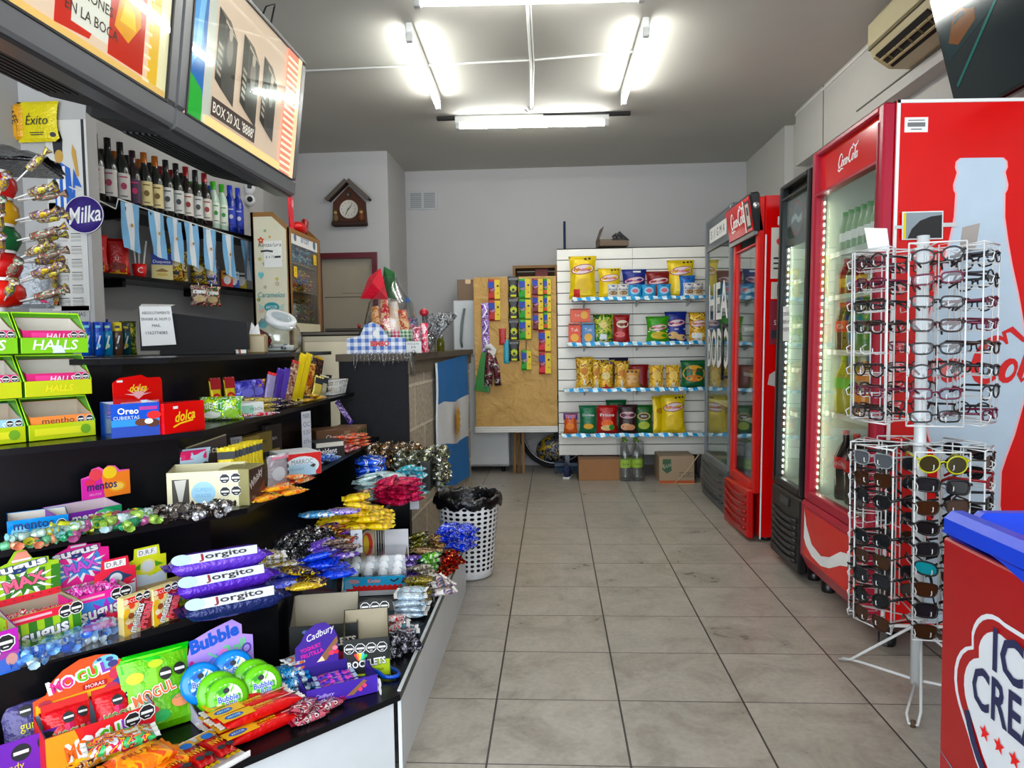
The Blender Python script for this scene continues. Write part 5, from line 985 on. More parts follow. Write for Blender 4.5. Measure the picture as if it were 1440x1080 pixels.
# ==== CANDY CABINET (CREAM BOARD AND GLASS SIDE)
cc = thing('candy_cabinet', 'tall wooden candy cabinet with a cream flowered board and glass front of sweets', 'cabinet', (-1.81,4.62,1.195)); OAK = mt('#8a6234', 'plastic'); CRM = mt('#e2ddc6', 'paper')
Hc = .90; m = MB(); prof = [(-.125,0),(.125,0),(.125, Hc-.10),(.02, Hc),(-.125, Hc)]
m.prism(prof, .02, OAK, M=Matrix(((1,0,0,0),(0,0,-1,.02),(0,1,0,0),(0,0,0,1)))); m.prism(prof, .02, OAK, M=Matrix(((1,0,0,0),(0,0,-1,.62),(0,1,0,0),(0,0,0,1))))
m.box(-.125,.0,0,-.11,.6, Hc, OAK); m.box(-.125,0,0,.125,.6,.015, OAK); m.box(.112,.0,0,.127,.03, Hc-.1, OAK); m.box(.112,.57,0,.127,.6, Hc-.1, OAK); m.box(.112,.03, Hc-.13,.127,.57, Hc-.1, OAK); m.box(.112,.03,0,.127,.57,.19, mt('#ddd6bd', 'paper')); m.build('case', cc)
m = MB(); m.prism([(-.105,.01),(.105,.01),(.105, Hc-.115),(.015, Hc-.03),(-.105, Hc-.03)], .004, CRM, M=FRONT)
g = []; random.seed(8)
for x, z, r, c in ((-.06,.72,.016, '#c8452c'),(.06,.58,.016, '#c8452c'),(-.03,.78,.008, '#7a9a6a'),(.0,.74,.007, '#c89a4a'),(.06,.68,.009, '#d8b23a'),(-.07,.60,.009, '#b8a82a'),(-.04,.57,.01, '#7aa86a'),(.04,.44,.012, '#b8b0a0'),(-.04,.42,.009, '#a8a090'),(-.085,.34,.01, '#6a8a3a'),(.06,.26,.01, '#d89a8a'),(-.07,.27,.012, '#e0a8a0'),(0,.57,.008, '#d89a9a'),(.04,.47,.009, '#c9b23a')):
    g += [('star', x, z, r*1.5, mt(c, 'paper'),5,.6),('c', x, z, r*.35, r*.35, mt('#f0e2a0', 'paper'))]
g += [('p', [(-.085,.50),(-.075,.52),(-.065,.51),(-.055,.52),(-.045,.50),(-.065,.47)], mt('#7cc4c8', 'paper')),('c', -.06,.18,.028,.025, mt('#6cc0c8', 'paper')),('r', .02,.63,.12,.17, mt('#f2f1ea', 'paper')),('t', 0,.69,.025, 'Kotas/ura', INK, {'w': .15, 'shear': .2}),('s', [(-.06,.648),(-.02,.652),(.02,.646)], .012, INK),('t', 0,.61,.018, '$ 4 75', INK),('s', [(.03,.61),(.07,.612)], .014, INK)]
TQ = mt('#2f9a9e', 'paper'); g += [('t', 0,.37,.035, 'Caramelos', TQ, {'w': .18, 'shear': .3}),('c', 0,.29,.05,.032, TQ),('t', 0,.29,.02, 'ARCOR', WHITE, {'w': .075}),('p', [(-.05,.29),(-.085,.315),(-.08,.29),(-.085,.265)], mt('#b8cfc8', 'paper')),('p', [(.05,.29),(.085,.315),(.08,.29),(.085,.265)], mt('#b8cfc8', 'paper')),('t', 0,.22,.014, 'por kilo', mt('#a8c8a0', 'paper'))]
m.gfx(T(0,-.004,0) @ FRONT, g, .0006); m.build('front_board', cc)
m = MB(); m.box(.118,.03,.19,.121,.57, Hc-.13, GLASS); gl = m.build('glass_front', cc)
for z in (.40,.58): m = MB(); m.box(-.1,.02, z, .112,.58, z+.008, OAK); m.build('inner_shelf', cc)
for k, (z0, z1, c) in enumerate(((.205,.395, ['#8a7a7c', '#5a8a3a', '#b8922a', '#7a2a4a']),(.41,.575, ['#c83a2a', '#d8b83a', '#3a6ab0', '#b8842a']),(.59,.74, ['#5f9ac4', '#c4d4dc', '#3a6a98']))):
    t = thing('wrapped_sweets', ('mixed brown and green', 'mixed red yellow and blue', 'pale blue and white')[k]+' wrapped sweets behind the glass of the candy cabinet', 'sweets', (-1.75,4.92,1.195+z0)); t['kind'] = 'stuff'
    m = MB()
    for i in range(150):
        mm = mt(random.choice(c), 'foil'); x, y, z = random.uniform(-.02,.04), random.uniform(-.24,.24), random.uniform(.01,(z1-z0)*.85); a = RZ(random.uniform(0,180)) @ RX(random.uniform(-50,50))
        m.ball((0,0,0),.014,.009,.008, mm, 6,4, M=T(x, y, z) @ a); m.add([(.012,0,0),(.026,.009,.003),(.026,-.009,-.002),(-.012,0,0),(-.026,.009,-.002),(-.026,-.009,.003)], [(0,1,2),(3,4,5)], mm, M=T(x, y, z) @ a)
    m.build('sweets_mass', t)
for y, z, l in ((4.72,1.72, 'yellow price tag on the cabinet glass, lower left'),(5.12,1.84, 'yellow price tag on the cabinet glass, upper right')):
    t = thing('price_tag', l, 'price tag', (-1.686, y, z)); m = MB(); m.box(0,-.03,-.035,.001,.03,.035, YEL); m.gfx(T(.001,0,0) @ SIDER, [('t', 0,.01,.022, '5', INK),('t', 0,-.018,.012, '$ 90', INK)]); m.build('tag', t)
m = MB(); m.box(.121,.04,.76,.124,.56,.85, WHITE, M=T(0,0,-.055)); m.gfx(T(.1245,.3,.75) @ SIDER, [('c', -.19,0,.025,.025, mt('#5a6a80', 'paper')),('c', .19,-.005,.03,.03, mt('#5a7a90', 'paper')),('t', 0,0,.035, 'arcor', mt('#4a6a9a', 'paper'))]); m.build('header_strip', cc)
t = thing('party_decoration', 'red plush and card decoration sticking up from the candy cabinet', 'decoration', (-1.735,4.95,2.0),0)
RF = mt('#c81c28', 'wrap'); m = MB(); m.ball((.0,0,.04),.05,.10,.045, RF, 12,6); m.build('cap', t); m = MB(); m.box(-.008,-.17,.0,.008,-.10,.25, mt('#d83440', 'wrap'),.006, M=RX(5)); m.gfx(T(.009,-.135,.18) @ SIDER, [('c', 0,0,.018,.03, mt('#e89aa0', 'paper'))]); m.build('upright_band', t); m = MB(); m.box(-.02,.06,.05,.02,.12,.16, mt('#8a1420', 'wrap'),.01, M=RX(-20)); m.build('side_band', t)
t = thing('security_camera', 'small white dome camera on the left wall above the bottles', 'security camera', (-2.19,5.22,2.33)); SW = mt('#e6e8ea', 'plastic')
m = MB(); m.box(-.06,-.02,.06,.0,.02,.10, SW, .006); m.ball((0,0,.05),.045,.045,.05, SW, 14,10); m.build('housing', t)
m = MB(); m.ball((.0,-.0,-.035),.042,.042,.045, SW, 14,10); m.build('head', t); m = MB(); m.lathe([(.001,.004),(.02,.0),(.02,-.004)], BLACK, 14, T(.022,-.037,-.035) @ RZ(-60) @ RX(90) if 0 else T(.020,-.036,-.035) @ RZ(30) @ RX(90)); m.build('lens', t); m = MB(); m.box(-.014,-.047,.04,.016,-.04,.075, BLACK, .003, M=RZ(28)); m.build('sensor', t)
ck = thing('wall_clock', 'carved dark wooden chalet clock with a round white dial on the far left wall', 'clock', (-1.79,6.47,2.30)); DW = mt('#2f1a10', 'matte'); DW2 = mt('#452618', 'matte')
m = MB(); m.prism([(-.15,.02),(.15,.02),(.14,.20),(0,.34),(-.14,.20)], .06, DW2, M=FRONT); m.box(-.155,-.09,-.01,.155,0,.03, DW, .008); m.build('case', ck)
m = MB()
for s in (-1,1): m.box(0,-.11,0,.245,0,.022, DW, .004, M=T(0,0,.375) @ Matrix.Diagonal((s, 1,1,1)) @ RY(43)); m.box(0,-.118,-.008,.25,-.10,.028, mt('#5f5650', 'matte'),.003, M=T(0,0,.375) @ Matrix.Diagonal((s, 1,1,1)) @ RY(43))
m.build('roof', ck)
m = MB(); m.lathe([(.001,.004),(.072,.0),(.078,.006),(.082,0),(.082,-.01)], mt('#cfcac0', 'paper'),28, T(0,-.066,.135) @ RX(90)); m.gfx(T(0,-.0745,.135) @ FRONT, [('r', .058*math.sin(PI*k/6),.058*math.cos(PI*k/6),.005,.009, INK) for k in range(12)]+[('p', [(-.003,-.01),(.003,-.01),(.028,.03),(.024,.033)], INK),('p', [(-.003,.01),(.003,.01),(-.02,-.048),(-.025,-.045)], INK)], .0008); m.build('dial', ck)
for s in (-1,1): m = MB(); m.ball((s*.115,-.085,.06),.025,.02,.035, mt('#6a5a40' if s < 0 else '#6a3a20', 'matte'),10,6); m.ball((s*.115,-.085,.105),.017,.016,.018, mt('#b8926a', 'matte'),8,6); m.ball((s*.115,-.085,.122),.02,.018,.01, mt('#4a3a20', 'matte'),8,5); m.build('carved_figure', ck)
m = MB(); m.box(-.022,-.072,.24,.022,-.06,.285, BLACK, .004); m.ball((0,-.078,.26),.01,.012,.012, mt('#8a6a4a', 'matte'),8,5); m.build('bird_door', ck)
# ==== LEFT WALL STRIP: CALENDAR, SIGN, POSTER, BAGS
def wl(u_s, off, z): return wpt(u_s, off, z)
t = thing('calendar', 'tall white wall calendar under the round purple sign', 'calendar', (-2.335,3.418,1.419),0)
CW = mt('#dddcd8', 'paper'); m = MB(); m.box(-.095,-.002,0,.095,0,.52, CW); g = [('t', .0,.475,.032, 'TAKITOS', mt('#7a1c28', 'paper'), {'w': .17}),('t', .02,.42,.014, '2024', INK)]
for r_ in range(6):
    for c in range(2): g += [('r', -.03+.07*c, .37-.062*r_, .05,.003, INK),('r', -.03+.07*c, .355-.062*r_, .05,.012, mt('#b9b8b4', 'paper')),('r', -.03+.07*c, .338-.062*r_, .05,.010, mt('#c2c1bd', 'paper'))]
m.gfx(T(0,-.002,0) @ FRONT, g, .0006); m.build('sheet', t)
t = thing('wall_notice', 'grey handwritten wall paper below the calendar', 'notice', (-2.316,3.418,1.312),0); m = MB(); m.box(-.07,-.002,0,.07,0,.13, mt('#b8b8b6', 'paper')); m.gfx(T(0,-.002,0) @ FRONT, [('t', 0,.09,.022, 'VECINAS', INK, {'w': .10}),('t', 0,.055,.018, 'NO', INK)]); m.build('paper', t)
t = thing('round_sign', 'round purple sign with a white script word beside the calendar', 'sign', (-2.226,3.385,1.872),8); m = MB(); PU = mt('#3a2a78', 'plastic'); m.lathe([(.001,0),(.09,0),(.09,.006),(.001,.006)], PU, 32, T(0,0,0) @ RX(90)); m.lathe([(.086,.0065),(.089,.0065)], WHITE, 32, RX(90)); m.gfx(T(0,-.0065,0) @ FRONT, [('t', 0,0,.075, 'Milka', WHITE, {'w': .15, 'shear': .35, 'rot': 8, 'off': .012})]); m.build('disc', t)
t = thing('footballer_poster', 'white poster of a dark-haired footballer in a blue and white striped shirt', 'poster', (-2.33,3.418,1.87),0); m = MB(); m.box(-.085,-.002,-.0,.10,0,.40, CW); m.box(.078,-.004,0,.09,-.001,.40, INK)
g = [('p', [(-.05,.26),(-.055,.31),(-.04,.35),(-.02,.355),(-.008,.32),(-.012,.26)], INK),('c', -.028,.25,.02,.028, mt('#c9a262', 'paper')),('p', [(-.06,.22),(-.02,.225),(.02,.20),(.03,.02),(-.05,.0)], mt('#2f62b8', 'paper')),('p', [(-.045,.22),(-.03,.22),(-.03,.04),(-.045,.05)], WHITE),('p', [(-.015,.21),(-.003,.21),(-.002,.03),(-.015,.03)], WHITE),('p', [(.035,.20),(.07,.12),(.04,.13),(.035,.0),(.02,.02)], mt('#2f62b8', 'paper')),('p', [(.035,.30),(.05,.27),(.06,.17),(.05,.16),(.03,.26)], mt('#c9a262', 'paper'))]
m.gfx(T(0,-.002,0) @ FRONT, g, .0006); m.build('sheet', t); t.scale = (1.1,1,1.15)
bag('snack_bag', .21,.19,.03, [('t', 0,.105,.055, 'Éxito', INK, {'w': .11, 'shear': .2}),('s', [(-.02,.065),(.05,.068)], .006, INK),('r', 0,.04,.07,.004, INK),('r', 0,.03,.06,.004, INK),('c', .075,.03,.012,.012, INK)], mt('#e8d820', 'wrap'),((-2.441,3.4,2.224)[0], 3.398,(-2.441,3.4,2.224)[2]),0, 'bright yellow bag hanging near the top left wall', 'snack bag')
bag('snack_bag', .13,.17,.03, [('t', 0,.12,.03, 'CAFE', INK, {'rot': -70}),('r', -.02,.04,.004,.07, mt('#c8982a', 'paper')),('r', .02,.04,.004,.07, mt('#c8982a', 'paper'))], mt('#e0a81c', 'wrap'),((-2.561,3.4,2.237)[0], 3.398,(-2.561,3.4,2.237)[2]),0, 'orange-yellow bag left of the bright yellow bag', 'snack bag')
t = thing('foil_tray', 'big crumpled silver foil package at the left edge under the yellow bags', 'foil package', (-1.907,2.45,1.873),20)
random.seed(9); m = MB(); vs = []; nA_, nB_ = 14,10
for j in range(nB_+1):
    for i in range(nA_+1): u = i/nA_; v = j/nB_; vs.append((-.25+.42*u, -.14+.28*v, (.085*math.sin(PI*v)**.5*(1-.75*u**2)) + random.uniform(-.008,.008)))
m.add(vs, [(j*(nA_+1)+i, j*(nA_+1)+i+1,(j+1)*(nA_+1)+i+1,(j+1)*(nA_+1)+i) for j in range(nB_) for i in range(nA_)], mt('#9a9a9e', 'foils'), True); m.box(-.25,-.14,-.012,.16,.14,.0, mt('#3a3a3c', 'foils'),.004); m.build('foil', t)
m = MB(); m.box(-.24,-.01,-1.82,-.22,.01,-.01, BLACK); m.build('support', t)
# ==== LOLLIPOP TOWER
pd = thing('pedestal', 'dark square pedestal under the lollipop tower', 'pedestal', (-1.80,2.28,0)); m = MB(); m.box(-.1,-.1,0,.1,.1,1.198, BLK, .004); m.build('column', pd)
lt = thing('lollipop_tower', 'stacked tower of coloured cups bristling with wrapped lollipops at the left edge', 'lollipop stand', (-1.80,2.28,1.2))
for k, (z, c, r) in enumerate(((.18, '#d83a1c', .075),(.27, '#b81c24', .07),(.355, '#17603a', .07),(.44, '#e0b01c', .068),(.525, '#cf2a1c', .066))):
    m = MB(); m.lathe([(.02,-.01),(r*.8,0),(r, .03),(r*.95,.055),(r*.7,.075),(.02,.08)], mt(c, 'plastic'),20, T(0,0, z)); m.lathe([(r*.75,.075),(r*.75,.085)], WHITE, 20, T(0,0, z)); m.build('cup_ring', lt)
m = MB(); m.tube([(0,0,0),(0,0,.62)], .02, WHITE, 10); m.build('pole', lt); m = MB(); m.lathe([(.001,0),(.08,0),(.08,.012),(.02,.02),(.02,.18)], mt('#d8d8d8', 'plastic'),20); m.build('base', lt)
LP = [pr(['#e4e0d8', '#7a3a32', '#8a8a84', '#d8cc6a'], 'foil', 70), pr(['#dfdad0', '#4a8a6a', '#a84a4a', '#8a8478'], 'foil', 70), pr(['#e0d8d0', '#7a5a8a', '#8a7468', '#c8aa4a'], 'foil', 70)]
def loll(mat):
    t = thing('lollipop', 'x', 'lollipop'); m = MB(); m.tube([(0,0,0),(.055,0,0)], .0028, WHITE, 6); m.build('stick', t)
    m = MB(); m.lathe([(.003,0),(.013,.004),(.015,.03),(.012,.055),(.004,.062),(.012,.078),(.016,.085),(.002,.08)], mat, 10, T(.045,0,0) @ RY(90)); m.build('wrapper', t); return t
LL = [loll(x) for x in LP]; random.seed(12); cnt = 0
for z in (.17,.235,.30,.365,.43,.50,.56):
    for a in ((-40,-8,22,50) if z < .55 else (10,)):
        aa = a+random.uniform(-9,9)+(8 if cnt % 2 else 0); el = random.uniform(10,26) if z < .55 else 48
        r = .066; place(LL[cnt % 3], USED, (-1.80+r*math.cos(R(aa)),2.28+r*math.sin(R(aa)),1.2+z+.02), rot=(0, R(-el), R(aa)), label='wrapped lollipop with a %s wrapper stuck in the cup tower' % ('red-brown', 'green', 'violet')[cnt % 3], group='%s lollipops in the tower' % ('red-brown', 'green', 'violet')[cnt % 3], scale=(1.12,.95,.95)); cnt += 1
t = thing('clear_bag', 'grey see-through bag with a pink print hanging under the lollipops', 'bag', (-2.106,2.85,1.399),20)
b = pouch(.15,.22,.03, [('p', [(.01,.04),(.03,.06),(.06,.05),(.04,.035),(.06,.02),(.03,.025)], mt('#c83a6a', 'paper'))], mt('#8f9498', 'foil')); b.build('film_bag', t)
bag('snack_bag', .09,.30,.04, [('r', 0,.06,.06,.05, mt('#3a2a20', 'paper'))], pr(['#6a5a3a', '#3a3020', '#a8923a', '#8a3a2a'], 'wrap', 40),((-2.418,3.39,1.443)[0], 3.385,(-2.418,3.39,1.443)[2]),0, 'tall olive and brown printed bag under the lollipops left of the calendar', 'snack bag')
t = thing('product_box', 'pink and white small box at the left edge beside the lollipop tower base', 'box', (-1.808,2.3,1.377),36); m = MB(); m.box(-.05,0,0,.03,.05,.1, mt('#e84a6a', 'paper')); m.gfx(FRONT, [('r', 0,.08,.05,.01, WHITE)]); m.build('carton', t)
m = MB(); m.box(.03,.0,-.0,.05,.05,.10, WHITE); m.build('side_flap', t)
# ==== PACKAGED GOODS: BUILDERS
def P(c): return mt(c, 'paper')
def tray(name, label, B, d, hb, out, inner=GREYCARD, front=None, header=None, cat='candy carton', sides=None, lean=0, group=None, lid=None, hf=None, sideg=None, th=.0025, hs=1):
    """open-topped display carton; B = x, y, z, width, front height, heading"""
    x, y, z, w, h, rz = B; h = hf or h; t = thing(name, label, cat, (x, y, z), rz, group); m = MB(); sd = sides or out
    m.box(-w/2,0,0, w/2, th, h, out); m.box(-w/2, d-th, 0, w/2, d, hb, out)
    for s in (-1,1):
        a, b = (s*w/2, s*(w/2-th)); m.add([(a, 0,0),(a, d, 0),(a, d, hb),(a, d*.35, h+(hb-h)*.25),(a, 0, h),(b, th, 0),(b, d-th, 0),(b, d-th, hb),(b, d*.35, h+(hb-h)*.25),(b, th, h)], [(0,1,2,3,4)], sd)
        m.add([(b, th, .001),(b, d-th, .001),(b, d-th, hb),(b, d*.35, h+(hb-h)*.25),(b, th, h)], [(0,1,2,3,4)], inner)
    m.box(-w/2+th, th, 0, w/2-th, d-th, th, inner); m.box(-w/2+th, th, 0, w/2-th, th*1.4, h-.001, inner); m.box(-w/2+th, d-th*1.4,0, w/2-th, d-th, hb-.001, inner)
    if front: m.gfx(T(0,0,0) @ FRONT, front(w, h),.0005)
    if sideg: m.gfx(T(w/2,0,0) @ SIDER, sideg(d, hb),.0005)
    m.build('carton', t)
    if header:
        pts, g, mm = header(w, hb); m = MB(); m.prism(pts, .002, mm, M=T(0, d, hb-.002) @ RX(-lean) @ Matrix.Diagonal((1,1, hs, 1)) @ FRONT); m.gfx(T(0, d, hb-.002) @ RX(-lean) @ T(0,-.002,0) @ Matrix.Diagonal((1,1, hs, 1)) @ FRONT, g, .0005); m.build('header_card', t)
    return t
def rect(w, h0, h1, r=.0): return [(-w/2, h0),(w/2, h0),(w/2, h1-r),(w/2-r, h1),(-w/2+r, h1),(-w/2, h1-r)]
def flow(name, l, w, th, mat, ends, g=None, label='x', cat='candy bar', frill=.012, scal=6):
    """flow-wrapped bar lying flat: pillow body with crimped flat ends; local X = length"""
    t = thing(name, label, cat); m = MB(); n = 8; k = 8; xs = [-l/2+frill+(l-2*frill)*i/n for i in range(n+1)]; vs = []
    for i, x in enumerate(xs):
        e = min(1,(min(i, n-i)/1.6))**.6 if 0 < i < n else .12
        for j in range(k): a = 2*PI*j/k+PI/8; c, s_ = math.cos(a), math.sin(a); vs.append((x+.0015*math.sin(j*2.1+i), w/2*math.copysign(abs(c)**.5, c)*(.92+.08*(1-e)), th/2+th/2*e*math.copysign(abs(s_)**.6, s_)))
    m.add(vs, [(i*k+j, i*k+(j+1) % k, (i+1)*k+(j+1) % k, (i+1)*k+j) for i in range(n) for j in range(k)], mat, True)
    for s in (-1,1):
        b = []; x0 = s*(l/2-frill); x1 = s*l/2
        for i in range(scal+1): yy = w/2*.98*(i/scal*2-1); b += [(x0, yy*.9, th/2+.001*(-1)**i),(x1, yy, th/2+.002*(-1)**i)]
        m.add(b, [(2*i, 2*i+1,2*i+3,2*i+2) for i in range(scal)], ends)
    if g:
        b0 = len(m.v); m.gfx(T(0,0, th*.99), g, .0006)
    m.build('wrapper', t); return t
def twist(name, mat, label='x', r=.011, l=.026):
    t = thing(name, label, 'candy'); m = MB(); m.lathe([(.002,-l/2),(r, -l/2+.004),(r, l/2-.004),(.002, l/2)], mat, 8, T(0,0, r) @ RY(90))
    for s in (-1,1): m.add([(s*l/2*.95,0, r)]+[(s*(l/2+.014),.013*math.cos(a), r+.013*math.sin(a)*(.8)) for a in [2*PI*i/7 for i in range(7)]], [(0,1+i, 1+(i+1) % 7) for i in range(7)], mat)
    m.build('wrapper', t); return t
def minibag(name, w, h, th, mat, fields, label='x', cat='candy bag'):
    """small bag lying on its back"""
    t = thing(name, label, cat); b = pouch(w, h, th, fields, mat); b.v = [(x, z-h/2,-y+th/2) for x, y, z in b.v]; b.build('pouch', t); return t
def pile(protos, c, ang, nx_, ny_, dx, dy, lay, dz, label, group, z0, jit=.35, tilt=8, spin=14, shrink=1, pile_z=None):
    """packs heaped in courses round a centre"""
    a = R(ang); ux, uy = (math.cos(a), math.sin(a)),(-math.sin(a), math.cos(a)); k = 0
    for L_ in range(lay):
        mx_, my_ = max(1, nx_-L_*shrink), max(1, ny_-L_*shrink)
        for i in range(mx_):
            for j in range(my_):
                px_ = (i-(mx_-1)/2)*dx+random.uniform(-jit, jit)*dx*.3; py_ = (j-(my_-1)/2)*dy+random.uniform(-jit, jit)*dy*.3
                p = protos[k % len(protos)]; k += 1
                place(p, USED, (c[0]+ux[0]*px_+uy[0]*py_, c[1]+ux[1]*px_+uy[1]*py_, z0+L_*dz+random.uniform(0, dz*.15)), rot=(R(random.uniform(-tilt, tilt)*(L_ > 0)), R(random.uniform(-tilt, tilt)*(L_ > 0)), R(ang+random.uniform(-spin, spin))), label=label, group=group)
# ==== TOP STEP: GREEN RACK OF LOZENGE CARTONS AND FRONT ROW
LG = mt('#8cc81e', 'gloss'); LGD = mt('#5d9a14', 'gloss'); MG = P('#c8246e')
RB = (-1.44,2.039,0.97,0.158,0.125,61.332); RB = (RB[0]+.0, RB[1]-.0,.972)+RB[3:5]+(56,)
rk = thing('candy_rack', 'lime green tiered rack holding lozenge cartons at the left end of the third step', 'candy rack', RB[:3], RB[5])
CW_ = .185; RH = .124
for col in (0,1,2):
    x0 = CW_/2-.002-CW_*col - CW_/2 - .0
    for row in range(3):
        z0 = row*RH; m = MB(); xa, xb = x0-CW_/2+.004, x0+CW_/2-.004; yy = .012*row
        m.box(xa, yy, z0, xb, yy+.105, z0+.004, LGD);
        for s, xx in ((-1, xa),(1, xb)): m.add([(xx, yy-.012, z0),(xx, yy+.105, z0),(xx, yy+.105, z0+.118),(xx, yy+.05, z0+.118),(xx, yy-.012, z0+.05),(xx-s*.003, yy-.012, z0),(xx-s*.003, yy+.105, z0),(xx-s*.003, yy+.105, z0+.118),(xx-s*.003, yy+.05, z0+.118),(xx-s*.003, yy-.012, z0+.05)], [(0,1,2,3,4),(5,6,7,8,9)], LGD)
        m.tube([(xa, yy-.01, z0+.045),(xa, yy+.05, z0+.118),(xb, yy+.05, z0+.118),(xb, yy-.01, z0+.045)], .0025, mt('#b8f04a', 'gloss'),5)
        m.box(xa, yy-.014, z0, xb, yy-.010, z0+.045,(mt('#c3d22a', 'gloss'), mt('#c9cf30', 'gloss'), LG)[row], .001)
        F_ = T(x0, yy-.0145, z0+.0225) @ FRONT
        m.gfx(F_, {0: [('r', -.01,0,.13,.02, P('#e4e23a')),('c', .06,0,.014,.014, P('#7aa81c'))], 1: [('t', -.0,0,.018, 'HALLS', P('#f4e23a'), {'shear': .2, 'off': .01})], 2: [('t', 0,.002,.028, 'HALLS', WHITE, {'shear': .2, 'w': .12, 'off': .015}),('p', [(-.01,-.022),(.025,-.022),(.015,.0),(-.005,.0)], P('#dfe8f0'))]}[row])
        m.build('rack_cell', rk)
m = MB(); m.box(-CW_*2.5+.01,.131,0, CW_*.5,.135,.37, LGD); m.build('back_panel', rk)
def rl(x, y, z): a = R(RB[5]); return (RB[0]+x*math.cos(a)-y*math.sin(a), RB[1]+x*math.sin(a)+y*math.cos(a), RB[2]+z)
coln = ('right column', 'middle column', 'left column'); rown = ('bottom row', 'middle row', 'top row')
for col in (0,1):
    for row in range(3):
        x0 = -CW_*col; yy = .012*row
        if row == 0 and col == 0: cols = (P('#f0935a'), 'mentho plus');
        elif row == 0: cols = (P('#a8d0e0'), 'ice')
        else: cols = (MG, 'HALLS')
        fr = (lambda w, h: [('t', -.01, h*.78,.016, 'mentho', INK, {'w': .085}),('t', -.03, h*.5,.016, 'plus', P('#7a6a1c')),('o', .05, h*.76,.010),('o', .074, h*.76,.010)]) if (row, col) == (0,0) else (lambda w, h: [('r', -.03, h*.7,.06, h*.4, P('#e04a8c')),('t', .01, h*.72,.016, 'HALLS', WHITE, {'shear': .2, 'off': .01}),('o', .052, h*.8,.009),('o', .073, h*.8,.009)])
        p = rl(x0, yy-.004, row*RH+.006)
        tray('lozenge_carton', '%s lozenge carton in the green rack, %s, %s' % (('orange' if (row, col) == (0,0) else 'pale blue' if row == 0 else 'magenta'), rown[row], coln[col]),(p[0], p[1], p[2], .165,.060, RB[5]),.10,.100, cols[0], P('#dcd6cc') if row else P('#cfc0ae'), fr)
for i, (x, l) in enumerate(((-.0, 'right'),(-CW_, 'left'))):
    p = rl(x, .03, RH*3-.045);
t = tray('candy_carton', 'blue biscuit carton with chocolate covered cookies and a red heart picture', (-1.232,2.066,0.97,0.131,0.099,44.69),.13,.10, mt('#1d4fb4', 'gloss'), P('#e4e8ee'),
  lambda w, h: [('p', [(-w/2,0),(w/2,0),(w/2, h*.25),(-w/2, h*.35)], P('#1a3f9c')),('r', 0, h*.42, w, h*.2, P('#3f8ad8')),('t', -.02, h*.78,.018, 'Oreo', WHITE, {'off': .02}),('t', -.025, h*.58,.010, 'CUBIERTAS', P('#cfe4f4'), {'w': .07}),('r', .035, h*.84,.05,.01, P('#a83a8c')),('c', .05, h*.62,.02,.012, P('#c8242c')),('c', .015, h*.42,.018,.011, P('#5a2f1c')),('c', .045, h*.38,.02,.012, P('#4a2414')),('c', .035, h*.44,.012,.008, P('#f0e8d8'))], sides=mt('#1a3f94', 'gloss'), cat='biscuit carton')
t = tray('candy_carton', 'red carton with a raised sunburst lid card behind it', (-1.143,2.182,0.97,0.152,0.093,69.532),.14,.085, mt('#d0141c', 'gloss'), P('#7a1014'), lambda w, h: [('t', 0, h*.55,.030, 'dolca', P('#f2d21e'), {'w': .075, 'shear': .35, 'off': .02, 'rot': 6}),('s', [(-.045, h*.2),(-.02, h*.3),(.03, h*.38)], .005, P('#f2d21e')),('r', -.035, h*.84,.018,.008, WHITE)],
  header=lambda w, h: ([(-w*.9,0),(w*.25,0),(w*.25,.075),(w*.2,.085),(-w*.1,.085),(-w*.25,.095),(-w*.75,.088),(-w*.9,.075)], [('p', [(-w*.33+.05*math.sin(a)*(1 if i % 2 else .35),.032+.032*math.cos(a)*(1 if i % 2 else .35)) for i, a in enumerate([-1.6+3.2*k/14 for k in range(15)])]+[(-w*.33,.02)], P('#f0b8bc')),('t', -w*.33,.055,.022, 'dolca', P('#f2d21e'), {'w': .06, 'shear': .35, 'off': .02}),('r', -w*.75,.078,.02,.006, WHITE),('r', -w*.3,.01, w*.9,.006, P('#f0a0a4'))], mt('#d0141c', 'gloss')), cat='chocolate carton')
g1 = (-1.181,2.514,0.97,0.111,0.066,20.556)
t = thing('candy_bag', 'green and clear mint bag beside the red carton', 'candy bag', g1[:3], g1[5]-6); b = pouch(.15,.085,.05, [('r', 0,.055,.13,.035, P('#1c9a34')),('t', -.01,.055,.022, 'MENTAS', P('#e8f0e0'), {'w': .10}),('c', -.03,.022,.03,.012, P('#dfe4d8')),('c', .035,.025,.025,.015, P('#8cb83a'))], pr(['#7fae3a', '#dfe6dc', '#5a9a3a', '#b8d23a'], 'foil', 40)); b.build('pouch', t)
bw = (-1.111,2.608,0.97,0.111,0.058,62.049)
t = thing('candy_carton', 'small white and pale green carton at the corner of the third step', 'candy carton', bw[:3], bw[5]); m = MB(); m.box(-.055,0,0,.055,.09,.055, P('#dfe6e4'),.002); m.gfx(FRONT, [('r', -.02,.03,.05,.03, P('#9ac8b4')),('t', .02,.03,.012, 'MENTA', P('#5a7a6a'))]); m.gfx(T(.055,.045,0) @ SIDER, [('t', 0,.03,.02, 'sin azucar', P('#8a4a4a'), {'w': .07})]); m.build('carton', t)
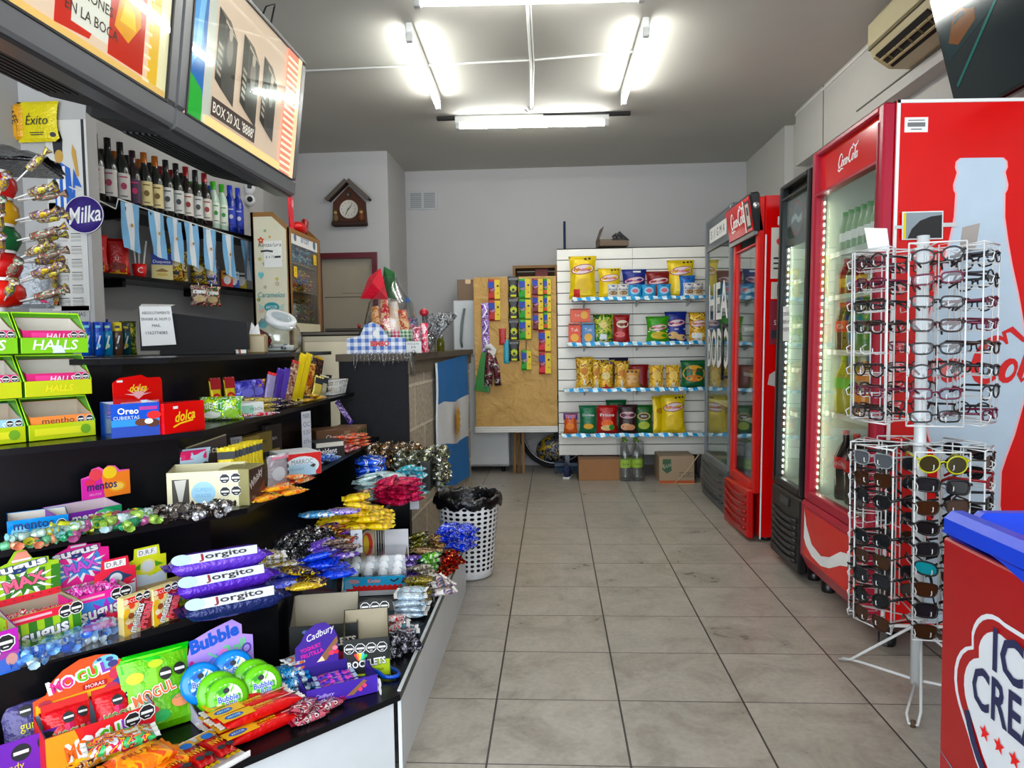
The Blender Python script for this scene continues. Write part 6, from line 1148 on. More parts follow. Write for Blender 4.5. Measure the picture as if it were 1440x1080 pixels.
def stand_bar(p, l, w, th, mat, ends, g, label, lean=12, rz=62, tw=0, cat='chocolate bar', group=None, name='chocolate_bar'):
    t = flow(name, l, w, th, mat, ends, g, label, cat); t['label'] = label
    if group: t['group'] = group
    Mx = T(*p) @ RZ(rz) @ RX(-lean) @ RY(-90) @ RZ(0) @ T(l/2,0,0) if 0 else T(*p) @ RZ(rz) @ RY(tw) @ RX(-lean) @ Matrix(((0,-1,0,0),(0,0,-1,0),(1,0,0,0),(0,0,0,1))) @ T(l/2,0,0)
    t.rotation_mode = 'XYZ'; t.matrix_world = Mx; t.location = Mx.translation; t.rotation_euler = Mx.to_euler(); return t
YS = mt('#f0d81c', 'wrap'); PUR = mt('#4a2f9a', 'wrap'); RDW = mt('#b8182c', 'wrap')
for i, (p, l) in enumerate((((-2.099,4.579,0.97), 'left'),((-2.058,4.648,0.97), 'right'))): stand_bar((p[0] if 0 else -1.30+.015*i, 2.72+.09*i, .972),.14,.05,.014, YS, mt('#a8142c', 'wrap'), [('r', .045,0,.04,.045, P('#a8142c')),('c', -.01,0,.02,.018, P('#c8281c')),('c', -.01,0,.010,.010, P('#f0a83a'))], 'yellow and dark red bar standing at the back of the third step, %s of two' % l, 6,60)
for i, (y, mat, l) in enumerate(((2.92, pr(['#3a3aa8', '#5a5ac8', '#8a8ae0'], 'foil', 25), 'blue violet chocolate bag standing on the third step, left one'),(3.02, pr(['#4a3ab0', '#6a5ad0', '#c8923a'], 'foil', 25), 'blue violet chocolate bag standing on the third step, right one'))):
    bag('chocolate_bag', .11,.12,.04, [('c', 0,.07,.03,.018, P('#7a7ad8'))], mat, (-1.27, y, .972),60, l, 'chocolate bag')
bars = [(3.10,.150,.045, mt('#a8a0c8', 'foil'), RED, 'silver lilac bar with a bright red top leaning on the third step', 16),(3.19,.165,.04, PUR, PUR, 'deep violet chocolate bar leaning beside the red-topped one', 17),(3.26,.165,.035, mt('#5a44b0', 'wrap'), PUR, 'lighter violet chocolate bar leaning on the third step', 18),
        (3.34,.20,.042, pr(['#5a2a1c', '#c8a08a', '#8a4a3a', '#e0d0c0'], 'wrap', 60), RDW, 'brown bar printed with nuts leaning on the third step', 19),(3.42,.235,.04, YS, YS, 'tall bright yellow bar leaning on the third step, left of two', 20),(3.50,.235,.04, YS, YS, 'tall bright yellow bar leaning on the third step, right of two', 20),
        (3.60,.19,.045, pr(['#c86a2a', '#6a2a1c', '#e0b06a'], 'wrap', 40), mt('#3a2018', 'wrap'), 'orange brown bar leaning right of the yellow bars', 18),(3.70,.21,.07, pr(['#3a2420', '#5a3a30', '#2a1a18'], 'foil', 30), mt('#c8a43a', 'wrap'), 'wide dark brown pack with a gold base leaning near the basket', 16)]
for y, l, w, mat, en, lab, tw in bars: stand_bar((-1.235, y-.06,.974), l, w, .016, mat, en, None, lab, 6,52, tw)
for i, (y, c) in enumerate(((3.52, '#d8c878'),(3.60, '#c9c4ac'))): stand_bar((-1.18, y, .974),.11,.055,.014, mt(c, 'foil'), mt(c, 'foil'), [('r', .03,0,.03,.045, INK)], 'short %s wafer pack leaning in front of the yellow bars' % ('pale yellow', 'grey cream')[i], 4,50,16)
GN = flow('cereal_bar', .13,.04,.018, pr(['#c8b46a', '#8a7a3a', '#e8e0c0', '#5a4a2a'], 'foil', 40), mt('#d8d0b0', 'foil'), [('r', 0,0,.05,.025, P('#b89a1c'))]); random.seed(61)
pile([GN], (-1.17,2.78),62,1,3,.14,.05,3,.020, 'gold and cream cereal bar in the loose stack on the third step', 'gold cereal bars on the third step', .972, shrink=0, tilt=3)
m1 = flow('wafer_bar', .12,.035,.014, pr(['#a8283a', '#e0c8c0', '#6a3a6a'], 'wrap', 40), WHITE); pile([m1], (-1.15,2.62),60,2,3,.10,.045,1,.02, 'red and pink wafer lying in front of the gold cereal bars', 'red and pink wafers on the third step', .972)
m1 = flow('candy_bar', .12,.035,.014, pr(['#2a2422', '#8a8078', '#4a3a34'], 'foil', 40), BLACK); pile([m1], (-1.155,3.05),80,2,2,.12,.045,2,.016, 'dark foil bar lying under the leaning violet bars', 'dark foil bars on the third step', .972)
m1 = flow('candy_bar', .12,.04,.014, pr(['#e8c82a', '#c8702a', '#f0e8c0'], 'wrap', 40), YEL); pile([m1], (-1.14,3.36),85,2,1,.13,.045,2,.016, 'yellow and orange bar lying at the foot of the yellow bars', 'yellow and orange bars on the third step', .972)
t = thing('price_card', 'small yellow handwritten price card on the third step', 'price card', (-1.17,2.60,.972),60); m = MB(); m.box(-.03,0,0,.03,.002,.07, P('#e8e06a')); m.gfx(FRONT, [('t', 0,.05-.018*i, .010, s, INK) for i, s in enumerate(('2 x', '$ 900', 'c/u'))]); m.build('card', t)
bk = thing('wire_basket', 'white wire basket of dark chocolate bars at the far end of the third step', 'basket', (-1.20,3.79,.972),85); m = MB(); a, b_, hh = .10,.075,.075
for z, k in ((.004,.85),(.045,.93),(hh, 1.0)): m.tube([(-a*k, -b_*k, z),(a*k, -b_*k, z),(a*k, b_*k, z),(-a*k, b_*k, z)], .003 if z < hh else .0045, WHITE, 5, True)
for i in range(13): x = -a+2*a*i/12; m.tube([(x, -b_, hh),(x*.85,-b_*.85,.004),(x*.85, b_*.85,.004),(x, b_, hh)], .002, WHITE, 4)
for i in range(7): y = -b_+2*b_*i/6; m.tube([(-a, y, hh),(-a*.85, y*.85,.004),(a*.85, y*.85,.004),(a, y, hh)], .002, WHITE, 4)
m.build('wire_frame', bk)
m1 = flow('chocolate_bar', .11,.035,.014, pr(['#1d1413', '#6a5a58', '#2a1a18', '#c8b8b0'], 'foil', 50), BLACK)
for i in range(7): place(m1, USED, (-1.225+.016*(i % 2),3.735+.018*i, 1.02), rot=(R(10), R(-65), R(20+5*i)), label='dark bar standing in the white wire basket', group='dark bars in the wire basket')
place(m1, USED, (-1.21,3.78,.985),85, 'dark bar lying flat at the bottom of the white wire basket')
# ==== SECOND STEP (FROM THE TOP): MENTS, NOUGAT, MARROC
t = tray('candy_carton', 'light blue mint roll tray at the left end of the second step', (-1.389,1.854,0.725,0.139,0.054,38.273),.10,.058, mt('#2f8ad0', 'gloss'), P('#d8d4cc'), lambda w, h: [('c', -w*.3, h*.4,.02,.015, P('#8cc8f0')),('c', w*.1, h*.3,.025,.015, P('#6ab4e8')),('t', -.01, h*.68,.018, 'mentos', P('#14306a'), {'w': .09, 'off': .02}),('o', w*.38, h*.6,.011)])
t = tray('candy_carton', 'purple and green fruit roll tray with an orange fruit header card', (-1.317,1.969,0.725,0.17,0.049,57.995),.10,.060, mt('#7a3aa0', 'gloss'), P('#d0c0c8'), lambda w, h: [('p', [(0,0),(w/2,0),(w/2, h),(w*.2, h)], P('#2f9a6a')),('c', w*.2, h*.5,.03,.02, P('#6ac88a')),('t', 0, h*.6,.02, 'mentos', WHITE, {'w': .10, 'off': .02})],
  header=lambda w, h: ([(w*.12,0),(w*.95,0),(w*.95,.075),(w*.78,.077),(w*.70,.092),(w*.58,.095),(w*.50,.085),(w*.42,.095),(w*.30,.09),(w*.26,.072),(w*.12,.066)],
   [('p', [(w*.12,0),(w*.5,0),(w*.45,.068),(w*.12,.064)], P('#d03aa0')),('p', [(w*.5,0),(w*.95,0),(w*.95,.073),(w*.46,.07)], P('#f08a2a')),('c', w*.36,.072,.019,.018, P('#e0505a')),('c', w*.60,.074,.021,.019, P('#f5d23a')),('c', w*.26,.05,.015,.011, P('#d8405a')),('c', w*.72,.028,.026,.016, P('#f0a83a')),('c', w*.72,.028,.019,.011, P('#f8cf7a')),('t', w*.46,.036,.019, 'mentos', P('#141a5a'), {'w': .085, 'off': .02}),('t', w*.34,.014,.007, 'FRUTAS', P('#f0b0e0'))], P('#e868b0')))
CLR = [twist('wrapped_candy', mt(c, 'foil')) for c in ('#7ab892', '#d8cc6a', '#e09a80', '#9ac8cc', '#b8d0c8')]
random.seed(71)
cn = ('green', 'yellow', 'salmon', 'aqua', 'pale mint')
def scatter(protos, names, p0, p1, n, z, wid, what, lay=2, grp=''):
    for i in range(n):
        t = (i+.5)/n; k = i % len(protos); o = random.uniform(-wid, wid)
        dx, dy = p1[0]-p0[0], p1[1]-p0[1]; L_ = math.hypot(dx, dy)
        place(protos[k], USED, (p0[0]+dx*t-dy/L_*o, p0[1]+dy*t+dx/L_*o, z+random.choice([0,.018][:lay])), rot=(0, R(random.uniform(-15,15)), R(random.uniform(0,180))), label='%s %s' % (names[k], what), group='%s %s' % (names[k], grp or what))
scatter(CLR, cn, (-1.389,1.728,0.73),(-1.291,1.828,0.73),16,.727,.014, 'wrapped sweet in front of the blue mint tray', 2)
CLR2 = [twist('wrapped_candy', mt(c, 'foil'), r=.014, l=.04) for c in ('#d8dc6a', '#4a9470', '#a8608a', '#c8dce0', '#9ab86a')]
scatter(CLR2,('lime yellow', 'deep green', 'purple', 'silver', 'leaf green'),(-1.297,1.828,0.73),(-1.169,2.012,0.73),30,.727,.026, 'wrapped sweet heaped below the fruit header card', 2)
SIL = [twist('chocolate_sweet', mt(c, 'foils'), r=.013, l=.026) for c in ('#c8c8ca', '#5a524c', '#8a8580')]
scatter(SIL, ('silver', 'dark brown foil', 'grey foil'),(-1.161,2.02,0.73),(-0.98,2.107,0.73),48,.727,.022, 'wrapped chocolate heaped before the cream carton', 2)
t = tray('candy_carton', 'cream nougat carton with a window, a pale blue round seal and four warning marks', (-1.101,2.206,0.725,0.222,0.103,15.164),.11,.125, P('#e9e4c4'), P('#d8d2b0'), lambda w, h: [('r', -w*.32, h*.45,.05, h*.72, P('#3a3630')),('p', [(-w*.32-.018, h*.78),(-w*.32+.018, h*.8),(-w*.32+.004, h*.2),(-w*.32-.006, h*.2)], P('#c8c6be')),('c', -w*.02, h*.42,.036,.036, P('#a9cfe6')),('t', -w*.02, h*.5,.011, 'CUPIDO', P('#6fa8cc'), {'w': .05}),('t', -w*.02, h*.34,.011, 'DULCES', P('#6fa8cc'), {'w': .045}),('o', w*.27, h*.78,.015),('o', w*.42, h*.79,.015),('o', w*.27, h*.42,.015),('o', w*.42, h*.43,.015)], hf=.115)
p = (-1.16,2.257,0.725,0.177,0.152,19.762)
bag('candy_bag', p[3]*1.0,.165,.03, [('r', 0,.145, p[3]*.8,.03, P('#d82a6a')),('t', -.06,.146,.012, 'NUEVO', P('#f09a3a')),('r', 0,.06, p[3]*.8,.11, P('#b8d8e8')),('c', -.03,.10,.03,.012, pr(['#2a3a4a', '#c85a5a', '#e8e8e0', '#5a9a5a'], 'paper', 90)),('c', .01,.10,.03,.012, pr(['#2a3a4a', '#c85a5a', '#e8e8e0', '#5a9a5a'], 'paper', 90)),('c', .065,.105,.014,.014, INK)], P('#c4dcea'),(p[0]-.07, p[1]+.075,.727),47, 'tall pink-topped pale blue bag standing behind the cream carton', 'candy bag')
t = thing('chocolate_carton', 'dark brown chocolate carton at the right end of the cream one', 'chocolate carton', (-0.965,2.351,0.725),88); m = MB(); m.box(-.12,0,0,.0,.10,.118, P('#8f8a62'),.002); m.gfx(T(-.06,0,.058) @ FRONT, [('r', 0,0,.116,.112, P('#3a2620')),('t', -.005,.02,.032, 'Whisky', P('#d8d4d0'), {'w': .10, 'rot': 25, 'shear': .3, 'off': .015}),('p', [(.0,-.05),(.05,-.03),(.055,.01),(.02,-.01)], P('#6a3424')),('t', -.03,-.035,.01, '36 u', P('#b8b0a8'))]); m.build('carton', t)
random.seed(73)
YB = flow('yellow_sachet', .105,.060,.010, YS, YS, [('r', .025,0,.025,.055, INK),('c', -.015,0,.014,.014, P('#e8b82a'))], cat='sachet')
for i in range(9):
    y = 2.36+.026*i; M4 = T(-1.10+.0015*i, y, .79) @ RZ(26) @ RX(-14-3*(i % 3)) @ Matrix(((0,-1,0,0),(0,0,-1,0),(1,0,0,0),(0,0,0,1))) @ T(.05,0,0)
    place(YB, USED, tuple(M4.translation), rot=tuple(M4.to_euler()), label='yellow sachet with black print in the upright fan behind the chocolate carton', group='yellow sachets fanned on the second step')
t = thing('sachet_carton', 'olive carton holding the fan of yellow sachets behind the chocolate carton', 'carton', (-1.10,2.47,.727),86); m = MB(); m.box(-.14,-.04,0,.15,-.037,.06, P('#6a6244')); m.box(-.14,.037,0,.15,.04,.07, P('#6a6244')); m.box(-.14,-.04,.05,.15,.04,.055, P('#6a6244')); m.build('carton', t)
t = thing('header_card', 'open dark brown carton flap with script lettering behind the pink bag', 'carton flap', (-1.20,2.39,.727),47); m = MB(); m.prism([(-.11,0),(.09,0),(.085,.20),(-.10,.155)], .003, P('#2e211c'), M=FRONT); m.gfx(T(0,-.003,0) @ FRONT, [('t', .02,.15,.022, 'Shots', P('#c8c4bc'), {'shear': .3, 'rot': 8}),('s', [(-.1,.155),(.085,.20)], .005, P('#8a8468'))]); m.build('card', t)
for nm, loc, rz, w, h, lines, c in (('white curved price sign above the yellow sachets', (-1.225,2.70,.80),60,.07,.085,('$LOCK', '600'), '#c8ccd2'),('tall white price strip hanging below the third step', (-1.08,3.10,.755),70,.06,.19,('MARR', 'OC', '$ 250', 'c/u'), '#d2d4dc')):
    t = thing('price_sign', nm, 'price sign', loc, rz); m = MB(); m.box(-w/2,0,-.03 if 'SLOCK' in nm else 0, w/2,.002, h, P(c)); m.gfx(FRONT, [('t', 0, h-.02-.036*i, .022, s, INK, {'w': w*.75, 'off': -.01}) for i, s in enumerate(lines)]); m.build('card', t)
    if 'SLOCK' in nm: m = MB(); m.tube([(0,.004,-.07),(0,.004,0)], .003, BLACK, 5); m.build('clip', t)
for i, (y, x, c, l) in enumerate(((2.80,-1.20, '#a8925a', 'tan cardboard box at the back of the second step, nearer one'),(2.93,-1.20, '#8a7a4c', 'olive printed cardboard box at the back of the second step'),(3.04,-1.20, '#3a3430', 'tall dark box at the back of the second step beside the price strip'))):
    t = thing('carton', l, 'carton', (x, y, .727),78); m = MB(); m.box(-.055,0,0,.055,.07,.15+.02*(i == 2), P(c),.002); m.gfx(FRONT, [('t', 0,.11,.012, 'BOX', INK if i < 2 else WHITE),('r', 0,.05,.07,.03, INK if i == 1 else P('#b8a468'))]); m.build('carton', t)
t = thing('candy_bag', 'translucent pinkish bag with a column of dark dots beside the white red-cornered carton', 'candy bag', (-0.986,2.519,0.73),70); b = pouch(.12,.115,.03, [('c', .04,.09-.022*i, .007,.007, INK) for i in range(4)]+[('c', -.015,.05,.03,.025, P('#cfd2d6')),('r', 0,.105,.09,.008, P('#d88aa0'))], mt('#bdb8be', 'foil')); b.build('pouch', t)
mb_ = (-0.969,2.748,0.725,0.123,0.086,20.501)
t = thing('chocolate_carton', 'white carton with red corners on the second step', 'chocolate carton', (mb_[0]-.01, mb_[1], .727),40); w = .155; h = .088; m = MB(); m.box(-w/2,0,0, w/2,.15, h, P('#e8eaec'),.002)
m.gfx(FRONT, [('r', 0, h*.5, w*.98, h*.98, P('#c8202c')),('c', 0, h*.42, w*.44, h*.44, P('#e6eef2')),('r', 0, h*.25, w*.7, h*.5, P('#bcd8e8')),('t', 0, h*.62,.018, 'MARROC', P('#5a6a7a'), {'w': .085}),('t', -.02, h*.3,.01, 'FELFORT', P('#7a9ab0')),('p', [(.03, h*.4),(.045, h*.5),(.055, h*.42),(.045, h*.32)], P('#4a3a34'))]); m.gfx(T(w/2,.075,0) @ SIDER, [('t', 0, h*.6,.018, 'MARROC', INK, {'w': .07}),('r', 0, h*.3,.08,.02, P('#b8b4b0')),('s', [(-.07, h*.95),(-.06,.01)], .012, P('#c8202c'))]); m.build('carton', t)
def flatbox(name, label, p, rz, w, d, h, c, g=None, sg=None, cat='gum carton'):
    t = thing(name, label, cat, p, rz); m = MB(); m.box(-w/2,0,0, w/2, d, h, P(c),.0015)
    if g: m.gfx(FRONT, g)
    if sg: m.gfx(T(w/2, d/2,0) @ SIDER, sg)
    m.build('carton', t); return t
flatbox('gum_carton', 'open black gum carton behind the white red-cornered carton', (-1.0,3.17,.727),42,.14,.12,.075, '#1b1b1d', [('r', 0,.062,.13,.02, P('#d8d4c8')),('t', -.01,.035,.022, 'beldent', WHITE, {'w': .085, 'off': .015})])
flatbox('gum_carton', 'long brown carton lettered with white script at the back of the second step', (-1.08,3.55,.727),40,.22,.16,.085, '#6a4a34', [('t', 0,.05,.02, 'Chocolino', WHITE, {'w': .12})])
flatbox('gum_carton', 'long low tan carton with green edge marks at the far end of the second step', (-1.02,3.72,.727),88,.30,.15,.075, '#8a7058', [('r', -.12+.06*i, .04,.03,.035, P('#2f5a3a')) for i in range(5)])
random.seed(75)
m1 = flow('gum_pack', .10,.045,.014, pr(['#d84a1c', '#f0a87a', '#3a1a1c', '#e8e0d8'], 'wrap', 40), RED); pile([m1], (-.995,3.52),75,2,2,.11,.05,4,.016, 'orange gum pack stacked before the long brown carton', 'orange gum packs on the second step', .727, shrink=0, tilt=4)
m1 = flow('candy_bar', .10,.04,.014, pr(['#b8182c', '#e8d0d0', '#2a1a1c', '#d84a5a'], 'wrap', 45), RED); pile([m1], (-1.0,3.34),80,3,2,.10,.042,2,.014, 'red and black bar lying behind the white red-cornered carton', 'red and black bars on the second step', .727)
m1 = flow('nougat_bar', .12,.045,.016, pr(['#f0b81c', '#e86a1c', '#f8e07a', '#c83a1c'], 'wrap', 40), YS); pile([m1], (-0.934,2.361,0.73),60,2,2,.11,.05,2,.018, 'yellow and orange bar heaped at the turn of the second step', 'yellow and orange bars on the second step', .727)
m1 = flow('biscuit_pack', .12,.05,.018, pr(['#e0782a', '#f0d8b0', '#b84a2a'], 'wrap', 40), mt('#e08a4a', 'wrap')); pile([m1], (-0.953,2.571,0.73),60,2,1,.10,.055,2,.018, 'orange biscuit pack lying before the white red-cornered carton', 'orange biscuit packs on the second step', .727)
m1 = flow('biscuit_pack', .15,.05,.018, pr(['#1c4ab0', '#4a8ad8', '#c8d8e8'], 'wrap', 35), mt('#1c4ab0', 'wrap')); pile([m1], (-.985,3.02),80,2,1,.16,.055,2,.018, 'blue biscuit pack lying along the edge before the white red-cornered carton', 'blue biscuit packs on the second step', .727)
stand_bar((-1.09,3.83,.81),.15,.035,.010, pr(['#5a3a9a', '#c8b8d8', '#3a2a6a'], 'wrap', 40), PUR, None, 'violet bar leaning alone against the back at the far end of the second step', 10,60,-32)
# ==== FOURTH STEP (z .485): SUGUS, DRF, JORGITO, HEAPS
def burst(x, y, r, n, mm, ph=0): return ('p', [(x+r*(1 if i % 2 == 0 else .5)*math.sin(PI*i/n+ph), y+.8*r*(1 if i % 2 == 0 else .5)*math.cos(PI*i/n+ph)) for i in range(2*n)], mm)
def sugus_front(c1, c2, strp):
    def f(w, h):
        g = [('r', 0, h*.42, w*.99, h*.8, c1)]
        g += [('p', [(w*x-.008,0),(w*x+.012,0),(w*x+.006, h*.82),(w*x-.012, h*.82)], c2) for x in (-.36,-.15,.06,.27,.44)] if strp else [burst(w*.1, h*.35,.06,10, c2)]
        g += [('r', 0, h*.9, w*.99, h*.2, P('#d8344a' if strp else '#e81c9a')),('r', -.03, h*.9, w*.55,.006, P('#f0c0c8')),('c', -w*.40, h*.55,.011,.014, P('#e8a8a0')),('t', 0, h*.40,.032, 'sugus', WHITE, {'w': w*.62, 'ol': (P('#1d2c5a'),.06), 'off': .03, 'rot': 5}),('o', w*.28, h*.84,.015),('o', w*.43, h*.86,.015),('t', .02, h*.14,.016, 'MAX', P('#e8e0f0'))]
        return g
    return f
def sugus_head(c1, c2, tip, strp):
    def f(w, h):
        pts = [(-w*.5,0),(w*.5,0),(w*.5,.125),(w*.36,.13),(w*.36,.145),(w*.14,.15),(w*.05,.185),(-w*.02,.19),(-w*.10,.185),(-w*.2,.15),(-w*.40,.135),(-w*.42,.11),(-w*.5,.105)]
        g = [('r', 0,.05, w*.98,.10, c1)]
        g += [('p', [(w*x-.012,0),(w*x+.012,0),(w*x+.016,.11),(w*x-.006,.11)], c2) for x in (-.42,-.2,.2,.42)] if strp else [('p', [(-w*.45,0),(-w*.1,.06),(-w*.4,.11)], c2),('p', [(w*.45,.02),(.0,.06),(w*.3,.12)], c2)]
        g += [burst(0,.065,.075,12, WHITE), burst(0,.065,.055,12, c2,.1),('p', [(-w*.17,.145),(w*.12,.148),(.01,.182),(-.012,.182)], tip),('r', -.003,.152, w*.26,.007, WHITE),
              ('t', -.01,.122,.028, 'sugus', WHITE, {'w': w*.74, 'ol': (P('#16306a'),.09), 'off': .04, 'rot': 6}),('t', .0,.072,.036, 'MAX', P('#e0708a' if strp else '#c860c8'), {'w': w*.55, 'ol': (P('#4a1440'),.07), 'off': .04, 'rot': 10})]
        if strp: g += [('r', 0,.012, w*.98,.024, P('#d83a44'))]+[('star', -w*.4+.02*i, .012+.004*(i % 2),.003, INK) for i in range(8)]
        return pts, g, c1
    return f
LIME = P('#a8cc3a'); DGR = P('#3f7a2a'); PNK = P('#e0208c'); VIO = P('#a83ab8'); SKYB = P('#4a8ad0')
Bs = (-1.259,1.686,0.485,0.163,0.13,76.135)
tray('candy_carton', 'green melon striped chew carton with a melon tip header card', (Bs[0], Bs[1], Bs[2], .165,.105,56),.12,.105, LIME, P('#b3a593'), sugus_front(LIME, DGR, True), sugus_head(LIME, DGR, P('#e89a88'), True), lean=4, hs=.70)
Bp = (-1.211,1.83,0.485,0.134,0.125,65.733)
tray('candy_carton', 'pink chew carton with a magenta tip header card', (Bp[0], Bp[1], Bp[2], .150,.10,54),.12,.10, PNK, P('#b3a593'), sugus_front(SKYB, VIO, False), sugus_head(PNK, SKYB, P('#c83a9a'), False), lean=4, hs=.70)
Bm = (-1.29,1.536,0.485,0.129,0.123,77.039)
tray('candy_carton', 'magenta and blue chew carton cut by the left photo edge', (Bm[0], Bm[1], Bm[2], Bm[3], .10,56),.12,.12, P('#b02aa8'), P('#a89c90'), lambda w, h: [('p', [(-w/2,0),(w/2,0),(w/2, h*.4),(-w/2, h*.2)], P('#2a6ad0')),('o', w*.3, h*.72,.018),('t', -.02, h*.5,.03, 'sugus', WHITE, {'ol': (P('#1d2c5a'),.06), 'off': .03}),('c', w*.38, h*.3,.012,.014, P('#e8a8a0'))])
PKC = [twist('wrapped_candy', pr(['#e84ab0', '#f0b8e0', '#a83a9a'], 'foil', 60), r=.013, l=.03)]; GRC = [twist('wrapped_candy', pr(['#d84a5a', '#e8e0d8', '#a82a3a'], 'foil', 60), r=.013, l=.03)]
random.seed(81)
def inbox(B, d, protos, n, z, lab, grp):
    a = R(B[5])
    for i in range(n):
        x = random.uniform(-B[3]/2+.022, B[3]/2-.022); y = random.uniform(.025, d-.025); p = protos[i % len(protos)]
        place(p, USED, (B[0]+x*math.cos(a)-y*math.sin(a), B[1]+x*math.sin(a)+y*math.cos(a), z+.006*(i % 3)), rot=(R(random.uniform(-20,20)), R(random.uniform(-20,20)), R(random.uniform(0,360))), label=lab, group=grp)
inbox(Bp[:3]+(.150,.1,54),.12, PKC, 24,.555, 'pink wrapped sweet inside the pink chew carton', 'pink sweets in the pink chew carton')
inbox(Bs[:3]+(.165,.1,56),.12, GRC, 16,.54, 'red wrapped sweet inside the melon striped chew carton', 'red sweets in the melon striped chew carton')
BLC = [twist('wrapped_candy', mt(c, 'foil'), r=.012, l=.026) for c in ('#2a7ad8', '#8ab8e8', '#c8dce8')]
scatter(BLC, ('deep blue', 'sky blue', 'silver blue'),(-1.243,1.589,0.49),(-1.159,1.819,0.49),44,.488,.016, 'wrapped sweet in the clear bag before the chew cartons', 2)
m1 = (-1.192,1.681,0.49); t = thing('film_bag', 'long clear film bag of blue sweets in front of the chew cartons', 'film bag', m1,46)
m = MB(); m.prism([(-.15,-.028),(.15,-.028),(.155,.0),(.15,.028),(-.15,.028),(-.155,0)], .045, FILM); m.build('film', t)
def drf(label, u0, v0, u1, v1, cA, cB, ck):
    B = (u0, v0, u1, v1)
    def head(w, h): return ([(-.055,0),(.055,0),(.055,.09),(.038,.092),(.035,.125),(-.035,.125),(-.038,.092),(-.055,.085)], [('r', 0,.1,.066,.045, cA),('r', 0,.108,.056,.022, WHITE),('t', 0,.108,.014, 'D.R.F.', INK, {'w': .046}),('c', .0,.062,.024,.024, cB),('c', 0,.062,.017,.017, P('#d8dce0')),('p', [(-.052,.0),(.052,.0),(.052,.05),(.02,.03),(-.052,.045)], P('#cfdbe6')),('s', [(.0,.03),(.03,.038),(.05,.04)], .006, cA),('p', [(-.045,.06),(-.02,.075),(-.022,.055)], P('#2a3a5a') if ck else P('#5a9a3a')),('p', [(.045,.06),(.02,.075),(.022,.055)], P('#2a3a5a') if ck else P('#5a9a3a'))], cA)
    return head
BR_ = (-1.142,1.867,0.485,0.091,0.077,61.189); BY = (-1.082,1.998,0.485,0.187,0.058,66.318)
tray('candy_carton', 'red mint carton with a round seal header card', (BR_[0], BR_[1], BR_[2], .115,.045,54),.11,.05, P('#d8384a'), GREYCARD, None, drf('', 0,0,0,0, P('#d8384a'), P('#2a4a6a'), True), hs=.9)
tray('candy_carton', 'yellow mint carton with a lemon header card and rolls inside', (BY[0], BY[1], BY[2], BY[3], .05,54),.11,.055, P('#dce03a'), P('#b8a684'), lambda w, h: [('r', -.02, h*.6, w*.5, h*.5, P('#cfe0b0')),('t', 0, h*.3,.014, 'D.R.F.', P('#2a5a6a'), {'w': .05}),('o', w*.42, h*.7,.011)],
     lambda w, h: (lambda r: ([(x-w*.22, y) for x, y in r[0]], [tuple([g[0]]+[g[1]-w*.22]+list(g[2:])) if g[0] in 'rct' else (g[0], [(q_[0]-w*.22,)+tuple(q_[1:]) for q_ in g[1]])+tuple(g[2:]) for g in r[1]], r[2]))(drf('', 0,0,0,0, P('#dce03a'), P('#e8e49a'), False)(w, h)), hs=.9)
RL = thing('mint_roll', 'x', 'mint roll'); m = MB(); m.lathe([(.001,-.035),(.011,-.035),(.011,.035),(.001,.035)], mt('#cfd8a8', 'foil'),10, T(0,0,.011) @ RY(90)); m.build('roll', RL)
a_ = R(54)
for i in range(6):
    x = .035+.0*(i % 2); y = .03+.025*(i % 3); zz = .49+.024*(i//3)
    place(RL, USED, (BY[0]+x*math.cos(a_)-y*math.sin(a_), BY[1]+x*math.sin(a_)+y*math.cos(a_), zz),58, 'pale green mint roll lying in the yellow mint carton', group='mint rolls in the yellow carton')
def fruity(B, lab):
    t = thing('candy_pack', lab, 'candy pack', B[:3], B[5]); w, h = .076,.100; m = MB(); m.box(-w/2,-.015,0, w/2,.012, h, P('#e8d8a0'),.003)
    g = [('r', -w*.42, h*.3,.012, h*.6, P('#e0b83a')),('r', -w*.2, h*.9, w*.55, h*.18, P('#d8202c')),('t', -w*.2, h*.9,.009, 'ARCOR', WHITE),('r', w*.28, h*.45, w*.4, h*.85, P('#8a1424')),('o', w*.08, h*.94,.010),('o', w*.36, h*.94,.010)]
    g += [('c', -w*.3+.012*math.sin(i*3), h*.12+.013*i, .008,.008, P(('#e8b83a', '#d8503a', '#f0e0c0', '#8a4a1c')[i % 4])) for i in range(7)]
    g += [('t', -.004, h*.42,.022, 'mentitas', WHITE, {'w': h*.72, 'rot': 68, 'ol': (INK, .05), 'off': .02}),('t', .02, h*.42,.024, 'Frutal', P('#e04a5a'), {'w': h*.66, 'rot': 68, 'ol': (WHITE, .04), 'off': .03})]
    m.gfx(T(0,-.0155,0) @ FRONT, g, .0004); m.build('pack', t)
fruity((-1.11,1.814,0.485,0.065,0.098,62.65), 'yellow and red fruit candy pack standing between the taffy and mint cartons, left one')
fruity((-1.071,1.883,0.485,0.068,0.101,64.573), 'yellow and red fruit candy pack standing before the mint cartons, right one')
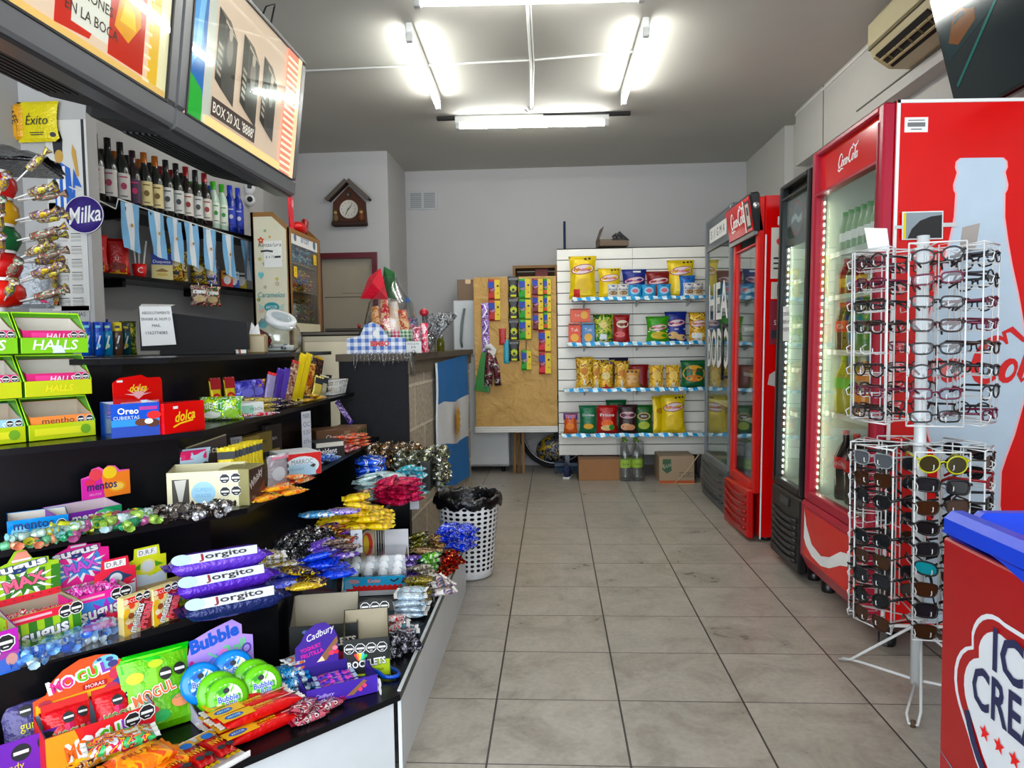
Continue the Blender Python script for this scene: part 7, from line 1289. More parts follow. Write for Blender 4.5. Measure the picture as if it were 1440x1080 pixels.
def jorgito(label, c, p, rz, rot, white=True):
    t = thing('cake_pack', label, 'cake pack', p, rz); L_, W_, H_ = .26,.10,.060; m = MB(); n = 14; k = 12; vs = []
    for i in range(n+1):
        x = -L_/2+L_*i/n; e = (1-abs(2*i/n-1)**7)**.5 if 0 < i < n else .12
        for j in range(k): a = 2*PI*j/k; vs.append((x, W_/2*math.copysign(abs(math.cos(a))**.7, math.cos(a))*(.8+.2*e), H_/2+H_/2*e*math.sin(a)*(1+.04*math.sin(i*2.2))))
    m.add(vs, [(i*k+j, i*k+(j+1) % k, (i+1)*k+(j+1) % k, (i+1)*k+j) for i in range(n) for j in range(k)], c, True)
    for s in (-1,1): m.add([(s*L_/2,-W_*.45, H_/2),(s*(L_/2+.02),-W_*.5, H_/2+.004),(s*(L_/2+.02), W_*.5, H_/2-.004),(s*L_/2, W_*.45, H_/2)], [(0,1,2,3)], c)
    m.build('wrapper', t); m = MB(); X = T(-.005,-.036,.053) @ RX(42)
    m.gfx(X, [('p', [(-.10,-.013),(.105,-.013),(.11,.016),(-.09,.018),(-.115,.010)], P('#dfe4ea')),('c', -.10,.004,.026,.018, P('#c8dce4')),('t', .012,.002,.024, 'Jorgito', P('#3a3438'), {'w': .13, 'off': .02}),('t', -.046,.002,.024, 'J', P('#a8303a'), {'off': .03})], .0008); m.build('label', t)
    return t
jp = (-0.9,1.948,0.485); th_ = 43
jorgito('navy blue cake pack, lowest of the stack on the corner of the fourth step', mt('#16245a', 'foil'),(jp[0]-.0, jp[1]-.005,.487), th_-6,0)
jorgito('purple cake pack, middle of the stack on the corner of the fourth step', mt('#5a34b8', 'foil'),(jp[0]-.05, jp[1]+.05,.530), th_-3,0)
jorgito('purple cake pack with white band, topmost of the stack on the fourth step', mt('#6a48c4', 'foil'),(jp[0]-.085, jp[1]+.09,.578), th_-6,0)
t = thing('tissue_pouch', 'red pointed wrapper sticking out left of the packs', 'wrapper', (jp[0]-.20, jp[1]-.04,.487),40); m = MB(); m.add([(-.07,0,.03),(.03,-.03,.005),(.05,.02,.07),(.0,.05,.02),(.06,.0,.0)], [(0,1,2),(0,2,3),(1,4,2)], mt('#c81c2c', 'foil')); m.build('wrapper', t)
def FB_(name, cols, l=.105, w=.05, th=.018, kind='foil', sc=45, ends=None, g=None, cat='candy bar'): return flow(name, l, w, th, pr(cols, kind, sc), ends or mt(cols[0], 'foil'), g, cat=cat)
random.seed(91); Z4 = .487
pile([FB_('cookie_pack', ['#c8a83a', '#e8e4d8', '#8a7a2a', '#f0f0ec'], .13,.06,.02, ends=WHITE)], (-0.956,2.325,0.53),50,2,2,.10,.06,3,.022, 'white and gold cookie pack behind the packs', 'white and gold cookie packs', Z4, jit=.6, tilt=13, spin=26)
pile([FB_('snack_sachet', ['#4a5ad8', '#8a8ae8', '#2a3ab0', '#a0a8e8'], .12,.07,.02)], (-0.864,2.212,0.5),60,2,2,.07,.07,2,.022, 'blue lilac sachet right of the packs', 'blue lilac sachets on the fourth step', Z4, jit=.6, tilt=13, spin=26)
pile([FB_('chocolate_pack', ['#1c3ac0', '#2a50d8', '#16289a'], .12,.07,.022, sc=20)], (-0.771,2.274,0.52),20,2,2,.11,.07,3,.024, 'royal blue crinkled pack heaped at the middle of the fourth step', 'royal blue packs on the fourth step', Z4, jit=.6, tilt=13, spin=26)
pile([FB_('raisin_pack', ['#2a1a1c', '#5a3a2a', '#c8b02a', '#1a1214'], .12,.065,.022)], (-0.793,2.213,0.5),10,1,2,.12,.07,2,.024, 'dark brown pack with yellow print in front of the royal blue heap', 'dark brown and yellow packs', Z4, jit=.6, tilt=13, spin=26)
pile([FB_('wafer_pack', ['#c8a838', '#e0c86a', '#a88a28'], .12,.05,.018)], (-0.762,2.136,0.49),12,1,1,.12,.05,1,.02, 'matt gold pack at the front edge of the fourth step', 'gold pack on the fourth step', Z4, jit=.6, tilt=13, spin=26)
SV = [twist('chocolate_sweet', pr(['#1a1a1c', '#c8c8ca', '#3a3a3c'], 'foils', 60), r=.015, l=.03), twist('chocolate_sweet', pr(['#0f0f12', '#8a8a8e', '#2a2a2c'], 'foils', 60), r=.015, l=.03)]
pile(SV, (-.905,2.52),80,7,5,.042,.038,3,.022, 'black and silver foil sweet in the dark heap at the back of the fourth step', 'black and silver sweets on the fourth step', Z4, spin=180, tilt=20)
pile([FB_('chocolate_bar', ['#4a1c8a', '#7a3ab8', '#c8b8e0', '#2a1060'], .12,.04,.016)], (-.91,2.77),60,2,2,.06,.13,2,.018, 'purple bar with pale marks behind the black and silver heap', 'purple bars behind the dark heap', Z4, jit=.6, tilt=13, spin=26)
pile([FB_('chocolate_bar', ['#5a38b0', '#8a6ad8', '#3a2a7a', '#c8c0e0'], .12,.05,.018)], (-0.827,2.461,0.53),25,2,2,.11,.06,3,.02, 'violet shiny bar heaped above the royal blue packs', 'violet bars on the fourth step', Z4, jit=.6, tilt=13, spin=26)
pile([FB_('chocolate_bar', ['#5a4a44', '#8a7a74', '#3a2a24', '#b8a8a0'], .12,.045,.018)], (-0.757,2.496,0.52),30,1,2,.12,.05,3,.02, 'grey brown bar right of the violet bars', 'grey brown bars on the fourth step', Z4, jit=.6, tilt=13, spin=26)
pile([FB_('chocolate_bar', ['#a8182a', '#e8c84a', '#3a1a14', '#6a2a1c'], .14,.045,.018)], (-0.848,2.666,0.54),12,1,2,.14,.05,3,.022, 'red and brown bar above the violet heap', 'red and brown bars on the fourth step', Z4, jit=.6, tilt=13, spin=26)
for i, (u, c, l) in enumerate(((448, ['#4a9ad8', '#8ac8f0', '#2a7ac0', '#e8f4f8'], 'sky blue cotton-look pack lying on top of the red and brown bars'),(480, ['#7a5ad0', '#e8e4f4', '#5a3ab8', '#b8a8e8'], 'lilac and white pack lying beside the sky blue one'))):
    p = ((-0.93,2.775,0.56),(-0.853,2.823,0.56))[i]; o = FB_('candy_pack', c, .15,.07,.022); o['label'] = l; o.location = (p[0], p[1], .557); o.rotation_euler = (0,0, R(15))
YH = [FB_('yellow_pack', ['#f4dc1c', '#f0d010', '#c8961c'], .115,.055,.024, 'wrap', 22, ends=YS, g=[('t', 0,0,.012, 'Bon o Bon', P('#7a3a1c'), {'w': .05})])]
pile(YH, (-0.83,2.949,0.53),12,3,5,.10,.062,5,.024, 'bright yellow pack in the big yellow heap on the fourth step', 'yellow packs in the big heap', Z4, shrink=1, tilt=12)
pile([FB_('brown_bar', ['#3a2018', '#6a4a3a', '#c8b090'], .13,.045,.018)], (-.90,3.22),10,1,2,.13,.06,4,.02, 'dark brown bar behind the big yellow heap', 'dark brown bars behind the yellow heap', Z4, jit=.6, tilt=13, spin=26)
pile([FB_('magenta_pack', ['#c8184a', '#e04a7a', '#8a1434'], .10,.05,.022)], (-.74,3.36),70,2,3,.09,.055,5,.023, 'magenta foil pack right of the yellow heap', 'magenta packs on the fourth step', Z4, shrink=0, jit=.7, tilt=14, spin=30)
pile([FB_('white_pack', ['#d8ecf0', '#a8d8e4', '#f0f4f4', '#c8e0d8'], .12,.06,.022)], (-.85,3.45),30,2,2,.10,.07,5,.024, 'white and aqua pack behind the magenta packs', 'white and aqua packs on the fourth step', Z4, shrink=0, jit=.7, tilt=14, spin=30)
pile([FB_('cyan_pack', ['#3ab8d0', '#8ae0e8', '#2a9ab8', '#e0f4f4'], .10,.06,.022)], (-.70,3.52),40,1,2,.1,.06,6,.024, 'cyan pack right of the magenta packs', 'cyan packs on the fourth step', Z4, shrink=0, jit=.7, tilt=14, spin=30)
pile([FB_('blue_pack', ['#1450c8', '#2a6ae0', '#e8f0f8', '#0f3a9a'], .15,.09,.035, sc=18)], (-.93,3.60),12,1,2,.15,.10,5,.036, 'bright blue cookie pack stacked near the far end of the fourth step', 'bright blue packs on the fourth step', Z4, shrink=0, jit=.1)
SV2 = [twist('chocolate_sweet', pr(['#3a2a20', '#e8e4dc', '#6a4a34', '#c8a878'], 'foils', 50), r=.02, l=.05), twist('silver_sweet', pr(['#8a8e8a', '#d8dcd4', '#4a5048', '#b8b890'], 'foils', 50), r=.02, l=.05)]
pile([SV2[0]], (-.86,3.80),0,4,3,.075,.06,8,.026, 'brown and white foil sweet in the heap against the black end panel', 'brown and white sweets at the far end', Z4, spin=180, tilt=30, shrink=0)
pile([SV2[1]], (-.70,3.78),0,4,4,.07,.06,7,.026, 'silver green foil sweet in the heap at the far end of the fourth step', 'silver green sweets at the far end', Z4, spin=180, tilt=30, shrink=0)
flatbox('sweet_carton', 'dark open carton with a black side under the silver green sweets', (-.655,3.62,.487),0,.05,.14,.15, '#2a2c28', [('s', [(-.02,.02),(-.02,.13)], .006, WHITE)], cat='carton')
for i, (x, y, l) in enumerate(((-.69,3.50, 'white price strip standing at the edge below the cyan packs'),(-.765,2.72, 'small pale price strip standing at the edge below the yellow heap'))):
    t = thing('price_strip', l, 'price strip', (x, y, .42+.01*i),12); m = MB(); h = (.17,.09)[i]; m.box(-.022,0,0,.022,.002, h, P('#dfe3ea')); m.gfx(FRONT, [('t', 0, h*.7, h*.3, '$', INK),('t', 0, h*.3,.02, '150', INK, {'w': .03})]); m.build('card', t)
# ==== LOWEST STEP, SIDE RUN
random.seed(101); Z0 = .242
pile([FB_('blue_pack', ['#1c3ad0', '#2a50e0', '#e0e8f8', '#1428a0'], .09,.055,.022)], (-.475,3.44),60,2,3,.07,.055,5,.022, 'royal blue pack stacked at the outer far corner beside the bin', 'royal blue packs beside the bin', Z0, shrink=0, jit=.7, tilt=14, spin=35)
pile([FB_('nut_pack', ['#6a4a2a', '#c89a5a', '#e8d8b0', '#3a2a1c'], .10,.05,.02)], (-.56,3.42),30,2,3,.075,.06,4,.02, 'brown nut pattern pack left of the royal blue stack', 'brown nut packs on the lowest step', Z0, jit=.6, tilt=13, spin=28)
pile([FB_('olive_pack', ['#2a2c20', '#8a8a3a', '#1a1a16', '#c8c49a'], .12,.05,.02)], (-.66,3.42),15,2,3,.09,.06,4,.02, 'black and olive pack at the far end of the lowest step', 'black and olive packs on the lowest step', Z0, jit=.6, tilt=13, spin=28)
pile([FB_('teal_pack', ['#2a8a9a', '#b8a078', '#5ab8c0', '#8a6a4a'], .13,.05,.02)], (-.70,3.14),10,2,3,.10,.06,3,.02, 'teal and tan bar in the far left heap of the lowest step', 'teal and tan bars on the lowest step', Z0, jit=.6, tilt=13, spin=28)
pile([FB_('tan_bar', ['#a88a68', '#6a4a34', '#d8c8a8', '#8a6a4a'], .12,.045,.018)], (-.58,3.24),20,1,4,.11,.05,3,.018, 'tan bar between the teal bars and the nut packs', 'tan bars on the lowest step', Z0, jit=.6, tilt=13, spin=28)
pile([FB_('purple_pack', ['#4a1ca0', '#7a3ad0', '#e0d8f4', '#2a1070'], .10,.06,.022)], (-.63,3.02),20,2,2,.085,.065,4,.022, 'purple pack left of the green packs on the lowest step', 'purple packs on the lowest step', Z0, jit=.6, tilt=13, spin=28)
pile([FB_('green_pack', ['#1c6a34', '#8ac83a', '#4ab83a', '#e0ecd0'], .11,.06,.022)], (-.535,3.06),25,2,2,.08,.065,4,.022, 'green pack right of the purple packs on the lowest step', 'green packs on the lowest step', Z0, jit=.6, tilt=13, spin=28)
pile([twist('red_sweet', pr(['#6a141c', '#c83a2a', '#3a0c10', '#e8b06a'], 'foils', 50), r=.014, l=.03)], (-.465,3.10),80,6,2,.042,.035,3,.022, 'dark red foil sweet at the outer edge beside the green packs', 'dark red sweets on the lowest step', Z0, spin=180, tilt=20)
pile([FB_('grey_pack', ['#6a6258', '#b8b0a0', '#4a443c', '#d8d4c8'], .11,.06,.02)], (-.55,2.93),30,2,2,.08,.06,4,.02, 'grey brown pack below the purple packs', 'grey brown packs on the lowest step', Z0, jit=.6, tilt=13, spin=28)
pile([FB_('white_pack', ['#e8e8e8', '#f4f0ec', '#d8a898', '#5a6a8a'], .12,.075,.022, ends=WHITE)], (-.49,2.82),20,2,2,.07,.08,3,.022, 'white cookie pack at the outer edge below the green packs', 'white cookie packs on the lowest step', Z0, tilt=4)
pile([FB_('gold_black_pack', ['#14120f', '#b8a83a', '#2a2820', '#7a6a20'], .13,.055,.024)], (-.53,2.71),8,1,2,.12,.06,4,.024, 'black and gold pack below the white cookie packs', 'black and gold packs on the lowest step', Z0, tilt=4)
pile([FB_('white_blue_pack', ['#d0e4f0', '#f0f4f8', '#8ab0d0', '#c8d8e0'], .12,.055,.022, ends=WHITE)], (-.53,2.58),5,1,2,.12,.06,4,.022, 'white and pale blue pack right of the chocolate egg tray', 'white and pale blue packs on the lowest step', Z0, tilt=4, shrink=0)
pile([FB_('red_white_pack', ['#e0e4e4', '#c8202c', '#f4f4f4', '#3a6a7a'], .10,.045,.018, ends=WHITE)], (-.56,2.42),25,2,3,.07,.05,3,.018, 'white and red pack below the pale blue packs', 'white and red packs on the lowest step', Z0, jit=.6, tilt=13, spin=28)
pile([FB_('brown_red_pack', ['#4a2024', '#c8a8a0', '#8a3a3a', '#2a1416'], .10,.045,.018)], (-.66,2.40),40,2,3,.07,.05,2,.018, 'brown and pink pack in front of the chocolate egg tray', 'brown and pink packs on the lowest step', Z0, jit=.6, tilt=13, spin=28)
BKF = [twist('black_sweet', pr(['#1a1a1e', '#5a5a64', '#b8b8c4', '#0f0f12'], 'foil', 40), r=.016, l=.035)]
pile(BKF, (-.53,2.26),45,4,3,.045,.04,2,.024, 'black shiny sweet between the red packs and the lime carton', 'black sweets on the lowest step', Z0, spin=180)
t = thing('blue_ring', 'small blue and white ring shaped wrapper on the lowest step right of the lime carton', 'wrapper', (-.515,2.10,.244),60); m = MB(); m.tube([(.028*math.cos(a),.05*math.sin(a),.006+.01*(math.sin(a) > 0)) for a in [2*PI*i/16 for i in range(16)]], .006, mt('#2a5ac8', 'foil'),6, True); m.build('wrapper', t)
kb_ = (-0.726,2.799,0.242,0.225,0.079,13.357)
KX = -.86; t = thing('egg_tray', 'clear plastic display tray of white and blue chocolate eggs with a red zigzag band', 'chocolate egg tray', (-.715,2.78,.242),8)
m = MB(); w = .24; d = .17
m.box(-w/2,0,0, w/2,.004,.075, P('#3fb0e0'),.001); m.box(-w/2,0,0, w/2, d, .004, P('#e8eaec'))
zig = [(-w*.46,.02)]+[(-w*.46+w*.92*i/22,.036+.008*(i % 2)) for i in range(23)]+[(w*.46,.02)]
m.gfx(FRONT, [('r', 0,.012, w*.99,.022, WHITE),('p', zig, P('#e03018')),('c', -w*.36,.058,.03,.009, P('#d8a8b0')),('t', .0,.059,.015, 'Kinder', WHITE, {'w': .05, 'ol': (P('#c81c2c'),.05)}),('s', [(w*.26,.062),(w*.32,.054),(w*.4,.066)], .006, BLACK),('p', [(-w*.48,.03),(-w*.34,.03),(-w*.42,.07),(-w*.48,.06)], P('#8ad0f0'))]); m.build('printed_tray', t)
m = MB(); m.add([(-w/2-.01,-.006,0),(w/2+.01,-.006,0),(w/2,.03,.15),(-w/2,.03,.15),(-w/2-.01, d+.01,0),(w/2+.01, d+.01,0),(w/2, d, .15),(-w/2, d, .15)], [(0,1,2,3),(1,5,6,2),(4,0,3,7),(3,2,6,7),(5,4,7,6)], FILM); m.build('clear_cover', t)
eg = thing('chocolate_egg', 'x', 'chocolate egg'); m = MB(); m.ball((0,0,.026),.019,.019,.027, WHITE, 14,8); m.build('egg', eg); m = MB(); m.lathe([(.0195,.005),(.0202,.012),(.0202,.028)], pr(['#3ab0c8', '#e8ecee', '#2a8aa0'], 'foil', 60),14); m.build('wrap_print', eg)
for i in range(4):
    for j in range(3):
        a = R(8); x, y = -.085+.057*i, .035+.05*j; place(eg, USED, (-.715+x*math.cos(a)-y*math.sin(a),2.78+x*math.sin(a)+y*math.cos(a),.290+.012*j),10, 'white and aqua chocolate egg inside the clear tray', group='chocolate eggs in the clear tray')
t = thing('header_card', 'plain white card standing behind the chocolate egg tray', 'card', (-.67,2.99,.242),8); m = MB(); m.box(-.05,0,0,.05,.003,.21, P('#d9d9de')); m.build('card', t)
t = thing('header_card', 'small card with a red and yellow oval behind the chocolate egg tray, left', 'card', (-.79,2.975,.242),8); m = MB(); m.box(-.03,0,0,.03,.003,.21, P('#c8b89a')); m.gfx(FRONT, [('c', 0,.15,.022,.05, P('#c83a1c')),('c', -.006,.15,.012,.04, P('#e8c85a'))]); m.build('card', t)
t = thing('wire_card_holder', 'small white wire easel behind the chocolate egg tray', 'wire holder', (-.735,2.985,.242),8); m = MB()
for i in range(5): m.tube([(-.02+.01*i, 0,.13),(-.02+.01*i, .0,.23)], .0016, WHITE, 4)
m.tube([(-.022,0,0),(-.022,0,.22),(.022,0,.25),(.022,0,0)], .002, WHITE, 4); m.build('wires', t)
# ==== LOWEST STEP, CORNER: ROCKLETS, CADBURY, BUBBLE ROLL
def octs(w, h, xs, y, r): return [('o', x, y, r) for x in xs]
RKs = [('#e04a5a', -25),('#e8a03a', -10),('#e8e04a', 5),('#6ac8d8', 20),('#4ab86a', 38)]
def spray(x, y, s=1): return [('p', [(x+s*(.010*math.sin(R(a-12))), y+s*.010*math.cos(R(a-12))),(x+s*.034*math.sin(R(a-8)), y+s*.034*math.cos(R(a-8))),(x+s*.038*math.sin(R(a)), y+s*.038*math.cos(R(a))),(x+s*.034*math.sin(R(a+8)), y+s*.034*math.cos(R(a+8))),(x+s*.010*math.sin(R(a+12)), y+s*.010*math.cos(R(a+12)))], P(c)) for c, a in RKs]
B1_ = (-0.566,2.087,0.242,0.123,0.119,9.846)
tray('candy_carton', 'black and lime carton open at the top, at the front corner', (B1_[0], B1_[1], .242,.135,.115,14),.115,.165, P('#1a1c1a'), P('#a39a86'),
  lambda w, h: [('r', 0, h*.21, w*.99, h*.42, P('#1a1c1a')),('p', [(-w*.0,0),(w/2,0),(w/2, h*.42),(w*.18, h*.42)], P('#c8e020')),('p', [(-w/2,0),(w/2,0),(w/2, h*.08),(-w/2, h*.08)], P('#c8e020'))]+spray(-.02, h*.36,.9)+[('t', -.0, h*.36,.020, 'ROCKLETS', WHITE, {'w': w*.82, 'ol': (INK, .08), 'off': .03, 'rot': 5})]+octs(w, h, (-.05,-.018,.014,.046), h*.76,.014)+[('t', .03, h*.18,.010, 'Choco', P('#3a5a1c'))],
  sides=P('#b8d818'), sideg=lambda d, h: [('r', -.0, h*.45, d*.95, h*.5, P('#2a3018'))]+[('p', [(-.045+.02*i, h*.2),(-.035+.02*i, h*.2),(-.028+.02*i, h*.7),(-.034+.02*i, h*.72)], P('#d8e85a')) for i in range(5)]+[('r', 0, h*.1, d*.99, h*.2, P('#c8e020'))])
bb = (B1_[0]-.035, B1_[1]+.14)
t = thing('carton_flap', 'black carton flap with three warning marks standing behind the lime carton', 'carton flap', (bb[0]+.03, bb[1]-.01,.39),14); m = MB(); m.prism([(-.06,0),(.06,0),(.055,.035),(-.01,.045),(-.045,.035)], .003, P('#1c1e1c'), M=FRONT); m.gfx(T(0,-.003,0) @ FRONT, octs(0,0,(-.03,0,.03),.018,.0135)); m.build('flap', t)
B2_ = (-0.712,2.102,0.242,0.149,0.129,5.02)
tray('candy_carton', 'larger black carton with a tall grey inner flap behind the lime one', (-.715,2.15,.242,.205,.13,12),.12,.19, P('#111312'), P('#a29b8a'),
  lambda w, h: spray(.01, h*.52,1.1)+[('t', .02, h*.56,.022, 'ROCKLETS', P('#e8e0d8'), {'w': w*.75, 'ol': (INK, .08), 'off': .03, 'rot': 5}),('c', -.055, h*.86,.010,.006, P('#5a7ab0')),('r', .05, h*.22,.05,.03, P('#b8344a'))], sides=P('#111312'))
Bc = (-0.596,1.94,0.242,0.183,0.059,36.557)
def cad(w, h):
    pts = [(-w*.5,0),(w*.12,0),(w*.12,.085),(w*.06,.12),(-w*.06,.145),(-w*.2,.145),(-w*.34,.125),(-w*.42,.09),(-w*.5,.075)]
    return pts, [('t', -w*.13,.108,.030, 'Cadbury', WHITE, {'w': .085, 'shear': .45, 'rot': 18}),('t', -w*.28,.066,.013, 'YOGHURT', P('#d83a9a'), {'w': .06, 'rot': 12, 'off': .02}),('t', -w*.26,.046,.014, 'FRUTILLA', P('#d83a9a'), {'w': .065, 'rot': 12, 'off': .02}),('p', [(-w*.2,.012),(-w*.06,.012),(w*.12,.07),(w*.10,.09)], P('#8a6448')),('p', [(-w*.2,.012),(-w*.08,.012),(-w*.12,.03)], P('#f0e0c0')),('c', w*.02,.035,.009,.008, P('#e8506a')),('c', w*.07,.05,.008,.008, P('#e88a9a')),('c', w*.09,.035,.007,.007, P('#d83a4a'))], P('#3a2088')
tray('chocolate_carton', 'purple yoghurt carton with a rounded header card', (Bc[0], Bc[1], .242,.20,.05,32),.13,.06, P('#3c1f96'), P('#2a1878'), lambda w, h: [('t', -.05, h*.5,.014, 'Cadbury', P('#c8b8e8'), {'shear': .4}),('p', [(.01,.01),(.03,.008),(.07,.04),(.06,.046)], P('#8a6448')),('c', .05,.02,.006,.006, P('#e8506a')),('c', .062,.028,.006,.006, P('#e8506a')),('t', -.03, h*.2,.007, 'YOGHURT FRUTILLA', P('#d84ac8'))], cad,
   sideg=lambda d, h: [('o', -.02, h*.55,.012),('o', .008, h*.55,.012),('o', -.02, h*.2,.012),('o', .008, h*.2,.012)], hs=.85)
cb = flow('chocolate_bar', .12,.03,.014, pr(['#3a1c94', '#5a3ab8', '#d84ab8', '#8a6a50'], 'wrap', 30), mt('#b8c8e8', 'foil'), [('t', 0,0,.008, 'Cadbury', WHITE, {'shear': .3})]); random.seed(103)
pile([cb], (Bc[0]-.035, Bc[1]+.06,0),32,1,3,.13,.034,2,.016, 'purple bar lying inside the carton', 'purple bars in the carton', .248, jit=.1, tilt=2, spin=4, shrink=0)
Br = (-0.853,1.848,0.242,0.195,0.046,60.546)
def bub(w, h):
    pts = [(-w*.52,0),(w*.48,0),(w*.48,.085),(w*.33,.095),(w*.33,.12),(w*.2,.14),(-w*.1,.128),(-w*.36,.112),(-w*.40,.08),(-w*.52,.07)]
    return pts, [('t', -.01,.105,.032, 'Bubble', P('#2a5ac0'), {'w': w*.64, 'ol': (P('#b8a0e8'),.05), 'off': .05, 'rot': 8}),('t', .045,.066,.026, 'Roll', P('#8ad0a0'), {'w': .06, 'off': .05, 'rot': 8}),('t', .012,.058,.022, 'o', P('#e88ac8'), {'off': .05}),('s', [(-.07,.02),(-.05,.028),(-.03,.045),(-.005,.06)], .008, P('#6a8ae0')),('c', -.075,.055,.006,.008, P('#d83a8a')),('s', [(-.03,.07),(.0,.05),(.01,.035)], .006, P('#8ac8a8')),('c', w*.38,.055,.014,.014, P('#5a4ab0')),('c', w*.38,.055,.009,.009, P('#b8a0e8'))], P('#b79be6')
tray('candy_carton', 'lilac gum roll carton holding round gum rolls', (Br[0], Br[1], .242,.205,.03,47),.12,.07, P('#d8d0e8'), P('#c8bce0'), None, bub, lean=2, hs=1.08)
def disc(col, dark):
    t = thing('gum_roll', 'x', 'gum roll'); m = MB()
    for s in (-1,1): m.lathe([(.001, s*.004),(.03, s*.004),(.037, s*.008),(.039, s*.014),(.034, s*.019),(.001, s*.020)], mt(col, 'gloss'),28, RX(90))
    m.lathe([(.028,-.006),(.028,.006)], mt(dark, 'gloss'),24, RX(90)); m.build('case', t)
    m = MB(); m.gfx(T(0,-.0205,0) @ FRONT, [('c', 0,0,.026,.026, pr([dark, col, '#e0e8d0'], 'paper', 60)),('t', 0,.000,.010, 'Bubble', P('#2a5ab8'), {'w': .036, 'ol': (WHITE, .08), 'off': .03}),('t', .004,-.011,.009, 'Roll', P('#2a7ab8'), {'ol': (WHITE, .08), 'off': .03}),('c', -.002,.014,.006,.005, INK)]); m.build('sticker', t); return t
dg, db = disc('#7ac81e', '#4a9a14'), disc('#1e8ae0', '#145ab0'); ar = R(47)
for pr_o, x, y, z, l in ((dg, -.035,-.005,.305, 'green round gum roll leaning in the gum roll carton, front left'),(dg, .062,.0,.306, 'green round gum roll leaning in the gum roll carton, front right'),(db, -.07,.075,.33, 'blue round gum roll leaning in the gum roll carton, back left'),(db, .02,.08,.335, 'blue round gum roll leaning in the gum roll carton, back right'),(dg, -.045,.030,.312, 'green round gum roll pressed behind the front left one'),(dg, .052,.036,.312, 'green round gum roll pressed behind the front right one')):
    place(pr_o, USED, (Br[0]+x*math.cos(ar)-y*math.sin(ar), Br[1]+x*math.sin(ar)+y*math.cos(ar), z), rot=(R(-22),0, R(39)), label=l, scale=(1.38,1.38,1.38))
pile([FB_('mint_pack', ['#3a8ac8', '#8ac8e8', '#1c4a7a', '#e0f0f8'], .10,.06,.02)], (-0.767,1.981,0.26),40,2,1,.06,.07,3,.022, 'blue wave pattern pack between the gum rolls and the purple carton', 'blue wave packs on the lowest step', Z0, jit=.6, tilt=13, spin=28)
pile([FB_('candy_strip', ['#c8dce8', '#e8784a', '#8ab0c8', '#f0f4f8'], .10,.07,.012, ends=WHITE)], (-.745,2.035),40,1,1,.1,.07,6,.014, 'white and orange flat pack stacked behind the purple carton', 'white and orange flat packs', Z0, shrink=0, jit=.1, tilt=2)
pile([FB_('red_pack', ['#8a2434', '#e8d8d8', '#3a1a24', '#c86a7a'], .11,.055,.018)], (-0.671,1.862,0.25),70,2,2,.07,.05,2,.018, 'dark red and white pack at the front edge before the purple carton', 'dark red and white packs at the front edge', Z0, jit=.6, tilt=13, spin=28)
nb = flow('nougat_bar', .235,.042,.030, mt('#c81e1c', 'wrap'), mt('#e8e4dc', 'foil'), [('r', -.068,0,.085,.039, P('#e8b81c')),('c', -.075,0,.024,.012, P('#1c5aa8')),('t', -.075,0,.009, 'ARCOR', P('#bfe0f0'), {'w': .034, 'off': .02}),('t', .0,.004,.010, 'TURRON', P('#f2d21e'), {'w': .055, 'off': .03}),('t', .002,-.009,.006, 'MANI Y MIEL', P('#f2d21e'), {'w': .05}),('r', .07,.0,.05,.004, P('#f0c8c0'))], frill=.014)
NB = (-0.732,1.757,0.242,0.196,0.036,50.382); random.seed(105); ln = NB[5]; nbp = (NB[0]-.075*math.sin(R(ln)), NB[1]+.075*math.cos(R(ln)))
for i, (dx, dy, dz, l) in enumerate(((0,-.055,0, 'red and yellow nougat bar, front one of the bottom layer'),(0,-.010,0, 'red and yellow nougat bar, second of the bottom layer'),(0,.035,0, 'red and yellow nougat bar, third of the bottom layer'),(0,.075,0, 'red and yellow nougat bar, rear one of the bottom layer'),(.005,-.03,.031, 'red and yellow nougat bar, front one of the upper layer'),(-.003,.014,.031, 'red and yellow nougat bar, middle one of the upper layer'),(.004,.058,.031, 'red and yellow nougat bar, rear one of the upper layer'))):
    a = R(ln); place(nb, USED, (nbp[0]+dx*math.cos(a)-dy*math.sin(a), nbp[1]+dx*math.sin(a)+dy*math.cos(a),.243+dz), ln+random.uniform(-2,2), l)
# ==== LOWEST STEP, LEFT FOREGROUND
WRN = lambda x, y, r: ('o', x, y, r)
gb = (-1.002,1.798,0.242,0.169,0.22,59.036)
o = bag('candy_bag', .185,.20,.05, [('r', 0,.175,.155,.035, P('#4ac81e')),('r', 0,.188,.15,.006, P('#8ae83a')),('p', [(-.07,.02),(.07,.02),(.072,.13),(.0,.16),(-.07,.14)], P('#8ccc2a')),('c', -.05,.14,.02,.014, P('#e8c85a')),('c', .0,.165,.018,.01, P('#c8e84a')),('c', .05,.06,.024,.016, P('#f0a07a')),('c', -.03,.05,.026,.016, P('#e8505a')),('c', .0,.035,.02,.014, P('#3ab86a')),('c', .065,.09,.018,.012, P('#f0e0a0')),('c', -.06,.075,.016,.01, P('#f4f0d0')),('c', .02,.135,.016,.016, P('#141416')),('c', .056,.138,.016,.016, P('#141416')),('r', .02,.135,.026,.007, WHITE),('r', .056,.138,.026,.007, WHITE),
  ('t', -.012,.095,.026, 'MOGUL', WHITE, {'w': .10, 'off': .07, 'rot': 12}),('t', -.012,.095,.026, 'MOGUL', P('#e0702a'), {'w': .10, 'off': .02, 'rot': 12}),('t', .045,.072,.010, 'ACIDO', P('#2a9a6a'))], mt('#7fc82a', 'wrap'),(gb[0]-.02, gb[1]-.03,.245),38, 'tall bright green candy bag standing at the front', 'candy bag', top=mt('#4ac81e', 'wrap'), rot=(R(-22),0, R(42)))
mg = (-1.087,1.629,0.242,0.195,0.113,55.249)
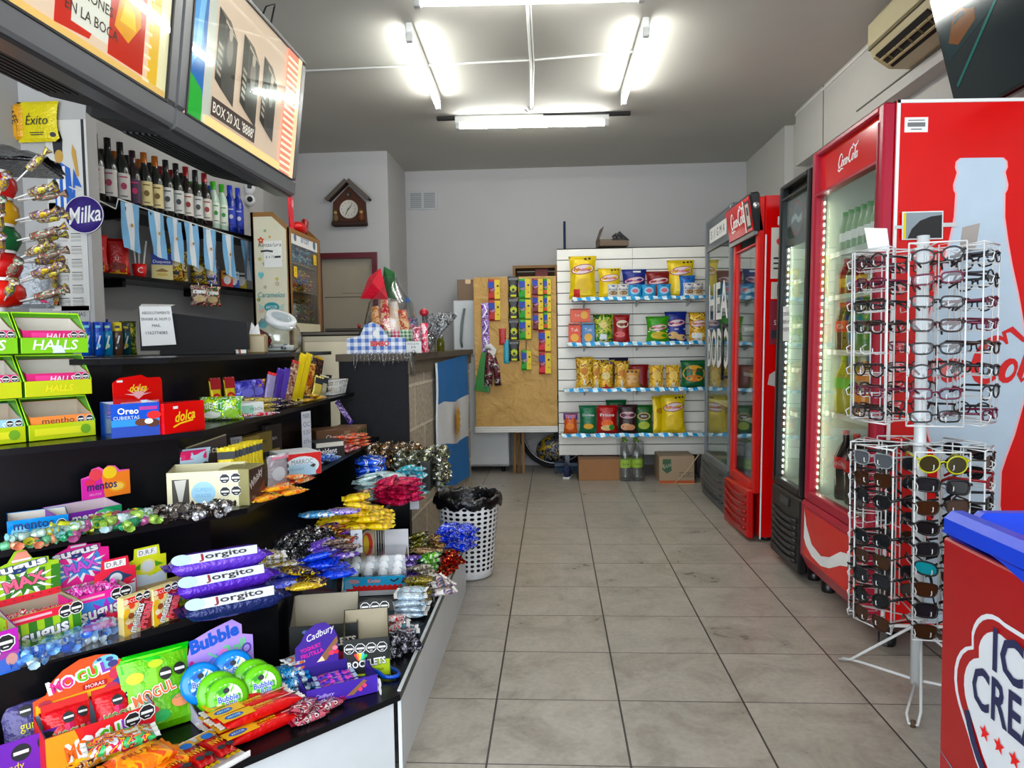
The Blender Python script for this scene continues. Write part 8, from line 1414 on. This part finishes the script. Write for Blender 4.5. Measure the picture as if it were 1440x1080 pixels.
MGF = lambda w, h: [('p', [(-w/2,0),(-w*.1,0),(-w*.25, h),(-w/2, h)], P('#f0a01c')),('r', w*.15, h*.5, w*.65, h*.95, P('#d8303a')),('p', [(-w*.3,0),(w*.2,0),(w*.1, h*.25),(-w*.25, h*.3)], P('#f0c83a')),('t', -.01, h*.58,.040, 'MOGUL', WHITE, {'w': w*.55, 'off': .07, 'rot': 8}),('t', -.055, h*.5,.036, 'MO', P('#e0702a'), {'w': w*.2, 'off': .03, 'rot': 8}),('t', .015, h*.6,.036, 'GU', P('#6ab83a'), {'w': w*.19, 'off': .03, 'rot': 8}),('t', .055, h*.68,.036, 'L', P('#8a4ab8'), {'off': .03, 'rot': 8}),('r', .03, h*.25,.06,.018, P('#b0182c')),('t', .03, h*.25,.012, 'MORAS', WHITE, {'w': .045}), WRN(w*.28, h*.78,.018), WRN(w*.42, h*.86,.018)]
def mgh(w, h):
    pts = [(-w*.5,0),(w*.5,0),(w*.5,.075),(w*.34,.075),(w*.33,.10),(w*.24,.125),(w*.1,.135),(-w*.06,.135),(-w*.22,.115),(-w*.34,.085),(-w*.38,.055),(-w*.5,.045)]
    g = [('p', [(-w*.48,.0),(w*.48,.0),(w*.48,.035),(-w*.48,.03)], P('#f4c04a')),('c', w*.18,.105,.030,.022, P('#8acce0')),('c', w*.22,.112,.009,.007, P('#3a4a8a')),('c', w*.12,.118,.006,.005, P('#3a4a8a')),('c', w*.25,.095,.012,.011, P('#3f3a7a'))]
    g += [('c', w*x, y, .018,.016, P(c)) for x, y, c in ((.28,.06, '#c8405a'),(.36,.045, '#3a3f80'),(.44,.055, '#c8405a'),(.30,.03, '#4a4a94'),(.40,.02, '#34407e'),(.22,.02, '#b83a50'),(.46,.03, '#4a4f94'))]
    g += [('t', -.02,.082,.036, 'MOGUL', WHITE, {'w': w*.56, 'off': .07, 'rot': 9}),('t', -.055,.074,.032, 'MO', P('#d8408a'), {'w': w*.2, 'off': .03, 'rot': 9}),('t', -.0,.084,.032, 'GU', P('#7ac83a'), {'w': w*.19, 'off': .03, 'rot': 9}),('t', .042,.093,.032, 'L', P('#8a4ab8'), {'off': .03, 'rot': 9}),('r', .015,.045,.055,.016, P('#b0182c')),('t', .015,.045,.011, 'MORAS', WHITE, {'w': .042}),('c', -w*.4,.03,.014,.010, P('#a83a4a'))]
    return pts, g, P('#e8603a')
tray('candy_carton', 'red and orange berry gummy carton with a rounded berry header card', (mg[0], mg[1], .242,.235,.10,47),.12,.11, P('#d83a30'), P('#8fa0b0'), MGF, mgh, lean=3, hs=.80)
am = R(47)
for x, y, l in ((-.055,.04, 'crimson sachet in the berry carton, left one'),(.055,.05, 'crimson sachet in the berry carton, right one')):
    bag('candy_sachet', .11,.13,.045, [('r', 0,.13,.10,.03, P('#c8142c')),('p', [(-.045,.02),(.045,.02),(.045,.075),(0,.09),(-.045,.07)], P('#e03a6a')), WRN(0,0,0)[:1]+(.0,.105,.013,.013, INK) if 0 else ('c', .0,.1,.013,.013, INK),('c', .032,.104,.013,.013, INK),('r', .0,.1,.021,.005, WHITE),('r', .032,.104,.021,.005, WHITE),('t', .0,.06,.024, 'MOGUL', WHITE, {'w': .07, 'off': .05}),('t', .0,.06,.024, 'MOGUL', P('#7a9a3a'), {'w': .07, 'off': .02})], mt('#d81c38', 'wrap'),(mg[0]+x*math.cos(am)-y*math.sin(am), mg[1]+x*math.sin(am)+y*math.cos(am),.248),0, l, 'candy sachet', rot=(R(-30),0, R(47)))
pb = (-1.254,1.547,0.242,0.141,0.118,52.481)
tray('candy_carton', 'purple berry candy carton with yellow lettering at the bottom left corner of the photo', (pb[0], pb[1], .242,.20,.09,47),.12,.12, P('#6a2aa8'), P('#4a4a7a'), lambda w, h: [('c', w*.1, h*.65,.02,.02, INK),('r', w*.1, h*.65,.03,.008, WHITE),('c', w*.36, h*.75,.02,.02, INK),('r', w*.36, h*.75,.03,.008, WHITE),('t', 0, h*.3,.02, 'candy', P('#e8d83a'))],
   lambda w, h: ([(-w*.5,0),(w*.5,0),(w*.5,.08),(w*.35,.085),(w*.33,.13),(w*.28,.14),(-w*.1,.14),(-w*.5,.12)], [('t', w*.1,.10,.045, 'ey', P('#f0d81c'), {'off': .05, 'rot': 12}),('c', w*.28,.04,.032,.028, P('#d83a5a')),('c', w*.0,.035,.03,.028, P('#3a2a6a')),('c', w*.25,.065,.012,.008, P('#4a9a3a')),('c', w*.0,.05,.012,.008, P('#4ab04a'))], P('#7a34b4')))
bag('candy_sachet', .15,.14,.05, [('c', -.02,.11,.014,.014, INK),('c', .02,.112,.014,.014, INK),('r', -.02,.11,.022,.005, WHITE),('r', .02,.112,.022,.005, WHITE),('t', .0,.07,.02, 'gummy', P('#e8e03a'), {'w': .07})], mt('#4a4478', 'wrap'),(pb[0]+.0, pb[1]+.09,.248),0, 'dusky violet sachet standing inside the purple berry carton', 'candy sachet', rot=(R(-25),0, R(47)))
ob = [FB_('orange_bag', ['#f0841c', '#f8a83a', '#d85a1c'], .15,.10,.035, 'wrap', 14, g=[('t', 0,0,.018, 'FRUTA', P('#7a2a1c'))], cat='candy bag')]
random.seed(107); pile(ob, (-0.959,1.545,0.27),45,2,1,.13,.10,2,.036, 'orange gummy bag lying at the bottom edge before the green bag', 'orange bags at the bottom edge', Z0, tilt=3)
fbag = [FB_('mixed_bag', ['#d8e0e0', '#c83a5a', '#e8b83a', '#8a1c4a', '#5ab87a'], .16,.08,.03, 'foil', 40, ends=WHITE, cat='candy bag')]; pile(fbag, (-1.029,1.591,0.28),40,1,1,.16,.08,1,.03, 'clear bag of mixed candies lying over the carton edge', 'mixed candy bag', .30)
rt = (-0.81,1.615,0.242,0.113,0.034,59.56)
RB2 = flow('red_bar', .13,.045,.03, mt('#a81c20', 'wrap'), mt('#c8a83a', 'foil'), [('r', .045,0,.03,.042, P('#c89a3a')),('c', .04,.0,.014,.014, P('#2a6ab8')),('t', .0,0,.024, 'MANI', P('#f0c83a'), {'rot': 90, 'w': .036}),('c', -.035,.011,.010,.010, INK),('c', -.035,-.011,.010,.010, INK)])
for i in range(3): a = R(rt[5]); x = -.075+.055*i; y = .04; place(RB2, USED, (rt[0]+x*math.cos(a)-y*math.sin(a), rt[1]+x*math.sin(a)+y*math.cos(a),.246), rt[5]+90,('left', 'middle', 'right')[i]+' dark red bar in the white tray at the bottom edge')
t = thing('white_tray', 'white cardboard tray under the dark red bars at the bottom edge', 'tray', (rt[0], rt[1], .242), rt[5]); m = MB(); m.box(-.12,-.035,0,.075,.11,.003, WHITE); m.box(-.12,-.035,0,.075,-.032,.014, WHITE); m.box(-.12,.107,0,.075,.11,.03, WHITE); m.build('tray', t)
yb = FB_('yellow_bar', ['#f0b81c', '#5a1c1c', '#e8e0c8', '#f0981c'], .13,.05,.02, 'wrap', 45); yb['label'] = 'yellow and brown wrapper at the lower left before the carton'; yb.location = (-1.123,1.592,0.25); yb.location.z = .243; yb.rotation_euler = (0,0, R(60))
# ==== CRISP BAGS ON THE SLATTED PANEL
def cb(u, v, zi, wpx, hpx, mat, fields, lab, dy=0, rz=0, top=None, k=.0067, rx=-3):
    z = BAG_Z[zi]; y = 6.42+dy; x = (u-720)*y/1020; p = {}
    w, h = wpx*k, hpx*k; f = []
    for q_ in fields:
        if q_[0] == 'c': f.append(('c', q_[1]*w, q_[2]*h, q_[3]*w, q_[4]*h, q_[5])+tuple(q_[6:]))
        elif q_[0] == 'r': f.append(('r', q_[1]*w, q_[2]*h, q_[3]*w, q_[4]*h, q_[5]))
        elif q_[0] == 't': f.append(('t', q_[1]*w, q_[2]*h, q_[3]*h, q_[4], q_[5], {'w': q_[6]*w, 'off': .02}))
    return x, z, w, h, f, y
def slat_x(u, y): return -.0-.0+ (u-777.6)/1020*(y) * 1.0 + .0
def put(u, zi, wpx, hpx, mat, fields, lab, dy=0, rz=0, top=None, rx=-3, cat='crisp bag'):
    x0, z, w, h, f, y = cb(u, 0, zi, wpx, hpx, mat, fields, lab, dy); x = slat_x(u, y)
    return bag('snack_bag' if cat == 'crisp bag' else 'candy_bag', w, h, min(.09, w*.4), f, mat, (x, y, z+.002), rz, lab, cat, None, top, rot=(R(rx),0, R(rz)))
YB_ = mt('#e6cc1e', 'wrap'); GD = pr(['#d8b030', '#b8841c', '#e8d078', '#8a5a1c'], 'wrap', 16); BL_ = mt('#182a7c', 'wrap'); DR_ = mt('#7a1a1c', 'wrap'); LB_ = mt('#4a9ac8', 'wrap'); GN_ = mt('#2f8a34', 'wrap'); DG_ = mt('#12603c', 'wrap')
OV = lambda y=.66, c='#e8d8dc', t='#b8324a': [('c', 0, y, .40,.12, P('#8a2a4a'),8),('c', 0, y, .37,.10, P(c),8),('t', 0, y, .075, 'Pehuamar', P(t),.6)]
OC = [('c', .1,.92,.05,.025, INK),('c', .24,.93,.05,.025, INK),('c', .37,.94,.04,.025, INK)]
s_ = lambda t: t if len(t.split()) > 12 else t+' on the slatted panel'
put(820,0,37,56, YB_, OV(.68)+OC[:2]+[('c', .05,.32,.3,.16, P('#d8b83a')),('r', -.22,.12,.22,.2, P('#c02428'))], s_('tallest yellow crisp bag, left end of the top shelf'))
put(857,0,31,40, YB_, OV(.66)+OC, s_('second yellow crisp bag on the top shelf, right of the tallest one'),.03)
put(891,0,33,38, BL_, OV(.60)+[('r', .1,.9,.3,.06, WHITE)], s_('dark blue crisp bag on the top shelf'),.04)
put(924,0,33,35, DR_, OV(.62), s_('dark red crisp bag on the top shelf'),.05)
put(955,0,36,49, YB_, OV(.70)+OC, s_('yellow crisp bag at the right end of the top shelf, its top tilted'),.05,0)
put(964,0,21,28, mt('#2a6ab8', 'wrap'), [('r', 0,.85,.7,.1, P('#1a3a7a'))], s_('mid blue bag before the right yellow bag on the top shelf'),-.01)
for u, m_, l in ((862, mt('#dcdcd4', 'wrap'), 'small white bag before the second yellow bag on the top shelf'),(876, mt('#e2ddd0', 'wrap'), 'small white brown bag before the dark blue one on the top shelf'),(966, mt('#dcdcdc', 'wrap'), 'small white bag on the top shelf, right end front'),(978, mt('#cfc4b4', 'wrap'), 'small tan bag on the top shelf, very right end front')):
    put(u, 0,15,18, m_, [('c', 0,.35,.35,.15, P('#8a6a3a')),('r', 0,.85,.8,.1, P('#2a5a9a')),('t', 0,.6,.15, 'Krach', P('#3a5a8a'),.7)], s_(l),-.06)
for u, l in ((892, 'left'),(911, 'middle'),(932, 'right')): put(u, 0,19,17, LB_, [('c', 0,.5,.32,.26, P('#a8d0e4')),('c', 0,.5,.2,.16, P('#c86a7a')),('r', 0,.88,.8,.1, P('#1c4a8a'))], s_('small light blue bag on the top shelf, %s of three' % l),-.06)
for u, z, w, h, c, l, r in ((816,.19,28,19, '#e2705c', 'salmon cracker box lying on two upright ones', 1),(808,0,17,29, '#e0604e', 'salmon cracker box standing at the left end of the second shelf', 0),(827,0,18,29, '#5f8cc0', 'grey blue cracker box standing on the second shelf', 0)):
    t = thing('cracker_box', s_(l), 'cracker box', (slat_x(u, 6.42),6.40, BAG_Z[1]+z+.001)); w *= .0062; h *= .0062; m = MB(); m.box(-w/2,0,0, w/2,.06, h, P(c),.002); m.gfx(FRONT, [('c', (.2*w if r else 0), h*(.5 if r else .3), h*(.28 if r else .2), h*(.28 if r else .2), P('#e8b86a')),('t', (-.15*w if r else 0), h*(.5 if r else .68), h*.16, 'Tuk', WHITE),('r', 0, h*.93, w*.85, h*.06, INK)]); m.build('carton', t)
ONI = [('r', -.1,.16,.5,.28, P('#dfe4ea'))]
put(848,1,27,38, pr(['#2f6a2c', '#7a9a3a', '#c8c46a', '#1f4a24'], 'wrap', 18), [('c', 0,.62,.18,.12, P('#d8c88a'))]+ONI+OC[:2], s_('green and white crisp bag on the second shelf right of the boxes'))
put(873,1,23,37, mt('#8f1a24', 'wrap'), [('c', .05,.66,.34,.14, P('#e8dcc8')),('c', .0,.64,.12,.06, P('#8a4a2c')),('c', -.1,.3,.3,.1, P('#c86a6a')),('t', .05,.66,.08, 'Nikitos', P('#5a1a1c'),.5)], s_('dark red crisp bag on the second shelf'))
put(923,1,31,34, mt('#4f9a2c', 'wrap'), OV(.56)+[('c', .05,.26,.36,.14, P('#c8b04a')),('r', 0,.42,.8,.05, P('#e0e8c8'))], s_('green crisp bag with yellow food picture on the second shelf'))
put(948,1,29,40, BL_, OV(.62)+[('c', -.15,.22,.24,.12, P('#c8a878')),('c', .2,.15,.24,.1, P('#d8b888')),('r', 0,.42,.8,.04, P('#c8ccd8'))], s_('navy crisp bag with brown rounds on the second shelf'),.03)
put(979,1,26,38, GD, OV(.62)+ONI, s_('gold crisp bag at the right end of the second shelf'))
gfl = [('c', 0,.55,.2,.12, P('#c8843a')),('r', 0,.16,.8,.28, P('#e4e2dc'))]
for u, w, h, l, dy in ((821,24,42, 'leftmost', 0),(838,17,38, 'second from left', .04),(873,21,36, 'narrow one in the middle', .04)): put(u, 2, w, h, GD, gfl, s_('gold crisp bag with a white base on the third shelf, %s' % l), dy)
put(853,2,20,38, pr(['#2a4ab0', '#c8b04a', '#8a7a3a'], 'wrap', 20), [], s_('blue topped gold bag on the third shelf behind the gold one'),.07)
put(851,2,19,34, GD, [('c', 0,.5,.3,.14, P('#e8d8a0')),('r', 0,.1,.9,.16, P('#a8282c'))], s_('gold crisp bag with a dark red base on the third shelf'),-.02)
put(869,2,26,40, mt('#241c3c', 'wrap'), [], s_('dark violet bag on the third shelf, behind the others'),.09)
put(897,2,26,31, mt('#7a141c', 'wrap'), [('r', 0,.12,.9,.14, P('#2a7a3a'))], s_('dark red bag on the third shelf behind the tan one'),.05)
put(887,2,21,25, mt('#c8965a', 'wrap'), [('c', 0,.5,.38,.2, P('#d8b48a')),('c', -.25,.88,.08,.05, INK),('c', 0,.88,.08,.05, INK),('c', .25,.88,.08,.05, INK)], s_('tan crisp bag with three dark marks on the third shelf'),-.03)
for u, l in ((921, 'left'),(944, 'right')): put(u, 2,20,30, GD, [('c', 0,.55,.28,.2, P('#e8c87a')),('r', 0,.14,.8,.2, P('#dedbd2'))], s_('small gold bag on the third shelf before the green one, %s of two' % l))
put(972,2,34,36, DG_, [('c', 0,.52,.42,.3, P('#d8a82c')),('c', 0,.34,.32,.12, P('#c8781c')),('t', 0,.62,.1, 'Chips', P('#7a2a1c'),.5)], s_('green bag with a round yellow picture at the right end of the third shelf'))
put(801,3,19,27, mt('#c8602a', 'wrap'), [('r', 0,.84,.98,.3, P('#3a2480')),('t', 0,.84,.14, 'TAKIS', P('#b8a8e0'),.7),('c', -.05,.36,.3,.16, P('#e88a4a'))], s_('small purple and orange bag at the left end of the lowest shelf'))
put(826,3,25,37, mt('#0f6e4c', 'wrap'), [('t', 0,.66,.08, 'Doritos', WHITE, .6),('c', 0,.26,.26,.1, P('#d8a84a'))], s_('teal green crisp bag on the lowest shelf'))
put(852,3,30,37, mt('#a8161e', 'wrap'), [('t', 0,.66,.1, 'Fritos', WHITE, .6),('c', 0,.36,.26,.14, P('#e8702a')),('c', 0,.2,.28,.1, P('#e0c890')),('c', .2,.22,.12,.1, P('#3a8a3a'))], s_('red crisp bag with a flame picture on the lowest shelf'))
put(865,3,28,43, DG_, [], s_('dark green bag standing behind the red and brown ones on the lowest shelf'),.08)
put(881,3,26,38, mt('#2c1416', 'wrap'), [('c', 0,.64,.4,.12, P('#c8a8b0')),('t', 0,.64,.07, 'Krokets', P('#7a2a4a'),.55),('c', -.1,.24,.26,.12, P('#d8a884')),('c', .12,.22,.24,.1, P('#c89470'))], s_('dark brown crisp bag with pale biscuits on the lowest shelf'),-.03)
put(903,3,25,37, mt('#1f5a28', 'wrap'), [('c', 0,.60,.34,.14, P('#c8b07a')),('c', 0,.60,.26,.1, P('#3a2a1c')),('t', 0,.6,.06, '3D', WHITE, .3),('c', 0,.28,.3,.14, P('#a8b85a'))], s_('dark green crisp bag with a round brown logo on the lowest shelf'))
put(925,3,21,48, YB_, [('c', 0,.6,.3,.08, P('#b88a2c'))], s_('yellow bag turned sideways on the lowest shelf'),.03,30)
put(944,3,33,50, YB_, OV(.68)+OC+[('c', .02,.3,.34,.2, P('#e0c43a'))], s_('big yellow crisp bag at the right of the lowest shelf'),-.01)
# ==== SACHET STRIPS ON THE KRAFT PAPER BOARD
def strip(u, v0, v1, w, n, cols, lab, y=6.575, name='sachet_strip', kinds=0):
    p0 = ((u-777.6)/1020*y, 1.2286+(482-v0)*y/1020); hh = (v1-v0)*y/1020; t = thing(name, lab, 'sachet strip', (p0[0], y, p0[1]), random.uniform(-4,4))
    for i in range(n):
        h = hh/n*.97; m = pouch(w, h, .018, [], cols[0]); m.v = [(a, b, c-hh*(i+1)/n) for a, b, c in m.v]; F_ = T(0,-.0115,-hh*(i+1)/n) @ FRONT
        if kinds == 1: m.gfx(F_, [('star', 0, h*.42, w*.36, P('#c8d42a'),10,.7),('c', 0, h*.36, w*.13, w*.13, INK),('r', 0, h*.88, w*.8, h*.1, P('#8a8a8a')),('t', 0, h*.88, h*.08, 'GIRASOL', INK, {'w': w*.6}),('r', 0, h*.08, w*.5, h*.1, P('#d8dc5a'))], .001)
        elif kinds == 2: m.gfx(F_, [('s', [(-w*.3, h*.1),(w*.2, h*.5),(-w*.1, h*.9)], .012, WHITE),('c', w*.2, h*.3, w*.12, h*.08, P('#3a1a5a'))], .001)
        else: m.gfx(F_, [('r', w*.26, h*.5, w*.44, h*.94, P('#e8cf1e')),('r', -w*.22, h*.72, w*.5, h*.3, P('#2440a8')),('r', -w*.22, h*.2, w*.5, h*.22, cols[1]),('t', -w*.12, h*.48, h*.16, 'Yumy', P('#e8c8d8'), {'w': w*.45, 'rot': 25, 'ol': (P('#7a1a6a'),.08)}),('c', w*.3, h*.66, w*.09, w*.09, INK),('c', w*.3, h*.3, w*.06, w*.06, P('#c84a2a'))], .001)
        m.build('sachet', t)
    return t
RDc, GNc, BRc = mt('#a8282c', 'wrap'), mt('#2f9a3c', 'wrap'), mt('#7a1f24', 'wrap'); random.seed(111)
strip(696,391,450,.11,2,(RDc, P('#b8302c')), 'short strip of two red and yellow sachets, upper left of the kraft board')
strip(683,424,494,.075,3,(pr(['#8a4ac0', '#e0d0f0', '#5a2a8a'], 'foil', 40),0), 'narrow purple and white sachet strip at the left of the kraft board', kinds=2)
strip(723,388,507,.10,4,(mt('#151617', 'wrap'),0), 'strip of black sachets with yellow sunflowers on the kraft board', kinds=1)
strip(739,391,477,.11,3,(GNc, P('#2f9a3c')), 'strip of three green, blue and yellow sachets right of the sunflower strip')
strip(740,491,520,.095,1,(GNc, P('#2f9a3c')), 'single green and yellow sachet hanging on a thread below the green strip')
strip(757,391,464,.10,3,(BRc, P('#6a1a3a')), 'strip of three maroon and blue sachets, second strip from the right', 6.56)
strip(770,392,463,.075,3,(GNc, P('#c8502c')), 'narrow strip of yellow sachets at the upper right edge of the kraft board', 6.585)
strip(766,463,526,.115,2,(RDc, P('#c8203a')), 'strip of two red and yellow sachets at the lower right of the kraft board')
for u, v0, v1, w, c, l in ((712,477,510,.055, '#3a9ab0', 'teal sachet hanging left of the sunflower strip'),(707,461,484,.07, '#a8281c', 'red brown sachet half hidden above the teal one')):
    t = thing('sachet', l, 'sachet', ((u-777.6)/1020*6.585,6.585,1.2286+(482-v1)*6.585/1020)); pouch(w, (v1-v0)*6.585/1020,.012, [], mt(c, 'wrap')).build('pouch', t)
t = thing('thread', 'black thread holding the single green and yellow sachet', 'thread', ((740-777.6)/1020*6.585,6.58,1.23)); m = MB(); m.tube([(0,0,-.06),(.002,0,.04)], .003, BLACK, 4); m.build('thread', t)
t = thing('glove_pack', 'plain green flat pack hanging at the lower left of the kraft board', 'pack', ((677-777.6)/1020*6.57,6.57,.80),0, rot=(0, R(5),0)); m = MB(); m.prism([(-.075,0),(.07,-.01),(.06,.36),(-.03,.35)], .012, mt('#157a2c', 'wrap'), M=FRONT); m.build('pack', t)
t = thing('gloves', 'black and white patterned gloves hanging beside the green pack', 'gloves', ((689-777.6)/1020*6.54,6.54,.83)); GL = pr(['#e0dcd8', '#2a2228', '#8a3a4a', '#1a181a'], 'wrap', 22)
m = MB(); m.tube([(-.04,0,.36),(.0,-.012,.38),(.04,0,.34),(.02,0,.28)], [.02,.024,.022,.02], WHITE, 8); m.build('cuff', t)
for x, w in ((-.015,.035),(.05,.03)): m = MB(); m.tube([(.0,0,.34),(x, -.005,.2),(x*1.4,0,.02)], [.03, w, w*1.1], GL, 8); m.build('glove', t)
# ==== ON TOP OF THE BLOCK COUNTER
CTZ = 1.183
t = thing('bread_box', 'blue and white gingham display box at the front of the block counter', 'display box', (-.98,3.99, CTZ),2); GG = gingham('#e4e8ee', '#3a62a8', 24)
m = MB(); m.prism([(-.165,0),(.165,0),(.16,.085),(.07,.09),(.02,.16),(-.02,.175),(-.06,.16),(-.09,.10),(-.165,.085)], .004, GG, M=FRONT); m.gfx(T(0,-.004,0) @ FRONT, [('t', .02,.055,.026, 'BIMBO', P('#c83a34'), {'w': .10, 'off': .05}),('c', 0,.11,.018,.02, WHITE)]); m.build('front', t)
m = MB(); m.box(-.16,0,0,.16,.12,.07, GG); m.build('body', t)
t = thing('price_card', 'white handwritten card beside the gingham box on the block counter', 'price card', (-.775,4.0, CTZ),2); m = MB(); m.box(-.04,0,0,.045,.003,.065, P('#d8dad8')); m.gfx(FRONT, [('t', 0,.05,.010, 'PAN $ 90', INK, {'w': .06}),('t', 0,.032,.014, '$18', INK),('t', 0,.012,.012, '-50', INK)]); m.build('card', t)
t = thing('pudding_basket', 'cellophane wrapped gift of red, white and green gingham bread bags on the block counter', 'gift bag', (-.93,4.16, CTZ),-5); random.seed(5)
m = MB(); m.lathe([(.06,0),(.11,.04),(.125,.14),(.10,.24),(.04,.32),(.03,.36)], FILM, 14); m.build('cellophane', t)
for x, c, g_, h in ((-.06, '#c8802a', gingham('#e8ece4', '#1f8a3a', 60),.22),(-.015, '#c8303c', gingham('#e8ece4', '#1f8a3a', 60),.25),(.03, '#d8d0c8', gingham('#f0dce0', '#c82a4a', 60),.24),(.07, '#b8482c', gingham('#e8ece4', '#1f8a3a', 60),.20)):
    m = MB(); m.tube([(x, .0,.005),(x, -.01, h*.4),(x-.02,0, h)], [.03,.034,.02], pr([c, '#e8c8a0', c], 'wrap', 30),8); m.tube([(x, -.006,.002),(x, -.014,.11)], [.034,.038], g_, 10); m.build('bread_bag', t)
m = MB(); m.add([(-.14,-.02,.26),(.0,-.04,.25),(-.04,-.02,.40),(-.10,-.01,.36),(-.07,-.05,.33)], [(0,1,4),(1,2,4),(2,3,4),(3,0,4)], mt('#c81c3c', 'wrap')); m.build('red_cloth', t)
m = MB(); m.add([(-.045,-.0,.27),(.03,-.01,.25),(.02,0,.38),(-.03,0,.41),(-.0,-.03,.33)], [(0,1,4),(1,2,4),(2,3,4),(3,0,4)], mt('#0f5a2c', 'wrap')); m.build('green_cloth', t); t.scale = (1.25,1.25,1.22)
t = thing('water_bottle', 'large clear water bottle with a blue cap behind the gift bags', 'bottle', (-.865,4.32, CTZ)); m = MB(); m.lathe([(.001,.002),(.042,.003),(.045,.02),(.043,.08),(.045,.16),(.044,.22),(.018,.28),(.014,.31)], PET, 16); m.build('bottle_body', t); m = MB(); m.lathe([(.017,.30),(.017,.325),(.001,.326)], mt('#3a7ac8', 'plastic'),12); m.build('cap', t); m = MB(); m.lathe([(.0462,.10),(.0462,.17)], P('#b8c8d0'),16); m.build('label', t)
for i, (x, y, h, w, c, l) in enumerate(((-.74,4.08,.15,.03, ['#c8506a', '#e8c8d0', '#8a1c3a'], 'pink and white snack tube standing on the block counter'),(-.71,4.16,.17,.03, ['#d83a5a', '#e88a9a', '#f0e0e0'], 'red pink snack tube standing behind the pink and white one'),(-.78,4.16,.2,.04, ['#3a4a6a', '#8a9ab0', '#c84a5a'], 'blue grey pack standing behind the price card'))):
    bag('snack_tube', w*1.6, h, .03, [], pr(c, 'wrap', 40),(x-.03, y, CTZ),0, l, 'snack tube')
t = thing('spoon_jar', 'jar of grey plastic wrapped cones fanned to the right on the block counter', 'jar', (-.75,4.38, CTZ)); m = MB(); m.lathe([(.001,0),(.035,.001),(.035,.09),(.032,.09),(.03,.004),(.001,.004)], PET, 14); m.build('jar_body', t)
for i in range(9): a = R(-20+i*14); m = MB(); m.tube([(0,.0,.01),(.05*math.sin(a),.01*math.cos(i),.10),(.10*math.sin(a)+.02,.01*math.cos(i*2),.19)], [.006,.012,.020], pr(['#5a5c5e', '#a8aaac', '#3a3c3e'], 'foil', 60),7); m.build('cone', t)
m = MB(); m.ball((-.02,-.01,.20),.022,.02,.02, mt('#b83a44', 'wrap'),8,5); m.build('red_tip', t); t.scale = (1.3,1.3,1.2)
t = thing('oil_jar', 'small jar of green olives at the far right of the block counter', 'jar', (-.72,4.62, CTZ)); m = MB(); m.lathe([(.001,0),(.026,.001),(.027,.06),(.020,.075),(.020,.10),(.001,.101)], mt('#5a5c2a', 'gloss'),14); m.build('jar_body', t); m = MB(); m.lathe([(.022,.085),(.022,.105),(.001,.106)], mt('#8a8a86', 'metal'),14); m.build('lid', t)
t = thing('tin', 'cream tin with a black lid behind the gingham box', 'tin', (-1.04,4.2, CTZ+.10)); m = MB(); m.lathe([(.001,0),(.04,.0),(.04,.05),(.001,.05)], mt('#c8b88a', 'plastic'),18); m.build('tin_body', t); m = MB(); m.lathe([(.036,.05),(.038,.075),(.025,.085),(.001,.085)], BLACK, 18); m.build('lid', t)
t = thing('carton', 'white and red carton stack under the cream tin', 'carton', (-1.05,4.16, CTZ),0); m = MB(); m.box(-.06,0,0,.06,.1,.10, P('#d8cfc0'),.002); m.gfx(FRONT, [('r', 0,.085,.118,.016, P('#d8d8d4')),('r', 0,.06,.118,.02, P('#8a2a2c')),('r', 0,.03,.1,.02, P('#c8b88a'))]); m.build('carton', t)
t = thing('steel_cabinet', 'brushed beige metal cabinet between the candy cabinet and the block counter', 'cabinet', (-1.50,4.75,0)); MC = mt('#8f8878', 'metal'); m = MB(); m.box(-.17,0,0,.22,.5,1.30, MC, .006); m.build('body', t); m = MB(); m.box(-.175,-.01,1.30,.225,.5,1.325, mt('#4a4640', 'metal'),.004); m.build('top', t); m = MB(); m.box(-.15,-.008,.2,.2,0,1.26, mt('#a39b88', 'metal'),.002); m.build('door', t)
t = thing('tray_lid', 'dark flat pan with a red knob on the beige metal cabinet', 'pan', (-1.42,4.9,1.326)); m = MB(); m.box(-.12,-.06,0,.16,.08,.02, mt('#3a3632', 'metal'),.006); m.build('pan', t); m = MB(); m.ball((.10,0,.035),.012,.012,.018, mt('#8a2024', 'plastic'),8,5); m.build('knob', t)
